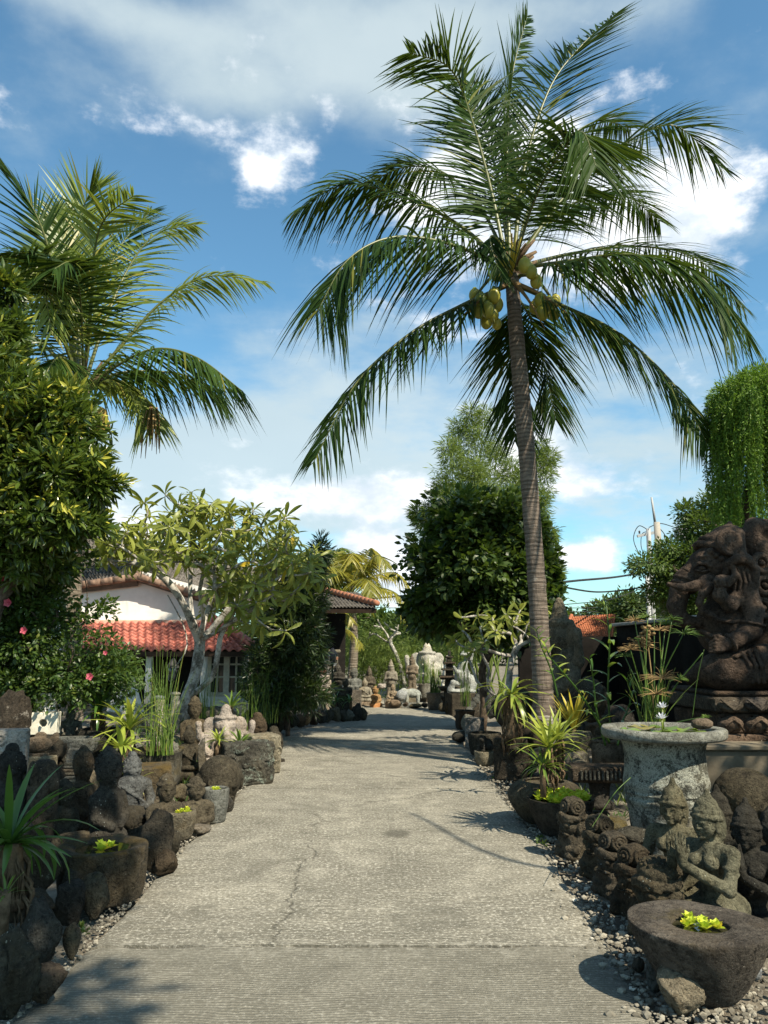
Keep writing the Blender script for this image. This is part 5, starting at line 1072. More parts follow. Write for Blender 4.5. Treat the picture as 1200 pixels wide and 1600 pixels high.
def shade_trees():
    """trees that stand behind the photographer and shade the near left corner and the right side"""
    for (bx, by), blobs_, lab in (((3.3, -2.0), ((1.08, 2.3, 7.2, .75, 1.6, .6, 220), (2.1, 0., 7.2, .62, 1.9, .6, 260), (2.95, -.8, 7.2, .40, .40, .5, 26)), 'leafy tree standing behind the viewer whose shade falls over the near left stones'), ((8.1, 3.4), ((7.0, 5.1, 7.2, 1.3, 2.3, 1.1, 80),), 'leafy tree beyond the wall on the right that shades the big statue')):
        root = thing('shade_tree', lab, 'tree', (bx, by, 0)); m = MB(); ps = []
        for x, y, z, rx, ry, rz_, n in blobs_: p, q = shell((x-bx, y-by, z), (rx, ry, rz_), n, .9, 3., .6, x); clumps(m, p, q, 10, .2, .2, .10, .6, False); ps.append(p)
        m.build('crown', M['tree_l'], root); p = np.vstack(ps)
        N, par, rd, _ = grow([[(0, 0, 0), (-.05, .1, 2.4), (-.2, .4, 4.6)]], p[rng.choice(len(p), 50, False)], .012, .13); m = MB(); limbs(m, N, par, rd, 7)
        if bx > 8: m.tube(catmull(np.array([(-.2, .4, 4.6), (-1.4, -.9, 5.6), (4.91-bx, 2.28-by, 6.), (4.02-bx, 4.17-by, 6.)]), 24), np.linspace(.05, .018, 24), 6)  # unseen bare limb, added to cast a thin line of shadow across the road
        m.build('trunk', M['bark'], root)
shade_trees()
# ------------------------------------------------------------------ carved figures (unit height, facing -Y)
def face(s, c, r, deep=1.):
    """features on a head centred at c with radius r"""
    x, y, z = c
    s.e((x, y-.95*r, z-.05*r), (.13*r, .2*r, .30*r), .05*r); s.e((x, y-1.05*r, z-.2*r), (.19*r, .15*r, .12*r), .05*r)      # nose
    s.path([(x-.55*r, y-.78*r, z+.22*r), (x-.3*r, y-.93*r, z+.33*r), (x-.08*r, y-.98*r, z+.2*r)], .055*r, .06*r); s.path([(x+.55*r, y-.78*r, z+.22*r), (x+.3*r, y-.93*r, z+.33*r), (x+.08*r, y-.98*r, z+.2*r)], .055*r, .06*r)
    for g in (-1, 1):
        s.e((x+g*.34*r, y-.93*r, z+.06*r), (.24*r, .12*r, .13*r), .06*r, neg=True); s.e((x+g*.33*r, y-.80*r, z+.04*r), (.19*r, .13*r, .09*r), .03*r)
        s.e((x+g*.98*r, y+.05*r, z-.08*r), (.13*r, .22*r, .48*r), .06*r)                                                     # ears
    s.e((x, y-.90*r, z-.50*r), (.30*r, .16*r, .07*r), .03*r); s.e((x, y-.86*r, z-.62*r), (.22*r, .15*r, .08*r), .03*r); s.e((x, y-1.0*r, z-.555*r), (.30*r, .1*r, .018*r), .02*r, neg=True)
    s.e((x, y-.62*r, z-.82*r), (.3*r, .3*r, .2*r), .12*r)
def curls(s, c, r, n=70, low=-.2, rr=.13, back=True):
    for i in range(n):
        z = 1-(i+.5)/n*(1-low); a = i*2.39996; q = math.sqrt(max(0, 1-z*z)); d = np.array((q*math.cos(a), q*math.sin(a), z))
        if d[1] < -.35 and z < .55: continue
        s.e(np.array(c)+d*np.array(r), (rr*r[0],)*3, .03*r[0])
def sd_buddha(curly=True, lean=0, lap=True):
    s = SD(); s.e((0, .02, .10), (.33, .25, .12), .06); s.e((.27, -.08, .09), (.15, .17, .10), .06, m=True); s.c((.30, -.14, .08), (-.12, -.24, .10), .075, .06, .04); s.c((-.30, -.14, .07), (.12, -.22, .07), .075, .06, .04)
    s.c((0, .05, .2), (0, .03, .5), .17, .19, .08); s.c((-.19, .03, .53), (.19, .03, .53), .085, k=.07)
    s.path([(.25, .03, .52), (.30, -.02, .33), (.22, -.14, .25), (.05, -.21, .23)], (.075, .065, .055, .05), .03, m=True); s.e((0, -.22, .23), (.12, .07, .04), .03)
    s.c((0, .02, .55), (0, .01, .66), .075, k=.05); s.e((0, 0, .77), (.125, .14, .155), .03); face(s, (0, 0, .76), .13); s.e((0, .02, .945), (.065, .07, .055), .03)
    s.c((-.2, -.1, .53), (.12, -.19, .30), .02, k=.02)
    if curly: curls(s, (0, .015, .80), (.128, .142, .135), 60, .0)
    return s
def sd_back():          # a plain seated figure with hands in the lap and a heavy smooth head
    s = SD(); s.e((0, 0, .08), (.24, .22, .10), .05); s.c((0, .02, .12), (0, .02, .42), .16, .17, .08); s.e((0, .03, .45), (.18, .13, .12), .06); s.path([(.18, .02, .46), (.2, -.05, .28), (.06, -.17, .2)], (.065, .055, .045), .03, m=True)
    s.c((0, .02, .5), (0, .02, .62), .09, k=.04); s.e((0, .02, .76), (.15, .165, .19), .03); face(s, (0, .01, .73), .15); s.e((0, .04, .93), (.07, .07, .06), .03); curls(s, (0, .03, .79), (.152, .165, .16), 90, -.35, .10); return s
def sd_bust():
    s = SD(); s.b((0, 0, .06), (.24, .2, .06), .03); s.c((0, 0, .1), (0, 0, .35), .2, .2, .06); s.c((-.2, 0, .42), (.2, 0, .42), .12, k=.08); s.path([(.28, 0, .4), (.27, -.1, .18), (.1, -.2, .16)], (.085, .07, .055), .03, m=True)
    s.c((0, 0, .48), (0, 0, .6), .1, k=.05); s.e((0, 0, .74), (.16, .18, .2), .03); face(s, (0, 0, .73), .165); s.tor((0, .01, .84), .155, .03, .02); s.e((0, .02, .9), (.13, .14, .1), .03); s.e((0, .02, .97), .05, .03); return s
def sd_head():
    s = SD(); s.b((0, .02, .05), (.3, .26, .05), .03); s.c((0, .05, .06), (0, .02, .3), .2, .2, .06); s.e((0, 0, .52), (.30, .33, .37), .05); face(s, (0, 0, .50), .31); s.e((0, .04, .90), (.16, .17, .12), .06); curls(s, (0, .03, .58), (.31, .335, .31), 120, -.25, .085); return s
def sd_bald():          # big smooth round head with ringed eyes
    s = SD(); s.e((0, 0, .5), (.46, .48, .48), .05); s.c((0, .1, .0), (0, .05, .3), .36, k=.1)
    for g in (-1, 1): s.tor((g*.22, -.38, .46), .09, .03, .02, qrot(70, 0, 18*g)); s.e((g*.22, -.36, .46), .075, .03); s.e((g*.46, .05, .42), (.07, .14, .2), .04)
    s.e((0, -.47, .34), (.1, .1, .14), .05); s.e((0, -.42, .16), (.22, .1, .05), .03); s.e((0, -.5, .155), (.22, .08, .015), .01, neg=True); return s
def sd_demon(curly=False):   # squat guardian: block body, bulging eyes, heavy headband with a wheel crown
    s = SD(); s.b((0, .0, .20), (.22, .19, .21), .07); s.e((.16, -.14, .10), (.10, .13, .09), .04, m=True); s.path([(.22, 0, .36), (.25, -.12, .2), (.14, -.2, .2)], (.075, .065, .055), .03, m=True)
    s.e((0, 0, .53), (.235, .22, .19), .05); s.e((0, -.19, .50), (.07, .07, .06), .03); 
    for g in (-1, 1): s.e((g*.1, -.17, .575), (.065, .06, .05), .02); s.path([(g*.02, -.2, .62), (g*.1, -.215, .655), (g*.19, -.15, .64)], .025, .02); s.e((g*.24, .02, .53), (.05, .09, .13), .03); s.path([(g*.17, .0, .66), (g*.25, .02, .71), (g*.29, .04, .80)], (.06, .045, .015), .02)
    s.e((0, -.19, .42), (.14, .06, .03), .02); s.e((0, -.24, .42), (.14, .05, .012), .01, neg=True); s.c((.07, -.21, .40), (.08, -.215, .45), .015, .008, .01, m=True)
    s.path([(-.23, -.05, .68), (-.12, -.185, .70), (0, -.215, .73), (.12, -.185, .70), (.23, -.05, .68)], .042, .02); s.tor((0, 0, .68), .215, .04, .02)
    if curly: s.e((0, .02, .80), (.22, .22, .17), .03); curls(s, (0, .02, .80), (.22, .22, .17), 110, .0, .11)
    else:
        s.e((0, .02, .84), (.185, .185, .165), .03)
        for a in (-90, -10, 190): d = np.array((math.cos(R(a)), math.sin(R(a)), 0)); q = qrot(76, 0, a+90); s.tor(np.array((0, .02, .86))+d*.165, .105, .022, .008, q); s.tor(np.array((0, .02, .86))+d*.18, .06, .016, .008, q); s.e(np.array((0, .02, .86))+d*.19, .028, .008)
        s.e((0, .02, .97), (.06, .06, .05), .02)
    return s
def sd_lady(pray=True, low=False):
    s = SD(); s.e((.12, -.10, .10), (.12, .24, .10), .05, m=True); s.e((0, .12, .13), (.21, .19, .14), .06); s.c((0, .09, .2), (0, .03, .42), .125, .10, .05); s.e((0, .02, .50), (.155, .10, .11), .05); s.c((-.15, .02, .56), (.15, .02, .56), .06, k=.05)
    s.e((.065, -.075, .48), (.062, .055, .055), .02, m=True); s.c((0, .02, .56), (0, .0, .68), .052, k=.04); s.e((0, -.01, .75), (.092, .105, .115), .02); face(s, (0, -.01, .74), .1)
    s.tor((0, 0, .795), .098, .018, .012, qrot(-8)); s.tor((0, .005, .83), .085, .016, .012, qrot(-8)); s.e((0, .015, .87), (.085, .09, .07), .03); s.c((0, .02, .9), (0, .03, .985), .05, .018, .03); s.e((0, .11, .72), (.085, .07, .16), .04)
    for k in (.30, .36): s.tor((.2, -.03, k+.12), .052, .01, .01, qrot(10, -8))
    if pray:
        for g, yy in ((-1, 0), (1, .0)):
            s.path([(g*.19, .02, .55), (g*.225, -.10, .33), (g*.06, -.36, .50)], (.055, .048, .034), .02); w = np.array((g*.045, -.375, .52)); s.c(w, w+(-.008*g, -.01, .07), .033, .036, .02)
            for j, (dx, l) in enumerate(((-.045, .10), (-.016, .13), (.014, .125), (.043, .10))): s.path([w+(g*.0, dx*.9, .085), w+(g*-.006, dx*1.05-.006, .085+l*.55), w+(g*-.008, dx*1.1+.002, .085+l)], (.0135, .0125, .009), .006)
            s.path([w+(0, .035, .03), w+(g*-.005, .075, .075), w+(g*-.005, .082, .115)], (.0135, .0125, .009), .008)
    else:
        s.path([(.19, .02, .55), (.235, -.03, .36), (.16, -.18, .24)], (.055, .046, .034), .02, m=True); s.e((.13, -.23, .22), (.035, .06, .025), .02, m=True)
        for j in range(4): s.c((.11+.017*j, -.26, .215), (.105+.018*j, -.325, .195), .011, .008, .006, m=True)
    return s
def sd_totem():
    s = SD(); s.b((0, 0, .05), (.13, .12, .05), .02); s.c((.055, -.01, .1), (.05, 0, .36), .055, .06, .03, m=True); s.e((0, -.01, .42), (.11, .1, .09), .04); s.c((0, 0, .45), (0, 0, .62), .09, .1, .05); s.c((-.1, 0, .65), (.1, 0, .65), .05, k=.04)
    s.path([(.12, 0, .64), (.14, -.03, .5), (.03, -.12, .53)], (.042, .036, .03), .02, m=True); s.c((0, 0, .66), (0, 0, .72), .04, k=.03); s.e((0, 0, .775), (.065, .075, .08), .02); face(s, (0, 0, .77), .07); s.tor((0, 0, .83), .066, .015, .01); s.c((0, 0, .85), (0, .01, .97), .055, .022, .02); s.tor((0, 0, .89), .05, .012, .01); s.e((0, 0, .985), .018, .01); s.e((0, .05, .5), (.1, .05, .4), .05); return s
def sd_ganesh(flat=False):     # seated elephant-headed figure seen from the front
    s = SD(); s.e((0, 0, .13), (.34, .24, .13), .05); s.e((.25, -.12, .12), (.15, .16, .10), .05, m=True); s.e((0, -.08, .32), (.21, .19, .19), .06); s.c((-.2, 0, .5), (.2, 0, .5), .09, k=.07); s.path([(.26, 0, .5), (.34, -.06, .36), (.24, -.18, .27)], (.08, .065, .055), .03, m=True)
    s.path([(.26, .02, .52), (.37, .0, .50), (.40, -.03, .64)], (.06, .05, .045), .03, m=True); s.e((.40, -.03, .70), (.05, .05, .06), .02, m=True); s.e((0, -.03, .68), (.16, .15, .15), .05); s.e((.22, .02, .67), (.11, .035, .14), .04, m=True)
    s.path([(0, -.15, .68), (0, -.22, .58), (.02, -.25, .46), (-.03, -.25, .38), (-.10, -.25, .36)], (.075, .062, .05, .04, .03), .03); s.c((.07, -.13, .6), (.11, -.22, .57), .022, .01, .015, m=True); s.e((.07, -.15, .71), (.025, .02, .018), .01, m=True)
    s.tor((0, 0, .80), .14, .03, .02); s.c((0, 0, .8), (0, 0, .90), .12, .08, .03); s.e((0, 0, .95), (.05, .05, .06), .03); s.tor((0, -.08, .48), .15, .02, .02, qrot(60))
    return s
def sd_elephant():
    s = SD(); s.e((.05, 0, .62), (.55, .30, .30), .1); s.e((-.5, 0, .70), (.25, .22, .26), .08); s.path([(-.68, 0, .62), (-.78, 0, .42), (-.76, 0, .2), (-.86, 0, .1)], (.11, .085, .06, .045), .04); s.e((-.42, -.24, .68), (.16, .05, .22), .04); s.e((-.42, .24, .68), (.16, .05, .22), .04)
    for x in (-.3, .42):
        for y in (-.16, .16): s.c((x, y, .5), (x, y, .05), .13, .11, .06)
    s.c((.58, 0, .66), (.66, 0, .3), .03, .02, .03); s.c((-.66, -.1, .5), (-.84, -.13, .48), .03, .012, .02); return s
def sd_dragon():
    s = SD(); s.path([(.15, 0, .05), (.2, 0, .25), (.0, 0, .38), (.05, 0, .6), (.2, 0, .72), (.18, -.05, .9)], (.16, .17, .16, .13, .11, .1), .06); s.e((.1, -.1, .93), (.14, .12, .08), .04); s.e((-.02, -.16, .90), (.09, .07, .04), .03); s.path([(.2, 0, .95), (.28, .03, 1.02)], (.04, .012), .02)
    s.path([(0, -.05, .45), (-.18, -.1, .5), (-.26, -.12, .62)], (.06, .05, .03), .03); s.e((.0, 0, .05), (.35, .22, .06), .04); s.path([(-.3, 0, .08), (-.25, -.05, .25), (-.1, -.05, .22)], (.08, .06, .04), .04)
    for i in range(6): s.c((.28+.02*i % .05, .02, .2+.12*i), (.36, .04, .26+.12*i), .035, .01, .02)
    return s
def sd_fish():
    s = SD(); s.e((0, 0, .45), (.55, .22, .3), .06); s.e((-.5, 0, .5), (.2, .15, .16), .06); s.e((.62, 0, .65), (.16, .05, .28), .05, qrot(0, 30)); s.e((.1, 0, .78), (.25, .04, .14), .04); s.b((0, 0, .07), (.4, .2, .07), .04); s.tor((-.48, -.12, .56), .05, .02, .02, qrot(80)); return s
def sd_frog():
    s = SD(); s.e((0, .05, .36), (.32, .38, .34), .06); s.e((0, -.22, .62), (.28, .26, .2), .06); s.e((.16, -.28, .8), (.09, .09, .09), .03, m=True); s.e((0, -.46, .58), (.22, .08, .02), .02, neg=True); s.e((.28, .1, .22), (.14, .28, .2), .05, m=True); s.c((.2, -.25, .45), (.24, -.36, .06), .08, .07, .04, m=True); s.e((.26, -.4, .05), (.1, .1, .05), .03, m=True); return s
def sd_block(w=.4, d=.35, h=1., seed=0, n=14, rd=.06):   # weathered relief block
    s = SD(); s.b((0, 0, h/2), (w, d, h/2), rd, .03); rs = random.Random(seed)
    for i in range(n):
        x, z = rs.uniform(-w*.8, w*.8), rs.uniform(h*.12, h*.9); r = rs.uniform(.05, .12)
        if rs.random() < .5: s.tor((x, -d, z), r, r*.35, .02, qrot(90)); s.e((x, -d, z), r*.4, .02)
        else: s.e((x, -d, z), (r*1.4, r*.5, r), .03, qrot(0, rs.uniform(0, 180)))
    return s

def gb(px, py):           # where that pixel meets the planted bank
    p = G(px, py)
    for _ in range(12): p = G(px, py, float(bank(p[0], p[1])))
    return p
SHAPES = {}
def carve(kind, px, pyb, hpx, mat, label, cat='statue', rz=0, Y=None, group=None, wid=1., res=56, amp=.007, sink=.02, plinth=None, fr=9., name=None, drop=None, **kw):
    fn = globals()['sd_'+kind]; p = gb(px, pyb) if Y is None else P(px, pyb, Y); z0 = float(bank(p[0], p[1]))
    s = fn(**kw); sc = hpx*S(pyb-hpx*.5, p[1]); nm = name or {'lady': 'kneeling_statue', 'buddha': 'buddha_statue', 'back': 'buddha_statue', 'bust': 'stone_bust', 'head': 'head_statue', 'bald': 'head_statue', 'demon': 'guardian_statue', 'totem': 'totem_statue', 'ganesh': 'elephant_god_statue', 'elephant': 'stone_elephant', 'dragon': 'dragon_statue', 'fish': 'stone_fish', 'frog': 'stone_frog', 'block': 'carved_block'}[kind]
    root = thing(nm, label, cat, (p[0], p[1], p[2]-sink*sc), R(rz), group)
    sculpt('figure' if kind not in ('block',) else 'carving', s, M[mat], root, scale=(sc*wid, sc*wid, sc), res=res, amp=amp, fr=fr)
    gap = p[2]-z0 if drop is None else drop
    if gap > .03 or plinth:
        lo, hi = s.bounds(); w = max(hi[0]-lo[0], .3)*sc*wid; dd = max(hi[1]-lo[1], .3)*sc*wid; h = max(gap, 0)+.06
        m = MB(); m.box((0, (lo[1]+hi[1])/2*sc*wid, -h/2+.012), (w*.92, dd*.92, h), bev=.015, jit=.01); m.build('plinth', M[plinth or mat], root)
    return root
def boulder(px, pyb, wpx, hpx, mat, label, Y=None, wob=.22, rz=None, name='boulder', cat='stone', dep=1., sub=3, fr=1.4, group=None, sq=False):
    p = gb(px, pyb) if Y is None else P(px, pyb, Y); s = S(pyb-hpx/2, p[1]); w, h = wpx*s/2, hpx*s/2; zb = float(bank(p[0], p[1])) if Y is not None else p[2]
    m = MB(); v, f = ICO[4 if wpx > 34 else sub]
    q = v.copy()
    if sq: q = np.sign(v)*np.abs(v)**.55; q = q/np.abs(q).max()
    rd_ = np.random.default_rng(int(px*13+pyb)); q = q*1.12
    for _ in range(26):          # broken faces
        n_ = nrm(rd_.normal(size=3)); c_ = rd_.uniform(.66, .98); q = q-np.maximum(0, q@n_-c_)[:, None]*n_*.92
    sd = random.random()*99; d = 1+wob*.7*fbm(v*fr+sd, 3)+wob*.45*fbm(v*fr*3.3+sd, 3)+wob*.2*fbm(v*fr*11+sd, 2)-wob*.5*np.maximum(0, .32-np.abs(fbm(v*fr*1.6+sd+40, 3)))
    q = q*d[:, None]*np.array((w, w*dep, h)); q[:, 2] = np.maximum(q[:, 2], -h*.86-(p[2]-zb)); m.add(q, [f], random.random())
    return m.build(name, M[mat], None, (p[0], p[1], p[2]+h*.84), rz=random.uniform(-.4, .4) if rz is None else rz, label=label, cat=cat, group=group)
def basin(px, pyb, prof, label, mat='lavastone', Y=None, sc=1., sx=1., sy=1., water=None, wr=0., lettuce=0, lspread=.1, name='stone_basin', cat='basin', wob=.05, k=40, rz=0., lsz=.05, loff=(0, 0), sq=2., lettuce_label=None):
    p = gb(px, pyb) if Y is None else P(px, pyb, Y)
    root = thing(name, label, cat, tuple(p), rz); m = MB(); pr = catmull(np.array([(a, b) for a, b in prof])*sc, len(prof)*5); pr[:, 0] = np.maximum(pr[:, 0], 0)
    m.lathe(pr, k, sx=sx, sy=sy, wob=wob, sq=sq); m.build('bowl', M[mat], root)
    if water is not None: m = MB(); a = np.arange(24)*2*math.pi/24; m.add(np.vstack((np.stack((wr*sc*sx*np.cos(a), wr*sc*sy*np.sin(a), a*0+water*sc), 1), [(0, 0, water*sc)])), [np.stack((np.full(24, 24), np.arange(24), (np.arange(24)+1) % 24), 1)], .5); m.build('water', M['water'], root)
    if lettuce:
        o = thing('water_lettuce', lettuce_label, 'water plant', tuple(p+np.array((loff[0], loff[1], water*sc+.006))))
        for i in range(lettuce):
            a = i*2.4; q = lspread*math.sqrt((i+.3)/lettuce); c = (q*math.cos(a), q*math.sin(a), 0)
            pos, d, up = [], [], []
            for j in range(9): b = j*2.4+i; e = R(75-60*j/9); pos.append(c); d.append((math.cos(b)*math.cos(e), math.sin(b)*math.cos(e), math.sin(e))); up.append((-math.cos(b)*.4, -math.sin(b)*.4, 1))
            m = MB(); z = lsz*random.uniform(.75, 1.2); leaves(m, np.array(pos, float), np.array(d), np.array(up), z, z*.85, None, .3, .1); m.build('rosette', M['lettuce'], o)
    return root

# ------------------------------------------------------------------ right side, front to back
def front_right():
    basin(1100, 1556, [(0, 0), (.13, .0), (.19, .02), (.275, .14), (.355, .29), (.395, .385), (.375, .405), (.30, .405), (.22, .40), (.165, .39), (.15, .35), (.12, .31), (0, .30)], 'broad rough stone bowl with a small pool at the bottom right corner', 'bowl', sc=.80, water=.37, wr=.15, lettuce=7, lspread=.085, wob=.075, lsz=.045, sx=1.02, lettuce_label='yellow green rosettes floating in the broad bowl at the bottom right corner')
    for a in ((1066, 1580, 70, 72, 'sand', 'pale lumpy round stone in front of the big bowl', .3), (1027, 1548, 40, 62, 'grey', 'upright grey stone left of the pale round stone', .3), (1122, 1566, 34, 26, 'tan', 'small wedge of pale stone at the foot of the big bowl', .3), (1012, 1482, 36, 40, 'andesite', 'dark rounded stone behind the left of the big bowl', .3), (1180, 1532, 26, 26, 'white', 'pale stone chip right of the big bowl', .3), (998, 1520, 20, 24, 'andesite', 'small dark stone at the road edge beside the upright grey one', .3), (1195, 1500, 40, 50, 'andesite', 'dark boulder at the right edge behind the pale chip', .3)):
        boulder(*a[:6], wob=a[6]*.8)
    g = 'squat guardian statues in a row along the right road edge'
    for px, pb, h, w, mt, lab, cu, rz in ((898, 1340, 92, .86, 'lavastone', 'farthest squat guardian statue of the roadside row, its wheel crown upright', False, -72), (940, 1372, 96, .9, 'lavastone', 'second farthest squat guardian in the roadside row, lumpy and worn', False, -62), (962, 1400, 97, .95, 'lavastone', 'middle squat guardian in the roadside row, with a spiral on its crown', False, -70), (995, 1432, 108, .95, 'lavastone', 'guardian with white specked headband, second nearest in the roadside row', False, -62), (1032, 1466, 124, 1.0, 'lavastone', 'nearest guardian of the roadside row, its head covered in tight stone curls', True, -66)):
        carve('demon', px, pb, h, mt, lab, 'statue', rz, None, g, w*1.22, 110, .006, curly=cu)
    carve('lady', 1060, 1412, 190, 'olive', 'upright seated stone woman with a tall crown in front of the urn', 'statue', -40, Y=5.25, res=100, pray=False, amp=.008)
    carve('lady', 1114, 1446, 206, 'olive', 'kneeling stone figure holding a raised open hand in front of its face', 'statue', -56, Y=4.75, res=130, amp=.007)
    carve('lady', 1084, 1380, 96, 'sand', 'small pale pointed figure half hidden between the woman and the praying figure', 'statue', -30, Y=5.9, res=64, pray=False)
    carve('lady', 1132, 1430, 196, 'andesite', 'dark crowned figure standing behind the praying figure', 'statue', -25, Y=5.95, res=72, pray=False)
    carve('lady', 1178, 1460, 205, 'andesite', 'dark praying figure with a hand raised at the right edge', 'statue', -38, Y=5.0, res=100, amp=.008)
    carve('lady', 1218, 1440, 180, 'andesite', 'dark figure cut off by the right edge beside the praying one', 'statue', -30, Y=5.6, res=56, pray=False)
    carve('bald', 1168, 1292, 92, 'lavastone', 'huge bald round stone head with ringed eyes below the beige wall', 'statue', 12, Y=6.7, wid=1.12, res=70, amp=.012)
    # the urn
    Y = 6.6; p = P(1045, 1300, Y); p[2] = float(bank(p[0], p[1])); s = S(1200, Y); zt = P(1045, 1136, Y)[2]-p[2]; r = 94*s
    root = thing('urn', 'big pale stained urn with a wide rim holding white water lilies', 'urn', tuple(p)); z = lambda py: P(1045, py, Y)[2]-p[2]
    m = MB(); pr = [(0, 0), (.50*r, 0), (.56*r, .05), (.63*r, z(1262)), (.665*r, z(1252)), (.675*r, z(1246)), (.655*r, z(1243)), (.66*r, z(1239)), (.68*r, z(1236)), (.665*r, z(1232)), (.69*r, z(1222)), (.66*r, z(1206)), (.645*r, z(1185)), (.66*r, z(1165)), (.72*r, z(1153)), (.80*r, z(1146))]
    c = catmull(np.array(pr), 70); m.lathe(c, 56, wob=.022); m.build('body', M['urn'], root)
    m = MB(); pr = [(.80*r, zt-.085), (.97*r, zt-.08), (1.0*r, zt-.06), (1.0*r, zt-.015), (.97*r, zt), (.86*r, zt), (.82*r, zt-.01), (.80*r, zt-.05), (.74*r, zt-.10), (0, zt-.10)]
    m.lathe(pr, 64, wob=.015); m.build('rim', M['urnrim'], root)
    m = MB(); a = np.arange(40)*2*math.pi/40; rr = .79*r; m.add(np.vstack((np.stack((rr*np.cos(a), rr*np.sin(a), a*0+zt-.035), 1), [(0, 0, zt-.035)])), [np.stack((np.full(40, 40), np.arange(40), (np.arange(40)+1) % 40), 1)], .5); m.build('water', M['water'], root)
    W0 = p+np.array((0, 0, zt-.03)); lily = thing('water_lily', 'water lily with round pads and two white blooms in the big urn', 'water plant', tuple(W0))
    for px, dy, rad in ((985, .0, .10), (1000, -.2, .09), (1040, -.28, .1), (1068, -.22, .12), (1015, .2, .12), (1045, .15, .12), (1080, .1, .09), (968, .05, .07), (1030, -.05, .09)):
        c = P(px, 1135, Y)[0]-p[0]; m = MB(); k = 18; a = np.linspace(.25, 2*math.pi-.1, k)+random.random()*6; zz = .012*np.sin(a*3+px)+.004; m.add(np.vstack((np.stack((rad*np.cos(a), rad*np.sin(a), zz), 1), [(0, 0, .0)])), [np.stack((np.full(k-1, k), np.arange(k-1), np.arange(k-1)+1), 1)], random.random()); m.build('pad', M['pad'], lily, (c, dy, random.uniform(0, .01)))
    for px, py, dy in ((1035, 1107, .1), (1034, 1124, -.1)):
        c = P(px, py, Y+dy)-W0; m = MB(); m.tube([(0, 0, 0), (0, 0, -max(.02, c[2]))], .006, 5, r=.9, mi=1)
        for j in range(18): b = j*2.4; e = R(72-62*j/18); leaves(m, np.array([(0, 0, 0.)]), np.array([(math.cos(b)*math.cos(e), math.sin(b)*math.cos(e), math.sin(e))]), np.array([(-math.cos(b)*.5, -math.sin(b)*.5, 1)]), .062, .019, None, .3, -.1)
        m.lathe([(.012, 0), (.01, .02), (0, .024)], 8, r=.99, mi=2); m.build('lily_flower', [M['petal_w'], M['strap'], M['croton']], lily, tuple(c))
    m = MB(); m.ico((0, 0, 0), (.09, .06, .045), 3, .12); m.build('stone', M['tan'], None, tuple(P(1097, 1131, Y-.05)), label='smooth brown stone resting on the right of the urn rim', cat='stone')
    # slab table and its foot
    p = gb(938, 1262); root = thing('stone_slab', 'thick carved dark stone slab on a short foot left of the urn', 'stone slab', tuple(p), -.1); s = S(1220, p[1]); m = MB(); m.box((0, 0, 52*s), (92*s, 50*s, 24*s), bev=.02, jit=.012); m.build('slab', M['andesite'], root)
    m = MB()
    for i in range(11): m.box((-30*s+6.4*s*i, -25*s-.008, 52*s), (3.6*s, .02, 14*s), bev=.004)
    m.build('fluting', M['grey'], root); m = MB(); m.lathe([(0, 0), (20*s, 0), (20*s, 8*s), (14*s, 14*s), (15*s, 32*s), (19*s, 42*s), (0, 42*s)], 16, sq=4.); m.build('foot', M['andesite'], root)
    for dx, dz in ((-.2, 0), ): pass
    boulder(905, 1300, 60, 38, 'andesite', 'low dark rock under the slab behind the lettuce bowl', Y=7.0); boulder(990, 1322, 60, 34, 'andesite', 'dark rock in the shade at the foot of the urn', Y=6.1, wob=.3); boulder(960, 1310, 60, 40, 'mossy', 'mossy flat rock behind the guardian row', Y=6.4)
    # pots
    basin(853, 1284, [(0, 0), (.20, 0), (.29, .06), (.385, .20), (.41, .29), (.375, .37), (.30, .42), (.24, .435), (.215, .43), (.22, .40), (.0, .38)], 'big round shouldered brown pot holding the bromeliad beside the road', 'lavastone', name='planter_pot', cat='pot', wob=.03, sc=.84)
    basin(878, 1303, [(0, 0), (.15, 0), (.19, .03), (.25, .16), (.285, .28), (.275, .29), (.255, .285), (.24, .25), (0, .24)], 'brown stone bowl brimming with yellow water lettuce beside the pot', 'lavastone', sc=1.02, water=.272, wr=.25, lettuce=30, lspread=.225, sx=1.0, sy=.9, lsz=.082, wob=.025, lettuce_label='crowded yellow water lettuce filling the brown bowl beside the big pot')
    Ym = 9.3; p = gb(801, 1216); root = thing('planter_pot', 'square dark pot with carved sides holding the shaggy stemmed plant', 'pot', tuple(p), -.25); s = S(1180, p[1]); sd = sd_block(.42, .42, 1., 5, 10, .05); sd.e((0, 0, 1.02), (.32, .32, .14), .02, neg=True); sculpt('pot', sd, M['andesite'], root, scale=62*s, res=64, amp=.01)
    m = MB(); m.lathe([(.30*62*s, .92*62*s), (0, .93*62*s)], 12); m.build('soil', M['earth'], root)
    basin(758, 1195, [(0, 0), (.10, 0), (.135, .06), (.15, .17), (.14, .19), (.12, .18), (.11, .14), (0, .12)], 'small cracked tan stone bowl at the road edge left of the carved pot', 'tan', sc=.98, wob=.05)
    carve('frog', 760, 1172, 26, 'andesite', 'dark little stone frog sitting in the small tan bowl', 'statue', -60, Y=gb(758, 1195)[1], drop=0, res=40)
    basin(758, 1180, [(0, 0), (.20, 0), (.25, .1), (.27, .30), (.26, .36), (.22, .355), (.2, .3), (0, .3)], 'dark round stone trough behind the small tan bowl', 'andesite', Y=None, sc=.9, wob=.06)
    carve('frog', 802, 1216, 36, 'lavastone', 'crouching stone frog at the foot of the carved pot', 'statue', -55, res=48); carve('buddha', 822, 1218, 50, 'lavastone', 'little hunched stone figure right of the crouching frog', 'statue', -35, res=52, curly=False)
    carve('block', 742, 1168, 46, 'white', 'broken pale grey carved fragment catching the sun at the right road edge', 'carving', -30, res=52, w=.34, d=.3, seed=7, amp=.03, wid=.8)
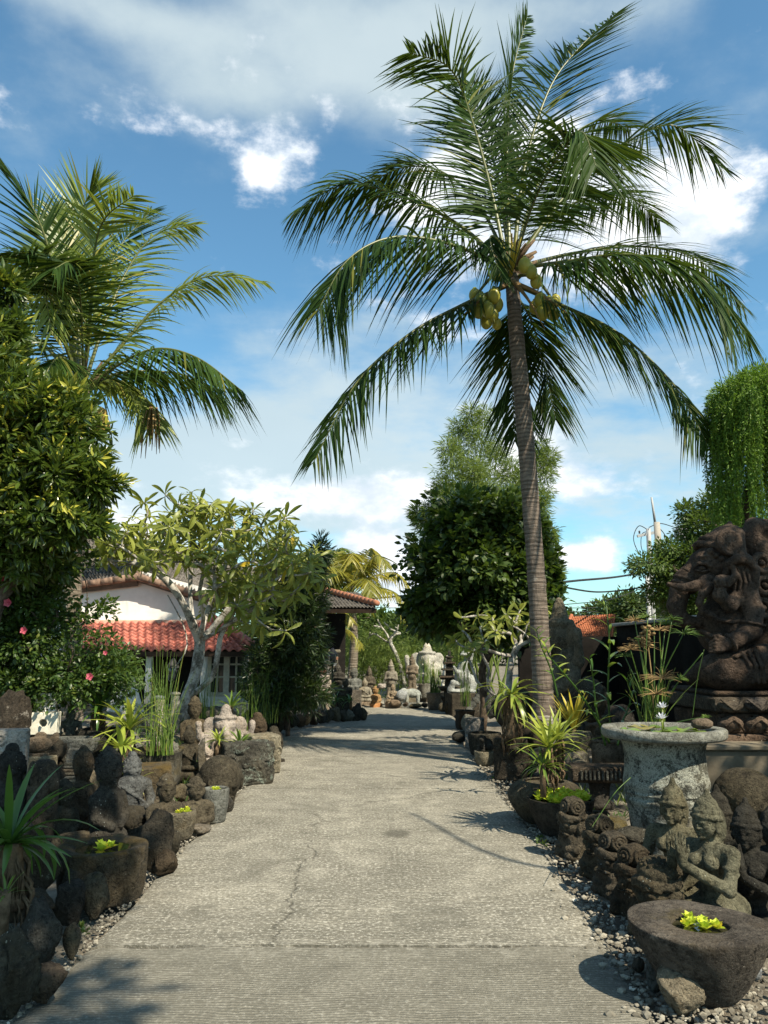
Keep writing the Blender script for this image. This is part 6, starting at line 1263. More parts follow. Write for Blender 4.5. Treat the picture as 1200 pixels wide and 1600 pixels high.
    boulder(735, 1152, 30, 40, 'grey', 'tilted grey rock beside the pale fragment'); boulder(720, 1160, 26, 22, 'andesite', 'dark low rock at the road edge before the pale fragment')
    basin(727, 1138, [(0, 0), (.17, 0), (.17, .28), (.185, .36), (.16, .37), (.15, .32), (0, .31)], 'square dark planter with tall reeds at the right road bend', 'andesite', name='planter_pot', cat='pot', sq=5., sc=.95, rz=.2)
    m = MB(); p = gb(762, 1120); c = catmull([(-.55, -.2, 0), (-.35, 0, .25), (-.15, .05, .5), (.0, .1, .85)], 24); m.tube(c, np.linspace(.05, .13, 24)*(1+.3*rng.normal(size=24)*.5), 8); m.build('driftwood', M['grey'], None, tuple(p), label='grey twisted driftwood leaning behind the reed planter', cat='driftwood')
    basin(898, 1205, [(0, 0), (.15, 0), (.16, .18), (.13, .22), (.15, .26), (.20, .36), (.19, .42), (.15, .41), (0, .38)], 'shell fluted pale pot with the golden leaved plant', 'sand', Y=9.0, name='planter_pot', cat='pot', wob=.05)
    p = gb(953, 1208); root = thing('stone_drum', 'brown stone drum with a braided ring round its top behind the slab', 'stone drum', tuple(p)); s = S(1180, p[1]); m = MB(); m.lathe([(0, 0), (25*s, 0), (26*s, 44*s), (21*s, 50*s), (0, 51*s)], 20, sq=2.6, wob=.03); m.build('drum', M['tan'], root); m = MB()
    for i in range(20): a = i*math.pi/10; m.ico((23*s*math.cos(a), 23*s*math.sin(a), 49*s), (4.4*s, 4.4*s, 3.2*s), 2, .1)
    m.build('braid', M['tan'], root)
    carve('bust', 945, 1158, 40, 'lavastone', 'small dark twisted figure standing on the braided drum', 'statue', -20, Y=float(p[1]), drop=0, res=44)
    # old statue behind the coconut trunk
    carve('ganesh', 880, 1125, 190, 'sand', 'weathered tall elephant god statue half hidden behind the coconut trunk', 'statue', -70, Y=12.2, wid=.72, res=90, amp=.012)
    boulder(895, 1180, 50, 60, 'andesite', 'dark boulder behind the shell fluted pot', Y=10.); boulder(835, 1170, 60, 50, 'andesite', 'dark boulder at the foot of the coconut palm', Y=10.2); boulder(870, 1200, 50, 44, 'lavastone', 'brown rock between the big pot and the shell fluted pot', Y=9.4)
    for a in ((788, 1130, 44, 50, 'andesite', 11.5), (770, 1120, 30, 40, 'grey', 12.), (815, 1120, 40, 50, 'andesite', 12.2), (1010, 1180, 50, 60, 'andesite', 9.), (970, 1160, 50, 70, 'andesite', 10.5), (920, 1120, 60, 70, 'andesite', 11.5)):
        boulder(a[0], a[1], a[2], a[3], a[4], {788: 'dark rock behind the shaggy stemmed plant', 770: 'grey rock below the twisting pale limbs', 815: 'dark rock left of the base of the coconut trunk', 1010: 'dark rock at the foot of the papyrus', 970: 'tall dark rock behind the braided drum', 920: 'dark rock behind the golden leaved plant'}[a[0]], Y=a[5])
front_right()
def big_ganesh():
    Y0 = 8.5; b = P(1140, 1078, Y0); s = S(950, Y0); root = thing('elephant_god_statue', 'huge dark seated elephant headed god statue in profile on a lotus plinth', 'statue', tuple(b))
    q = lambda px, py, dy=0.: P(px, py, Y0+dy)-b; e = lambda px, py, dy, rx, ry, rz, k=.03, rot=None, neg=False: sd.e(q(px, py, dy), (rx*s, ry, rz*s), k, rot, neg)
    sd = SD()
    e(1150, 1052, 0, 62, .52, 30, .06); e(1138, 1048, -.32, 46, .22, 30, .06); e(1120, 1058, .2, 52, .25, 22, .05); e(1196, 1040, -.30, 34, .22, 32, .05)      # folded legs
    e(1126, 980, .0, 34, .36, 44, .08); e(1145, 960, .05, 36, .34, 52, .08); e(1140, 925, .02, 30, .32, 26, .06)                                         # belly and chest
    e(1118, 884, -.02, 33, .27, 33, .05); e(1102, 878, -.02, 24, .22, 20, .05); e(1097, 896, .0, 20, .17, 17, .05)                                       # head
    e(1140, 872, .0, 22, .28, 28, .05)
    tr = [(1088, 893, 0), (1072, 905, 0), (1062, 925, -.01), (1057, 946, -.02), (1061, 964, -.04), (1075, 972, -.06), (1090, 973, -.08), (1098, 966, -.1)]
    sd.path([q(*t) for t in tr], np.array((20, 17, 15, 14, 12, 10, 8, 5))*s, .03)
    for i in range(9): t = catmull([q(*t) for t in tr], 40)[6+3*i]; sd.tor(t, (17.6-1.0*i)*s, .016, .012, qrot(0, (20, 35, 55, 75, 90, 100, 120, 150, 180)[i]))
    sd.path([q(1106, 908, -.20), q(1086, 916, -.26), q(1064, 918, -.28), q(1044, 912, -.28)], np.array((9, 8, 6, 2.5))*s, .02); sd.path([q(1106, 908, .20), q(1080, 920, .26), q(1058, 920, .28), q(1043, 913, .28)], np.array((9, 8, 6, 2.5))*s, .02)
    sd.path([q(1075, 892, -.17), q(1068, 888, -.14)], .012, .01)
    sd.path([q(1084, 888, -.15), q(1092, 881, -.19), q(1103, 880, -.22), q(1112, 886, -.24)], np.array((2.5, 3.5, 3.5, 2))*s, .012); e(1096, 888, -.18, 9, .05, 5, .02, None, True); e(1096, 888, -.165, 6.5, .05, 3.5, .01); sd.path([q(1088, 891, -.17), q(1098, 893, -.2), q(1108, 891, -.22)], 1.8*s, .01)
    e(1106, 905, -.18, 13, .08, 8, .03); e(1103, 870, -.19, 9, .05, 3, .02)
    # ear: a broad folded fan
    e(1158, 895, -.31, 24, .06, 32, .03, qrot(0, 15)); sd.path([q(1134, 896, -.33), q(1138, 881, -.37), q(1152, 873, -.40), q(1170, 876, -.40), q(1181, 890, -.38), q(1180, 912, -.36), q(1172, 930, -.33)], np.array((5, 6, 7, 6.5, 6, 5.5, 4))*s, .012)
    for k_ in range(4): sd.path([q(1144+8*k_, 886+2*k_, -.37), q(1149+8*k_, 906+2*k_, -.385), q(1146+8*k_, 930, -.35)], np.array((2.2, 2.8, 1.8))*s, .008)
    e(1158, 893, .26, 24, .07, 30, .04)
    # crown of bands with a wheel on its side
    e(1128, 852, 0, 32, .30, 24, .04); e(1136, 838, .02, 24, .24, 18, .04); sd.c(q(1138, 832, .02), q(1140, 818, .02), 12*s, 4*s, .03); sd.tor(q(1122, 866, 0), .24, .035, .02, qrot(0, 28)); sd.tor(q(1127, 856, 0), .225, .028, .02, qrot(0, 28))
    for rr_, th in ((17, .02), (11, .018), (5, .018)): sd.tor(q(1139, 848, -.315), rr_*s, th*1.2, .008, qrot(86, 0, 10))
    e(1139, 848, -.29, 21, .05, 21, .01); e(1139, 848, -.33, 3, .03, 3, .01); e(1110, 862, -.22, 6, .05, 6, .012); e(1118, 868, -.26, 4, .04, 4, .01); e(1127, 873, -.28, 4, .04, 4, .01); e(1147, 868, -.30, 6, .04, 5, .015); e(1157, 864, -.28, 5, .04, 5, .015)
    # back arch with scrolls
    sd.path([q(1196, 1050, .25), q(1200, 960, .28), q(1196, 900, .28), q(1186, 860, .26), q(1172, 838, .24), q(1178, 822, .22), q(1196, 826, .22), q(1206, 842, .22)], np.array((34, 30, 28, 22, 16, 13, 14, 12))*s, .05)
    for px, py in ((1190, 880), (1194, 915), (1192, 950)): sd.tor(q(px, py, .0), 13*s, .035, .02, qrot(80, 0, 10)); e(px, py, .0, 5, .05, 5, .02)
    # arms, bangles and hands
    sd.path([q(1166, 925, -.28), q(1176, 955, -.34), q(1174, 985, -.38), q(1150, 1000, -.46), q(1132, 1008, -.48)], np.array((17, 16, 14, 11, 9))*s, .03); sd.tor(q(1175, 975, -.37), 16.5*s, .014, .012, qrot(0, 12)); sd.tor(q(1142, 1004, -.475), 12*s, .018, .012, qrot(0, 65))
    for i in range(4): sd.path([q(1130, 1000+5*i, -.49-.01*i), q(1118, 1000+5.5*i, -.50), q(1109, 1004+5*i, -.47)], np.array((3.6, 3.2, 2.2))*s, .01)
    sd.path([q(1130, 998, -.5), q(1122, 994, -.50), q(1115, 994, -.49)], np.array((3.6, 3, 2.2))*s, .01)
    sd.path([q(1156, 930, -.24), q(1140, 945, -.40), q(1124, 930, -.44), q(1126, 912, -.42)], np.array((13, 11, 9, 8))*s, .03); e(1129, 908, -.42, 12, .06, 10, .02)
    for i in range(4): sd.path([q(1120+6*i, 902, -.46), q(1117+6*i, 908, -.49), q(1120+6*i, 915, -.48)], 2.8*s, .008)
    sd.path([q(1136, 912, -.4), q(1150, 900, -.42), q(1146, 888, -.40)], np.array((6, 5, 4))*s, .02); sd.path([q(1112, 915, -.3), q(1098, 928, -.32), q(1092, 942, -.3), q(1098, 955, -.28), q(1112, 962, -.3)], np.array((6, 6, 5, 5, 4))*s, .02)
    sd.path([q(1108, 955, -.28), q(1122, 968, -.36), q(1142, 972, -.37), q(1160, 968, -.34)], 3*s, .012); sd.path([q(1105, 1000, -.30), q(1125, 1024, -.42), q(1150, 1026, -.5), q(1172, 1016, -.46)], 3*s, .012); sd.path([q(1096, 985, -.2), q(1112, 994, -.36), q(1125, 992, -.40)], 3*s, .012)
    for i in range(3): sd.path([q(1160+10*i, 1020-2*i, -.5), q(1172+9*i, 1040, -.53), q(1176+9*i, 1066, -.50)], 3*s, .012)
    for i in range(3): sd.path([q(1184+5*i, 1012, -.42), q(1192+4*i, 1030, -.5), q(1196+4*i, 1060, -.5)], 3*s, .012)
    V, Q = sd.run(235, .0016, 40., None, 3., .001); m = MB(); m.add(V, [Q], .5); m.build('figure', M['ganesha'], root)
    # lotus plinth: three stepped courses, petals on two of them
    zt = 0; a = q(1087, 1080)[0]; wide = 1.9
    for j, (p0, p1, ex) in enumerate(((1076, 1084, 0.), (1084, 1108, .035), (1110, 1138, -.02), (1138, 1166, .03))):
        z0, z1 = q(1140, p0)[2], q(1140, p1)[2]; m = MB(); m.box((a+wide/2-ex/2, .12, (z0+z1)/2), (wide+ex, 1.25+ex, z0-z1-.004), bev=.018, jit=.012); m.build('course', M['ganesha'], root)
        if j in (1, 2):
            for i in range(7):
                x = a+.13+i*.262; h_ = (z0-z1)*.5; v, f = ICO[3]; pv = v.copy(); tz = pv[:, 2]*(1 if j == 2 else -1); pv[:, 0] *= .128*np.where(tz < 0, 1, np.sqrt(np.maximum(0, 1-tz*tz))**.0*(1-.75*np.maximum(tz, 0)**2.5)); pv[:, 2] *= h_; pv[:, 1] *= .075*(1+.5*tz)
                m = MB(); m.add(pv, [f], .5); m.tube([(-.11, -.045, h_*.75*(-1 if j == 2 else 1)), (-.06, -.075, h_*.1), (0, -.085, -h_*.55*(-1 if j == 2 else 1)), (.06, -.075, h_*.1), (.11, -.045, h_*.75*(-1 if j == 2 else 1))], .012, 5, r=.5)
                m.build('petal', M['ganesha'], root, (x, .12-.625-ex/2, (z0+z1)/2))
big_ganesh()

# ------------------------------------------------------------------ left side, front to back
def left_bank():
    B = lambda *a, **k: boulder(*a, **k)
    B(14, 1590, 84, 160, 'andesite', 'biggest dark stone at the bottom left corner', sq=True, wob=.34); B(62, 1512, 66, 112, 'lichen', 'crusted grey lichen stone like a worn face above the corner stone', wob=.26); B(110, 1500, 30, 64, 'lavastone', 'smooth oval brown stone standing beside the worn face stone', wob=.1)
    B(30, 1440, 110, 46, 'lavastone', 'long brown slab lying under the spiky plant', wob=.18, sq=True, Y=4.75); B(104, 1444, 54, 78, 'andesite', 'pitted black stone between the slab and the big basin', wob=.24); B(146, 1430, 52, 74, 'lavastone', 'brown block under the front of the big basin', wob=.16, sq=True); B(120, 1405, 60, 60, 'andesite', 'dark block behind the pitted stone under the basin', wob=.16, sq=True, Y=5.2)
    B(192, 1388, 58, 22, 'grey', 'thin grey flat stone at the road edge under the basin', sq=True, wob=.15); B(5, 1500, 40, 60, 'lichen', 'speckled stone at the very left edge', Y=4.4); B(64, 1566, 70, 70, 'andesite', 'dark stone filling the corner between the road edge and the biggest stone', sq=True, wob=.2)
    p = gb(158, 1408)
    basin(157, 1404, [(0, 0), (.26, 0), (.31, .05), (.335, .22), (.34, .34), (.335, .385), (.29, .39), (.22, .375), (.19, .34), (.16, .30), (0, .29)], 'wide mossy stone basin with a few floating plants near the left road edge', 'mossy', sc=.84, water=.365, wr=.205, lettuce=3, lspread=.10, wob=.06, sy=1.0, lsz=.06, loff=(.02, -.02), lettuce_label='few yellow green rosettes floating in the wide mossy basin on the left')
    B(55, 1392, 74, 92, 'lichen', 'black boulder streaked with pale green lichen left of the basin', wob=.14, Y=5.15); m = 0
    carve('bald', 42, 1312, 26, 'lichen', 'tiny round stone head resting on the lichen streaked boulder', 'statue', 10, Y=5.1, drop=.0, res=40)
    carve('block', 60, 1320, 130, 'lichen', 'rounded hooded stone patched with pale lichen behind the spiky plant', 'carving', 10, Y=6.3, wid=.62, w=.3, d=.3, rd=.25, res=56, seed=3)
    carve('buddha', 8, 1330, 165, 'andesite', 'large black seated figure at the left edge behind the spiky plant', 'statue', 40, Y=6.2, res=64)
    carve('back', 97, 1318, 100, 'andesite', 'short black round headed figure left of the brown one', 'statue', 50, Y=6.5, res=52)
    carve('back', 126, 1296, 130, 'lavastone', 'slim brown figure with a smooth round head', 'statue', 60, Y=7.0, wid=.78, res=72, amp=.01)
    carve('back', 166, 1316, 148, 'andesite', 'tall black speckled figure with a heavy curled head, nearest of the group', 'statue', 55, Y=6.55, wid=.9, res=90, amp=.01)
    carve('buddha', 203, 1284, 108, 'grey', 'white spotted seated figure right behind the tall black one', 'statue', 45, Y=7.35, res=72, amp=.01)
    B(198, 1296, 76, 40, 'lavastone', 'heap of flat brown stone behind the tall black figure', sq=True, wob=.3, Y=7.); B(110, 1330, 66, 34, 'lavastone', 'low brown stone in front of the short black figure', sq=True, Y=6.2); B(170, 1330, 80, 26, 'mossy', 'flat mossy stone under the tall black figure', sq=True, Y=6.3)
    B(246, 1362, 50, 100, 'lavastone', 'tall pitted brown boulder at the road edge right of the basin', wob=.2); B(255, 1366, 40, 40, 'lavastone', 'small pitted stone at the foot of the tall boulder', wob=.25); B(268, 1338, 30, 44, 'andesite', 'dark stone squeezed behind the tall pitted boulder', wob=.2)
    carve('bust', 257, 1304, 92, 'lavastone', 'dark worn bust with a rounded cap above the pitted boulder', 'statue', 30, Y=7.0, res=64, wid=.95)
    basin(278, 1312, [(0, 0), (.11, 0), (.16, .05), (.19, .2), (.195, .30), (.18, .32), (.15, .315), (.13, .28), (0, .26)], 'pale speckled stone mortar topped with bright green plants by the road', 'tan', sc=.74, water=.29, wr=.14, lettuce=6, lspread=.11, wob=.06, lsz=.045, lettuce_label='bright green cushion of plants topping the pale speckled mortar')
    carve('bust', 304, 1292, 76, 'lavastone', 'squat bust with a flat cap right of the pale mortar', 'statue', 30, res=60, wid=1.1)
    basin(335, 1284, [(0, 0), (.10, 0), (.12, .06), (.14, .2), (.15, .33), (.135, .35), (.11, .34), (.09, .30), (0, .28)], 'small grey stone mortar with a pinch of green plants below the round head', 'grey', sc=.86, water=.32, wr=.10, lettuce=3, lspread=.05, wob=.06, lsz=.04, lettuce_label='pinch of green plants in the small grey mortar below the round face')
    B(312, 1300, 50, 14, 'grey', 'flat pale slab lying at the road edge', sq=True, wob=.1); B(352, 1268, 28, 30, 'andesite', 'dark wedge of stone right of the small grey mortar')
    carve('bald', 342, 1252, 72, 'lavastone', 'big round stone face with ringed eyes beside the road on the left', 'statue', 25, res=72, amp=.012)
    carve('block', 384, 1222, 62, 'lichen', 'carved block full of holes and crusted white near the road', 'carving', 20, res=64, w=.62, d=.45, seed=11, n=22, amp=.035)
    carve('block', 408, 1206, 58, 'sand', 'sunlit tan carved block with round bosses at the road edge', 'carving', 28, res=60, w=.42, d=.4, seed=13, n=20, amp=.03)
    carve('head', 428, 1190, 54, 'lavastone', 'brown curly stone head standing at the bend of the road', 'statue', 40, res=60, wid=.85); carve('head', 402, 1160, 46, 'lavastone', 'smaller brown head behind the tan carved block', 'statue', 30, Y=12.2, res=48)
    carve('ganesh', 350, 1200, 98, 'white', 'pale grey elephant god relief behind the little rosette plants', 'statue', 15, res=96, wid=1.05, amp=.01)
    carve('buddha', 293, 1216, 82, 'lavastone', 'seated figure with a broad hat leaning on a stone slab', 'statue', 35, res=72, wid=.95, curly=False); B(313, 1208, 14, 60, 'tan', 'upright flat slab behind the hatted figure', sq=True, wob=.05, Y=9.6)
    carve('bust', 302, 1165, 76, 'lavastone', 'dark carved pillar figure at the foot of the pale branched tree', 'statue', 20, Y=11.3, res=52, wid=.8)
    carve('block', 228, 1268, 72, 'mossy', 'mossy carved stone with a spiral under the reed planter', 'carving', 15, Y=8.2, res=56, w=.5, d=.4, seed=21)
    p = gb(246, 1232); root = thing('planter_pot', 'square brown pot with tall green reeds on the left bank', 'pot', tuple(p), .1); s = S(1200, p[1]); m = MB(); m.lathe([(0, 0), (30*s, 0), (33*s, 22*s), (31*s, 24*s), (34*s, 55*s), (37*s, 60*s), (31*s, 60*s), (30*s, 50*s), (0, 50*s)], 24, sq=6., wob=.02); m.build('pot', M['mossy'], root)
    B(270, 1222, 24, 66, 'grey', 'upright grey stone right of the reed pot', sq=True, wob=.12, Y=9.2); B(140, 1262, 34, 74, 'tan', 'smooth tan standing slab behind the brown figure', sq=True, wob=.08, Y=7.9); B(288, 1252, 40, 30, 'lavastone', 'brown stone below the hatted figure', Y=8.4)
    basin(117, 1182, [(0, 0), (.14, 0), (.24, .05), (.30, .14), (.31, .19), (.285, .195), (.26, .15), (0, .10)], 'long grey oval stone trough on the left bank', 'grey', Y=8.6, sx=.82, sy=.5, sc=.98, wob=.04, name='stone_trough', cat='trough')
    B(117, 1215, 60, 40, 'andesite', 'dark rock carrying the oval trough', Y=8.5, sq=True); B(85, 1250, 50, 60, 'andesite', 'dark rock behind the ribbed ramp stone', Y=8.); 
    p = P(106, 1226, 7.9); root = thing('ribbed_stone', 'pale ribbed stone ramp sloping up to the oval trough', 'stone', tuple(p)); s = S(1200, 7.9)
    for i in range(11): m = MB(); m.box((.3*i*s, i*.018, 54*s*i/11), (30*s, .05, 4.0*s), bev=.006, jit=.006); m.build('rib', M['sand'], root)
    m = MB(); m.box((0, .16, 20*s), (26*s, .16, 56*s), bev=.01, rot=qrot(-16)); m.build('back_slab', M['grey'], root)
    carve('fish', 58, 1182, 42, 'sand', 'mossy tan stone fish on the left bank', 'statue', 0, Y=8.1, res=56, wid=.95)
    for px, p0, p1, Y, lab, n in ((72, 1114, 1083, 9., 'cream pierced block standing on the box with a round hole', 4), (69, 1147, 1113, 8.8, 'cream box with one round hole', 0)):
        b = P(px, p0, Y); s = S(p0, Y); w, h = (30, 31) if n else (42, 33); root = thing('pierced_block', lab, 'block', tuple(b), .15)
        if n:
            for i in range(n+1): m = MB(); m.box((0, 0, h*s*(.07+.86*i/n)), (w*s, .14, h*s*.12), bev=.003); m.build('bar', M['plaster'], root)
            for i in range(n+1): m = MB(); m.box((w*s*(-.44+.88*i/n), .002, h*s/2), (w*s*.12, .13, h*s*.95), bev=.003); m.build('bar', M['plaster'], root)
        else:
            sd = SD().b((0, 0, .4), (.5, .3, .4), .03).c((0, -1, .42), (0, .15, .42), .14, k=.01, neg=True); sculpt('box', sd, M['cream'], root, scale=w*s, res=56, amp=.003)
    B(40, 1182, 70, 50, 'andesite', 'dark rock under the cream box', Y=8.9, sq=True); B(75, 1200, 60, 60, 'andesite', 'dark rock below the stone fish', Y=8.4, sq=True)
    carve('block', 14, 1200, 60, 'white', 'white carved floral block at the left edge', 'carving', 15, Y=7.6, res=60, w=.42, d=.3, seed=31, n=26); B(14, 1150, 74, 84, 'andesite', 'dark hollow boulder behind the white floral block', Y=8.3, wob=.3); B(10, 1250, 60, 60, 'andesite', 'dark rock under the white floral block', Y=7.4, sq=True)
    carve('buddha', 108, 1158, 52, 'grey', 'small grey cherub like figure behind the oval trough', 'statue', 20, Y=9.3, res=52)
    basin(150, 1190, [(0, 0), (.15, 0), (.19, .2), (.21, .34), (.19, .35), (.17, .3), (0, .29)], 'square dark stone planter behind the variegated plant', 'andesite', Y=9.2, sq=5., name='planter_pot', cat='pot')
    B(205, 1190, 40, 50, 'grey', 'grey rock under the variegated plant', Y=9.6); B(190, 1240, 50, 50, 'lavastone', 'brown rock among the yellow green leaves', Y=8.3)
    for i, (px, py, w, h, Y, mt, lab) in enumerate(((40, 1120, 60, 60, 9.8, 'andesite', 'dark rock under the hanging bush at the left edge'), (240, 1150, 50, 40, 11.5, 'grey', 'grey rock behind the reeds'), (330, 1128, 50, 26, 12.8, 'grey', 'grey rock ringing the pale branched tree'), (372, 1120, 40, 30, 13.2, 'white', 'pale rock right of the branched tree'), (205, 1128, 40, 30, 12.2, 'white', 'pale stone lit by the sun left of the reeds'))): B(px, py, w, h, mt, lab, Y=Y)
    # pale stumps beside the reeds
    for px, pb, pt, Y, lab in ((247, 1150, 1090, 11., 'white stump like post behind the reeds'), (272, 1128, 1084, 12., 'short white post right of the reeds')):
        a, b = P(px, pb, Y), P(px+2, pt, Y); root = thing('stone_post', lab, 'post', tuple(a)); m = MB(); m.tube(catmull([(0, 0, -.15), (b-a)*.5+(.01, 0, 0), b-a], 12), np.linspace(.075, .06, 12)*(1+.06*rng.normal(size=12)), 9); m.build('shaft', M['white'], root); m = MB(); m.ico(b-a, (.085, .085, .03), 2, .15); m.build('cap', M['white'], root)
left_bank()

# ------------------------------------------------------------------ the far bed and the statues at the end of the road
def far_end():
    g = 'upright stones edging the far bed'
    labs = ['blunt dark stone starting the far bed beside the reeds', 'brown stone right of the first blunt one in the far bed', 'leaning dark stone third along the far bed', 'squared dark stone fourth along the far bed', 'rounded dark stone fifth along the far bed', 'rough brown stone under the first dark spiky plant', 'narrow dark stone right of the rough brown one', 'squarish stone in the middle of the far bed', 'tilted dark stone under the small bright green plant', 'brown stone below the paler spiky plant', 'dark block between the paler and the drooping plant', 'grey stone under the drooping spiky plant', 'low dark stone below the far lamp', 'last small brown stone at the tip of the far bed']
    for i, lab in enumerate(labs):
        t = i/13; px = 424+144*t; py = 1146-20*t-4*math.sin(t*3); k = i % 4
        boulder(px, py, random.uniform(14, 24)*(1-.2*t), random.uniform(24, 40)*(1-.25*t), 'grey' if i == 11 else ('andesite', 'lavastone', 'andesite', 'andesite')[k], lab, group=g, sq=k in (0, 2), wob=.25, dep=.9)
    C_ = lambda *a, **k: carve(*a, res=k.pop('res', 46), **k)
    C_('buddha', 570, 1096, 36, 'tan', 'seated tan figure at the left of the far statues', rz=30, Y=22.3); C_('totem', 577, 1096, 56, 'lavastone', 'tall narrow brown standing figure behind the seated tan one', rz=10, Y=22.9)
    C_('totem', 611, 1092, 62, 'tan', 'tall standing figure on the left of the stone elephant', rz=0, Y=22.4, res=60); C_('totem', 644, 1080, 58, 'tan', 'tall standing figure right of the stone elephant', rz=-10, Y=23.2, res=60); C_('bust', 587, 1099, 27, 'orange', 'orange toned animal statue at the road end', rz=40, Y=21.7)
    C_('buddha', 614, 1097, 28, 'tan', 'tan figure seated by a round base left of the stone elephant', rz=20, Y=21.5); boulder(617, 1103, 20, 12, 'tan', 'round tan stone base before the seated tan figure', Y=21.2)
    C_('elephant', 643, 1098, 24, 'white', 'white stone elephant standing at the end of the road', rz=0, Y=21.6, res=96, amp=.006, fr=5.); C_('ganesh', 668, 1084, 80, 'white', 'tall white elephant god statue at the end of the road', rz=0, Y=24., res=90, plinth='andesite'); boulder(668, 1092, 44, 16, 'andesite', 'dark stone base under the tall white elephant god', Y=23.9, sq=True)
    C_('bust', 540, 1090, 30, 'andesite', 'dark figure beside the lamp at the far bed', Y=18.6); C_('bust', 553, 1078, 34, 'grey', 'grey stone figure behind the far lamp', Y=21.); C_('dragon', 722, 1082, 66, 'white', 'white rearing dragon carving right of the dark shrine', rz=20, Y=19.5, res=70, plinth='andesite'); C_('totem', 527, 1085, 50, 'andesite', 'dark grinning figure at the brick pillar', Y=18.8, wid=1.4)
    for px, py, w, h, mt, lab in ((597, 1076, 18, 9, 'white', 'white flat stone seat among the far statues'), (628, 1096, 18, 20, 'white', 'pale round stone left of the stone elephant'), (650, 1106, 24, 8, 'mossy', 'mossy low stone before the stone elephant'), (664, 1106, 12, 10, 'andesite', 'small dark rock right of the mossy low stone'), (690, 1112, 12, 16, 'andesite', 'small dark upright stone before the reed pot'), (700, 1114, 14, 20, 'lavastone', 'brown pointed stone at the foot of the dark shrine'), (710, 1116, 12, 14, 'grey', 'grey stone at the right of the dark shrine foot'), (634, 1104, 10, 8, 'andesite', 'little dark stone under the stone elephant head')):
        boulder(px, py, w, h, mt, lab, Y=21.3 if py < 1108 else 19.5)
    # dark tiered shrine
    b = P(703, 1112, 20.3); b[2] = 0; s = S(1050, 20.3); root = thing('stone_shrine', 'dark tiered stone shrine with stacked roofs at the end of the road', 'shrine', tuple(b))
    z = 0
    for w, h in ((30, 8), (22, 10), (28, 4), (18, 9), (30, 4), (34, 3), (14, 10), (28, 3), (32, 3), (12, 8), (24, 3), (10, 7), (18, 3), (8, 6), (12, 3), (5, 8)):
        m = MB(); m.box((0, 0, (z+h/2)*s), (w*s, w*s*.9, h*s), bev=.012, jit=.015); m.build('tier', M['andesite'], root); z += h
    for px, py, Y, sc in ((680, 1110, 20.8, .8), (664, 1090, 23.4, .7)):
        basin(px, py, [(0, 0), (.17, 0), (.22, .2), (.25, .42), (.26, .5), (.23, .5), (.21, .4), (0, .4)], {680: 'pale round pot with reeds left of the dark shrine', 664: 'dark pot with reeds before the tall white elephant god'}[px], 'grey', Y=Y, sc=sc*1.1, name='planter_pot', cat='pot', k=20)
    # carved brick gate pillar with pale relief
    b = P(508, 1092, 19.6); b[2] = 0; s = S(1050, 19.6); root = thing('brick_pillar', 'worn pale and red brick gate pillar with carved relief beside the dark bush', 'pillar', tuple(b)); rs = random.Random(4)
    m = MB(); m.box((0, .2, 45*s), (36*s, .5, 90*s)); m.build('core', M['sand'], root)
    z = 0; j = 0; pool = []
    for v in range(4): mm = MB(); mm.box((0, 0, 0), (8.6*s, .09, 4.3*s), bev=.006, jit=.006); pool.append(mm)
    meshes = {(v, t): pool[v].mesh('brick', M[t]) for v in range(4) for t in ('brick', 'sand', 'white')}
    while z < 92:
        for i in range(4): link('brick', meshes[(rs.randrange(4), rs.choice(('brick', 'sand', 'white', 'white', 'sand')))], root, ((-13.5+9*i+(2 if j % 2 else -2))*s, -.07+rs.uniform(-.012, .012), (z+2.4)*s))
        z += 4.8; j += 1
    sculpt('relief', sd_block(.34, .18, 1., 44, 26, .03), M['white'], root, loc=(3*s, -.12, 4*s), scale=54*s, res=64, amp=.03)
    m = MB(); m.box((0, .1, 95*s), (44*s, .66, 5*s), bev=.02, jit=.01); m.build('cap', M['sand'], root)
    # small roofed gate far behind
    b = P(650, 1060, 34.); root = thing('roofed_gate', 'small red roofed gateway with dark posts behind the white elephant god', 'gate', tuple(b)); q = lambda px, py, dy=0.: P(px, py, 34.+dy)-b
    for px in (640, 662, 694): m = MB(); a, c = q(px, 1060), q(px, 1012); m.box((a+c)/2, (.16, .16, c[2]-a[2])); m.build('post', M['darkwood'], root)
    for py in (1012, 1022): m = MB(); a, c = q(636, py), q(712, py-5); m.box((a+c)/2+(0, -.1, 0), (np.linalg.norm(c-a), .12, .14)); m.build('beam', M['darkwood'], root)
    m = MB(); slab4(m, q(640, 1010, -.8), q(664, 1010, -.8), q(656, 994, .2), q(650, 994, .2), .08); slab4(m, q(664, 1010, -.8), q(664, 1010, 1.2), q(656, 994, .2), q(656, 994, .25), .08); m.build('roof', M['terracotta'], root)
    a, c = P(680, 1014, 33.8), P(690, 1034, 33.8); k = 9; u = np.linspace(0, 1, k); X, Z = np.meshgrid(u, u, indexing='ij'); yv = .05*np.sin(X*9)+.04*np.sin(Z*5+X*3)
    for_ = np.stack(((c[0]-a[0])*X, yv, (c[2]-a[2])*Z*(1+.1*np.sin(X*7))), -1).reshape(-1, 3); i = np.arange(k-1)[:, None]*k; j = np.arange(k-1)[None]; f = np.stack((i+j, i+j+1, i+k+j+1, i+k+j), -1).reshape(-1, 4)
    m = MB(); m.add(for_, [f]); m.add(for_+(0, .02, 0), [f[:, ::-1]]); m.build('orange_cloth', M['orange'], None, tuple(a), label='orange cloth hanging from the beam of the small roofed gate', cat='cloth')
far_end()
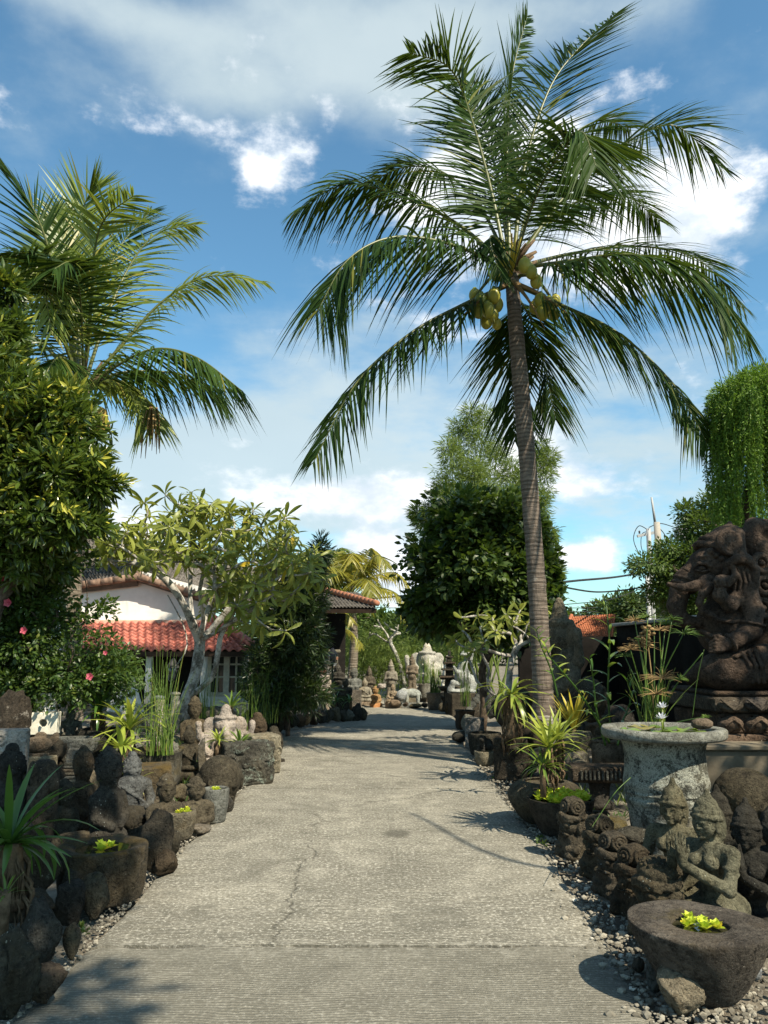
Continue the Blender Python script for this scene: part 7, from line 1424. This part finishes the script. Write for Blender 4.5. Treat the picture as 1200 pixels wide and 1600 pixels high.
# ------------------------------------------------------------------ potted and bedded plants
def shaggy_stem(root, p0, p1, r0, r1, n=60):
    m = MB(); m.tube(catmull([p0, (p0+p1)/2, p1], 14), np.linspace(r0, r1, 14), 9)
    for i in range(n):
        t = random.random(); c = p0*(1-t)+p1*t; a = random.random()*6.28; d = np.array((math.cos(a), math.sin(a), 0)); r = r0*(1-t)+r1*t; L = random.uniform(.08, .2)*(r0/.06)
        m.tube([c+d*r*.8, c+d*(r*1.5)+np.array((0, 0, -L*.3)), c+d*r*1.3+np.array((0, 0, -L))], (.012, .012, .003), 4, flat=.3)
    m.build('shaggy_stem', M['fibre'], root)
def rosette(name, label, px, py, Y, n, lpx, mat, emin=15, emax=85, W=.09, droop=1.1, stem=None, group=None, cat='plant', sr=.05):
    """strap leaved plant; (px, py) is where its leaves meet; stem = pixel y of its foot"""
    t = P(px, py, Y); b = t.copy() if stem is None else P(px, stem, Y)
    root = thing(name, label, cat, tuple(b), group=group)
    if stem is not None: shaggy_stem(root, np.zeros(3), t-b, sr, sr*.8)
    else:
        m = MB(); z0 = float(bank(b[0], b[1])); m.tube([(0, 0, .03), (0, 0, -.06), (0, 0, min(-.08, -min(b[2]-z0, .25)))], .03, 6); m.build('root_stock', M['fibre'], root)
    straps(root, t-b, n, lpx*S(py, Y), W, droop, mat, emin, emax, hash(label) % 1000 if False else int(px*7+py)); return root
def plants():
    rosette('screw_pine', 'spiky dark green strap leaved plant on a shaggy stem at the left edge', 14, 1318, 4.6, 38, 150, 'strap_d', -5, 82, .105, 1.3, stem=1420, sr=.09); rosette('spiky_plant', 'small spiky seedling at the foot of the shaggy stemmed plant', 8, 1400, 4.3, 12, 44, 'strap', 20, 80, .10, .8)
    rosette('spiky_plant', 'dark green spiky plant in the square planter under the bush', 154, 1112, 9.2, 32, 66, 'strap_d', 0, 85, .10, 1.2, stem=1140, sr=.06); rosette('variegated_plant', 'big yellow green strap leaved plant on the left bank', 202, 1140, 8.9, 34, 84, 'strap_y', 5, 84, .095, 1.3, stem=1190, sr=.05)
    rosette('bromeliad', 'yellow green leafy clump below the variegated plant', 190, 1170, 8.4, 28, 44, 'strap_y', 0, 80, .17, 1.1); rosette('bromeliad', 'lower yellow green clump among dry leaves by the reed pot', 198, 1206, 8.1, 14, 40, 'strap_y', -20, 60, .15, 1.3); rosette('spiky_plant', 'yellowish tuft hanging over the mossy carved stone', 212, 1222, 8., 10, 34, 'strap_y', -25, 50, .12, 1.2)
    rosette('bromeliad', 'little rosette plant on a brown stem before the pale relief', 341, 1158, 9.8, 20, 30, 'strap_y', 5, 84, .13, .9, stem=1184, sr=.035); rosette('bromeliad', 'fuller rosette plant above the holed block', 375, 1164, 10.0, 26, 36, 'strap', -10, 84, .12, 1.1); rosette('bromeliad', 'green rosette behind the top of the pale relief', 361, 1106, 11.6, 22, 34, 'strap', 5, 84, .13, .9)
    for px, py, lab in ((460, 1100, 'dark spiky plant first in the far bed'), (505, 1092, 'paler spiky plant second in the far bed'), (524, 1096, 'dark drooping spiky plant third in the far bed'), (548, 1096, 'small dark plant last in the far bed by the lamp'), (486, 1100, 'small bright green plant in the far bed between spiky ones')): rosette('spiky_plant', lab, px, py, 16.6 if px < 500 else 17.8, 18, 22, 'strap_d' if 'dark' in lab else 'strap', -5, 84, .13, 1.1)
    rosette('screw_pine', 'tall yellow green strap plant on a shaggy stem in the carved square pot', 800, 1086, 9.7, 36, 66, 'strap_y', -45, 80, .10, 1.3, stem=1152, sr=.085); 
    rosette('bromeliad', 'lush narrow leaved plant in the big round pot beside the road', 858, 1168, 7.2, 44, 74, 'strap_y', 5, 84, .085, .9, stem=1222, sr=.05); rosette('bromeliad', 'lower tuft of narrow leaves in the big round pot', 848, 1198, 7.1, 40, 54, 'strap', -10, 80, .085, 1.0); rosette('bromeliad', 'upper right shoot in the big round pot', 874, 1156, 7.3, 28, 56, 'strap_y', 25, 84, .09, .8, stem=1216, sr=.03)
    rosette('croton', 'upright golden leaved plant in the shell fluted pot', 897, 1142, 9.0, 20, 62, 'croton', 52, 88, .13, .25)
    # tall leafy canes
    def cane(px, pb, pts, Y, label, n, lpx, mat='strap', el=30):
        b = P(px, pb, Y); root = thing('leafy_cane', label, 'plant', tuple(b)); c = catmull([np.zeros(3)]+[P(x, y, Y+d)-b for x, y, d in pts], 40); m = MB(); m.tube(c, np.linspace(.014, .006, 40), 6, r=.3); m.build('stem', M['strap_d'], root); s = S(pb, Y)
        for i in range(n):
            t = .22+.78*i/(n-1); p = c[int(t*39)]; az = i*2.2+random.uniform(-.4, .4); me = strap_mesh(mat, .19, .9, i % 3); sc = lpx*s*random.uniform(.75, 1.15)*(1-.3*t); link('leaf', me, root, tuple(p), rot=(random.uniform(-.3, .3), -R(el+30*t+random.uniform(-20, 15)), az), scale=sc)
    cane(955, 1150, [(950, 1080, 0), (952, 1000, -.1), (945, 935, -.1)], 9., 'tall leafy cane rising in front of the dark wall', 15, 46, 'strap'); cane(946, 1165, [(932, 1110, 0), (928, 1070, 0), (922, 1030, -.1)], 8.8, 'slim drooping leaved cane left of the papyrus', 12, 34, 'strap_d')
    cane(952, 1160, [(930, 1120, -.2), (900, 1075, -.3), (862, 1030, -.4), (852, 1010, -.4)], 8.7, 'leafy cane arching left across the coconut trunk', 16, 38, 'strap_y', 20); cane(965, 1165, [(972, 1130, 0), (985, 1095, 0), (980, 1060, -.1)], 8.8, 'short bushy cane behind the urn', 12, 36, 'strap_d'); cane(872, 1090, [(862, 1050, 0), (846, 1010, -.1), (838, 985, -.1)], 10.0, 'leafy shoot hugging the right side of the coconut trunk', 12, 34, 'strap')
    # papyrus
    def papyrus(px, pb, stems, Y, label):
        b = P(px, pb, Y); root = thing('papyrus', label, 'plant', tuple(b))
        for x, y, dy, um in stems:
            t = P(x, y, Y+dy)-b; o = np.array((random.gauss(0, .06), random.gauss(0, .06), 0)); c = catmull([o, o*.7+t*.5+np.array((0, 0, .03)), t], 16); m = MB(); m.tube(c, np.linspace(.010, .005, 16), 5, r=random.random()*.8); st = m.build('stem', M['reed'], root)
            if um:
                m = MB()
                for i in range(34): d = rdir(1)[0]; d[2] = abs(d[2])*.7-.1; L = um*random.uniform(.7, 1.2); m.tube([t, t+d*L*.6, t+d*L+np.array((0, 0, -.12*L))], (.0035, .003, .0012), 3, r=random.random()*.9, cap=False)
                m.build('umbel', M['reed'] if random.random() < .6 else M['dry'], st)
        m = MB(); reeds(m, (0, 0, 0), .14, .14, 46, .62, .22, .005); m.build('young_shoots', M['reed'], root)
    papyrus(1020, 1150, [(992, 970, 0, .12), (1012, 965, -.1, .13), (1030, 985, 0, .15), (1050, 968, .1, .12), (1068, 990, -.2, .17), (1005, 1000, .1, .1), (985, 1015, -.1, .14), (976, 1025, .1, .10), (1040, 975, .2, .15), (1022, 960, .2, 0), (1062, 1062, -.3, .12), (1000, 1010, 0, .2), (1035, 1060, -.3, .2), (1025, 1085, -.4, .18), (1098, 1020, -.4, 0), (1103, 1120, -.5, .05)], 7.9, 'tall papyrus clump with starry heads between the dark wall and the urn')
    m = MB()
    for i in range(60): d = rdir(1)[0]; t = (i/60); m.ico((random.gauss(0, .03), random.gauss(0, .03), .0+t*.2), (.022, .022, .016), 1, .3, r=random.random())
    o = thing('dry_seed_head', 'brown drooping seed head among the papyrus stems', 'seed head', tuple(P(1011, 1010, 7.85))); m.build('grains', M['dry'], o); m = MB(); m.tube([(0, 0, .2), (.03, 0, -.3), (.02, 0, -1.)], .006, 5); m.build('stem', M['dry'], o)
    def bent(pts, Y, label):
        q = [P(x, y, Y+d) for x, y, d in pts]; m = MB(); m.tube(catmull(np.array(q)-q[0], 30), np.linspace(.0042, .002, 30), 5, r=.1); m.build('grass_blade', M['reed'], None, tuple(q[0]), label=label, cat='grass blade')
    bent([(985, 1215, -.5), (960, 1240, -.6), (925, 1292, -1.)], 6.4, 'thin straight stalk leaning against the guardian row'); bent([(880, 1190, 0), (905, 1162, 0), (955, 1148, -.3)], 7.4, 'long thin blade arching from the big pot to the urn'); bent([(1082, 1120, 0), (1090, 1060, 0), (1100, 1015, 0)], 7.6, 'single bare stalk in front of the elephant statue plinth')
    # reeds
    def reed_clump(px, pb, rx, ht, Y, n, label, lean=.10, rad=.0042):
        b = P(px, pb, Y); s = S(pb, Y); o = thing('reed_clump', label, 'reeds', tuple(b)); m = MB(); reeds(m, (0, 0, -.02), rx*s, rx*s*.8, n, ht*s, lean, rad); m.build('reeds', M['reed'], o)
    reed_clump(250, 1176, 22, 165, 8.7, 70, 'tall bright reeds growing from the square brown pot on the left', .14); reed_clump(322, 1120, 14, 80, 12., 34, 'green reeds left of the white window'); reed_clump(388, 1140, 20, 105, 12.6, 38, 'slender reeds between the pale relief and the dark bush'); reed_clump(415, 1128, 20, 90, 14., 26, 'darker reeds against the dark bush')
    reed_clump(680, 1082, 8, 48, 20.8, 60, 'reeds in the pale pot left of the dark shrine', .07, .009); reed_clump(664, 1066, 16, 44, 23.4, 50, 'reeds before the tall white elephant god', .07, .008); reed_clump(727, 1102, 8, 85, 14.0, 30, 'reeds in the square planter at the right road bend', .06, .006)
    m = MB()
    for i in range(420):
        p = np.array((random.uniform(-3.5, -1.9), random.uniform(8, 13), 0)) if i % 2 else np.array((random.uniform(1.8, 3.6), random.uniform(7.5, 12.5), 0)); p[2] = float(bank(p[0], p[1]))
        for k in range(5): a = random.random()*6.28; leaves(m, p[None], np.array([(math.cos(a), math.sin(a), random.uniform(.5, 1.6))]), np.array([(0, 0, 1.)]), random.uniform(.08, .2), .022)
    m.build('low_plants', M['hibiscus'], kind='stuff', label='low green weeds between the stones of both beds', cat='weeds')
    m = MB()
    for px, py in ((128, 1452), (126, 1458), (133, 1460), (845, 1310), (850, 1320), (840, 1316), (290, 1302), (296, 1306), (284, 1310), (770, 1218)):
        p = G(px, py, .0); leaves(m, np.repeat(p[None], 9, 0), rdir(9)+np.array((0, 0, .8)), np.tile((0, 0, 1.), (9, 1)), .05, .02)
    m.build('road_edge_weeds', M['hibiscus'], kind='stuff', label='tiny weeds sprouting in the gravel at the road edge', cat='weeds')
plants()
def utility():
    def pole(p0, p1, r, label, mat, Y, arms=True):
        a, b = P(*p0, Y), P(*p1, Y); a[2] = 0; root = thing('utility_pole', label, 'utility pole', tuple(a)); m = MB(); m.tube([(0, 0, 0), b-a], (r*1.25, r*.8), 12); m.build('shaft', M[mat], root)
        if arms: m = MB(); m.box(b-a+(0, 0, -.2), (.9, .09, .1), rot=qrot(0, -12)); m.build('crossarm', M['metal'], root); 
        for i in range(3 if arms else 0): m = MB(); m.lathe([(.0, 0), (.045, .02), (.03, .06), (.04, .1), (0, .13)], 8); m.build('insulator', M['iron'], root, tuple(b-a+(-.35+.35*i, 0, -.13-.07*(i-1)*-1)))
        return root
    pole((1021, 1000), (1013, 826), .11, 'straight grey utility pole with a crossarm beyond the dark wall', 'metal', 30.); pole((1043, 1000), (1026, 816), .13, 'leaning concrete utility pole just right of the straight one', 'conpole', 26., False); pole((1015, 1000), (1011, 900), .09, 'short thin pole beside the straight utility pole', 'metal', 29.5, False)
    a, b = P(1024, 820, 26.), P(1018, 777, 26.); m = MB(); m.tube([(0, 0, 0), b-a], (.045, .035), 8); m.build('antenna_mast', M['metal'], None, tuple(a), label='thin pale mast on top of the leaning concrete pole', cat='mast')
    pole((862, 1060), (858, 906), .06, 'thin white post half hidden behind the coconut trunk', 'metal', 18., False)
    a = P(1066, 835, 30.); root = thing('transformer', 'small grey line box on the wires near the spreading tree', 'line box', tuple(a)); m = MB(); m.box((0, 0, 0), (.5, .4, .45), bev=.04); m.build('box', M['metal'], root); m = MB(); m.lathe([(0, .2), (.06, .22), (.04, .36), (0, .38)], 8); m.build('bushing', M['iron'], root)
    def wire(pts, label, r=.018):
        q = [P(x, y, Y) for x, y, Y in pts]; m = MB(); m.tube(catmull(np.array(q)-q[0], 60), r, 5); m.build('power_line', M['cable'], None, tuple(q[0]), label=label, cat='cable')
    wire([(1010, 894, 29), (960, 902, 26), (905, 907, 23), (862, 911, 20), (790, 914, 22), (700, 928, 26), (640, 930, 30), (560, 938, 36)], 'thick twisted power line sagging from the straight pole to the left', .035)
    wire([(1040, 905, 26), (1000, 918, 25), (940, 925, 23), (895, 920, 21), (866, 912, 19)], 'second power line sagging below the thick one', .025); wire([(1020, 912, 29), (960, 935, 27), (900, 943, 25), (800, 950, 26), (640, 962, 34), (560, 968, 40)], 'thin low wire crossing behind the dark round tree', .014)
    for i, lab in enumerate(('uppermost of the thin wires in the gap at the road end', 'middle thin wire in the gap at the road end', 'lowest thin wire in the gap at the road end')): wire([(520, 944+9*i, 44), (620, 950+8*i, 42), (720, 944+9*i, 40), (900, 950+6*i, 40), (1000, 946+6*i, 40)], lab, .02)
    wire([(1013, 828, 30), (998, 822, 30.4), (990, 840, 30.4), (996, 860, 30.2), (1008, 872, 30)], 'loose cable loop hanging left of the straight pole', .016); wire([(1014, 824, 30), (1030, 818, 29), (1048, 822, 29.6), (1066, 830, 30)], 'wire from the pole top to the line box', .016); wire([(1026, 820, 26), (1040, 838, 27), (1046, 860, 28)], 'cable dropping right of the leaning pole', .014); wire([(1012, 830, 30), (1003, 835, 30.3), (1002, 855, 30.2), (1010, 872, 30)], 'inner cable loop close to the straight pole', .014)
utility()
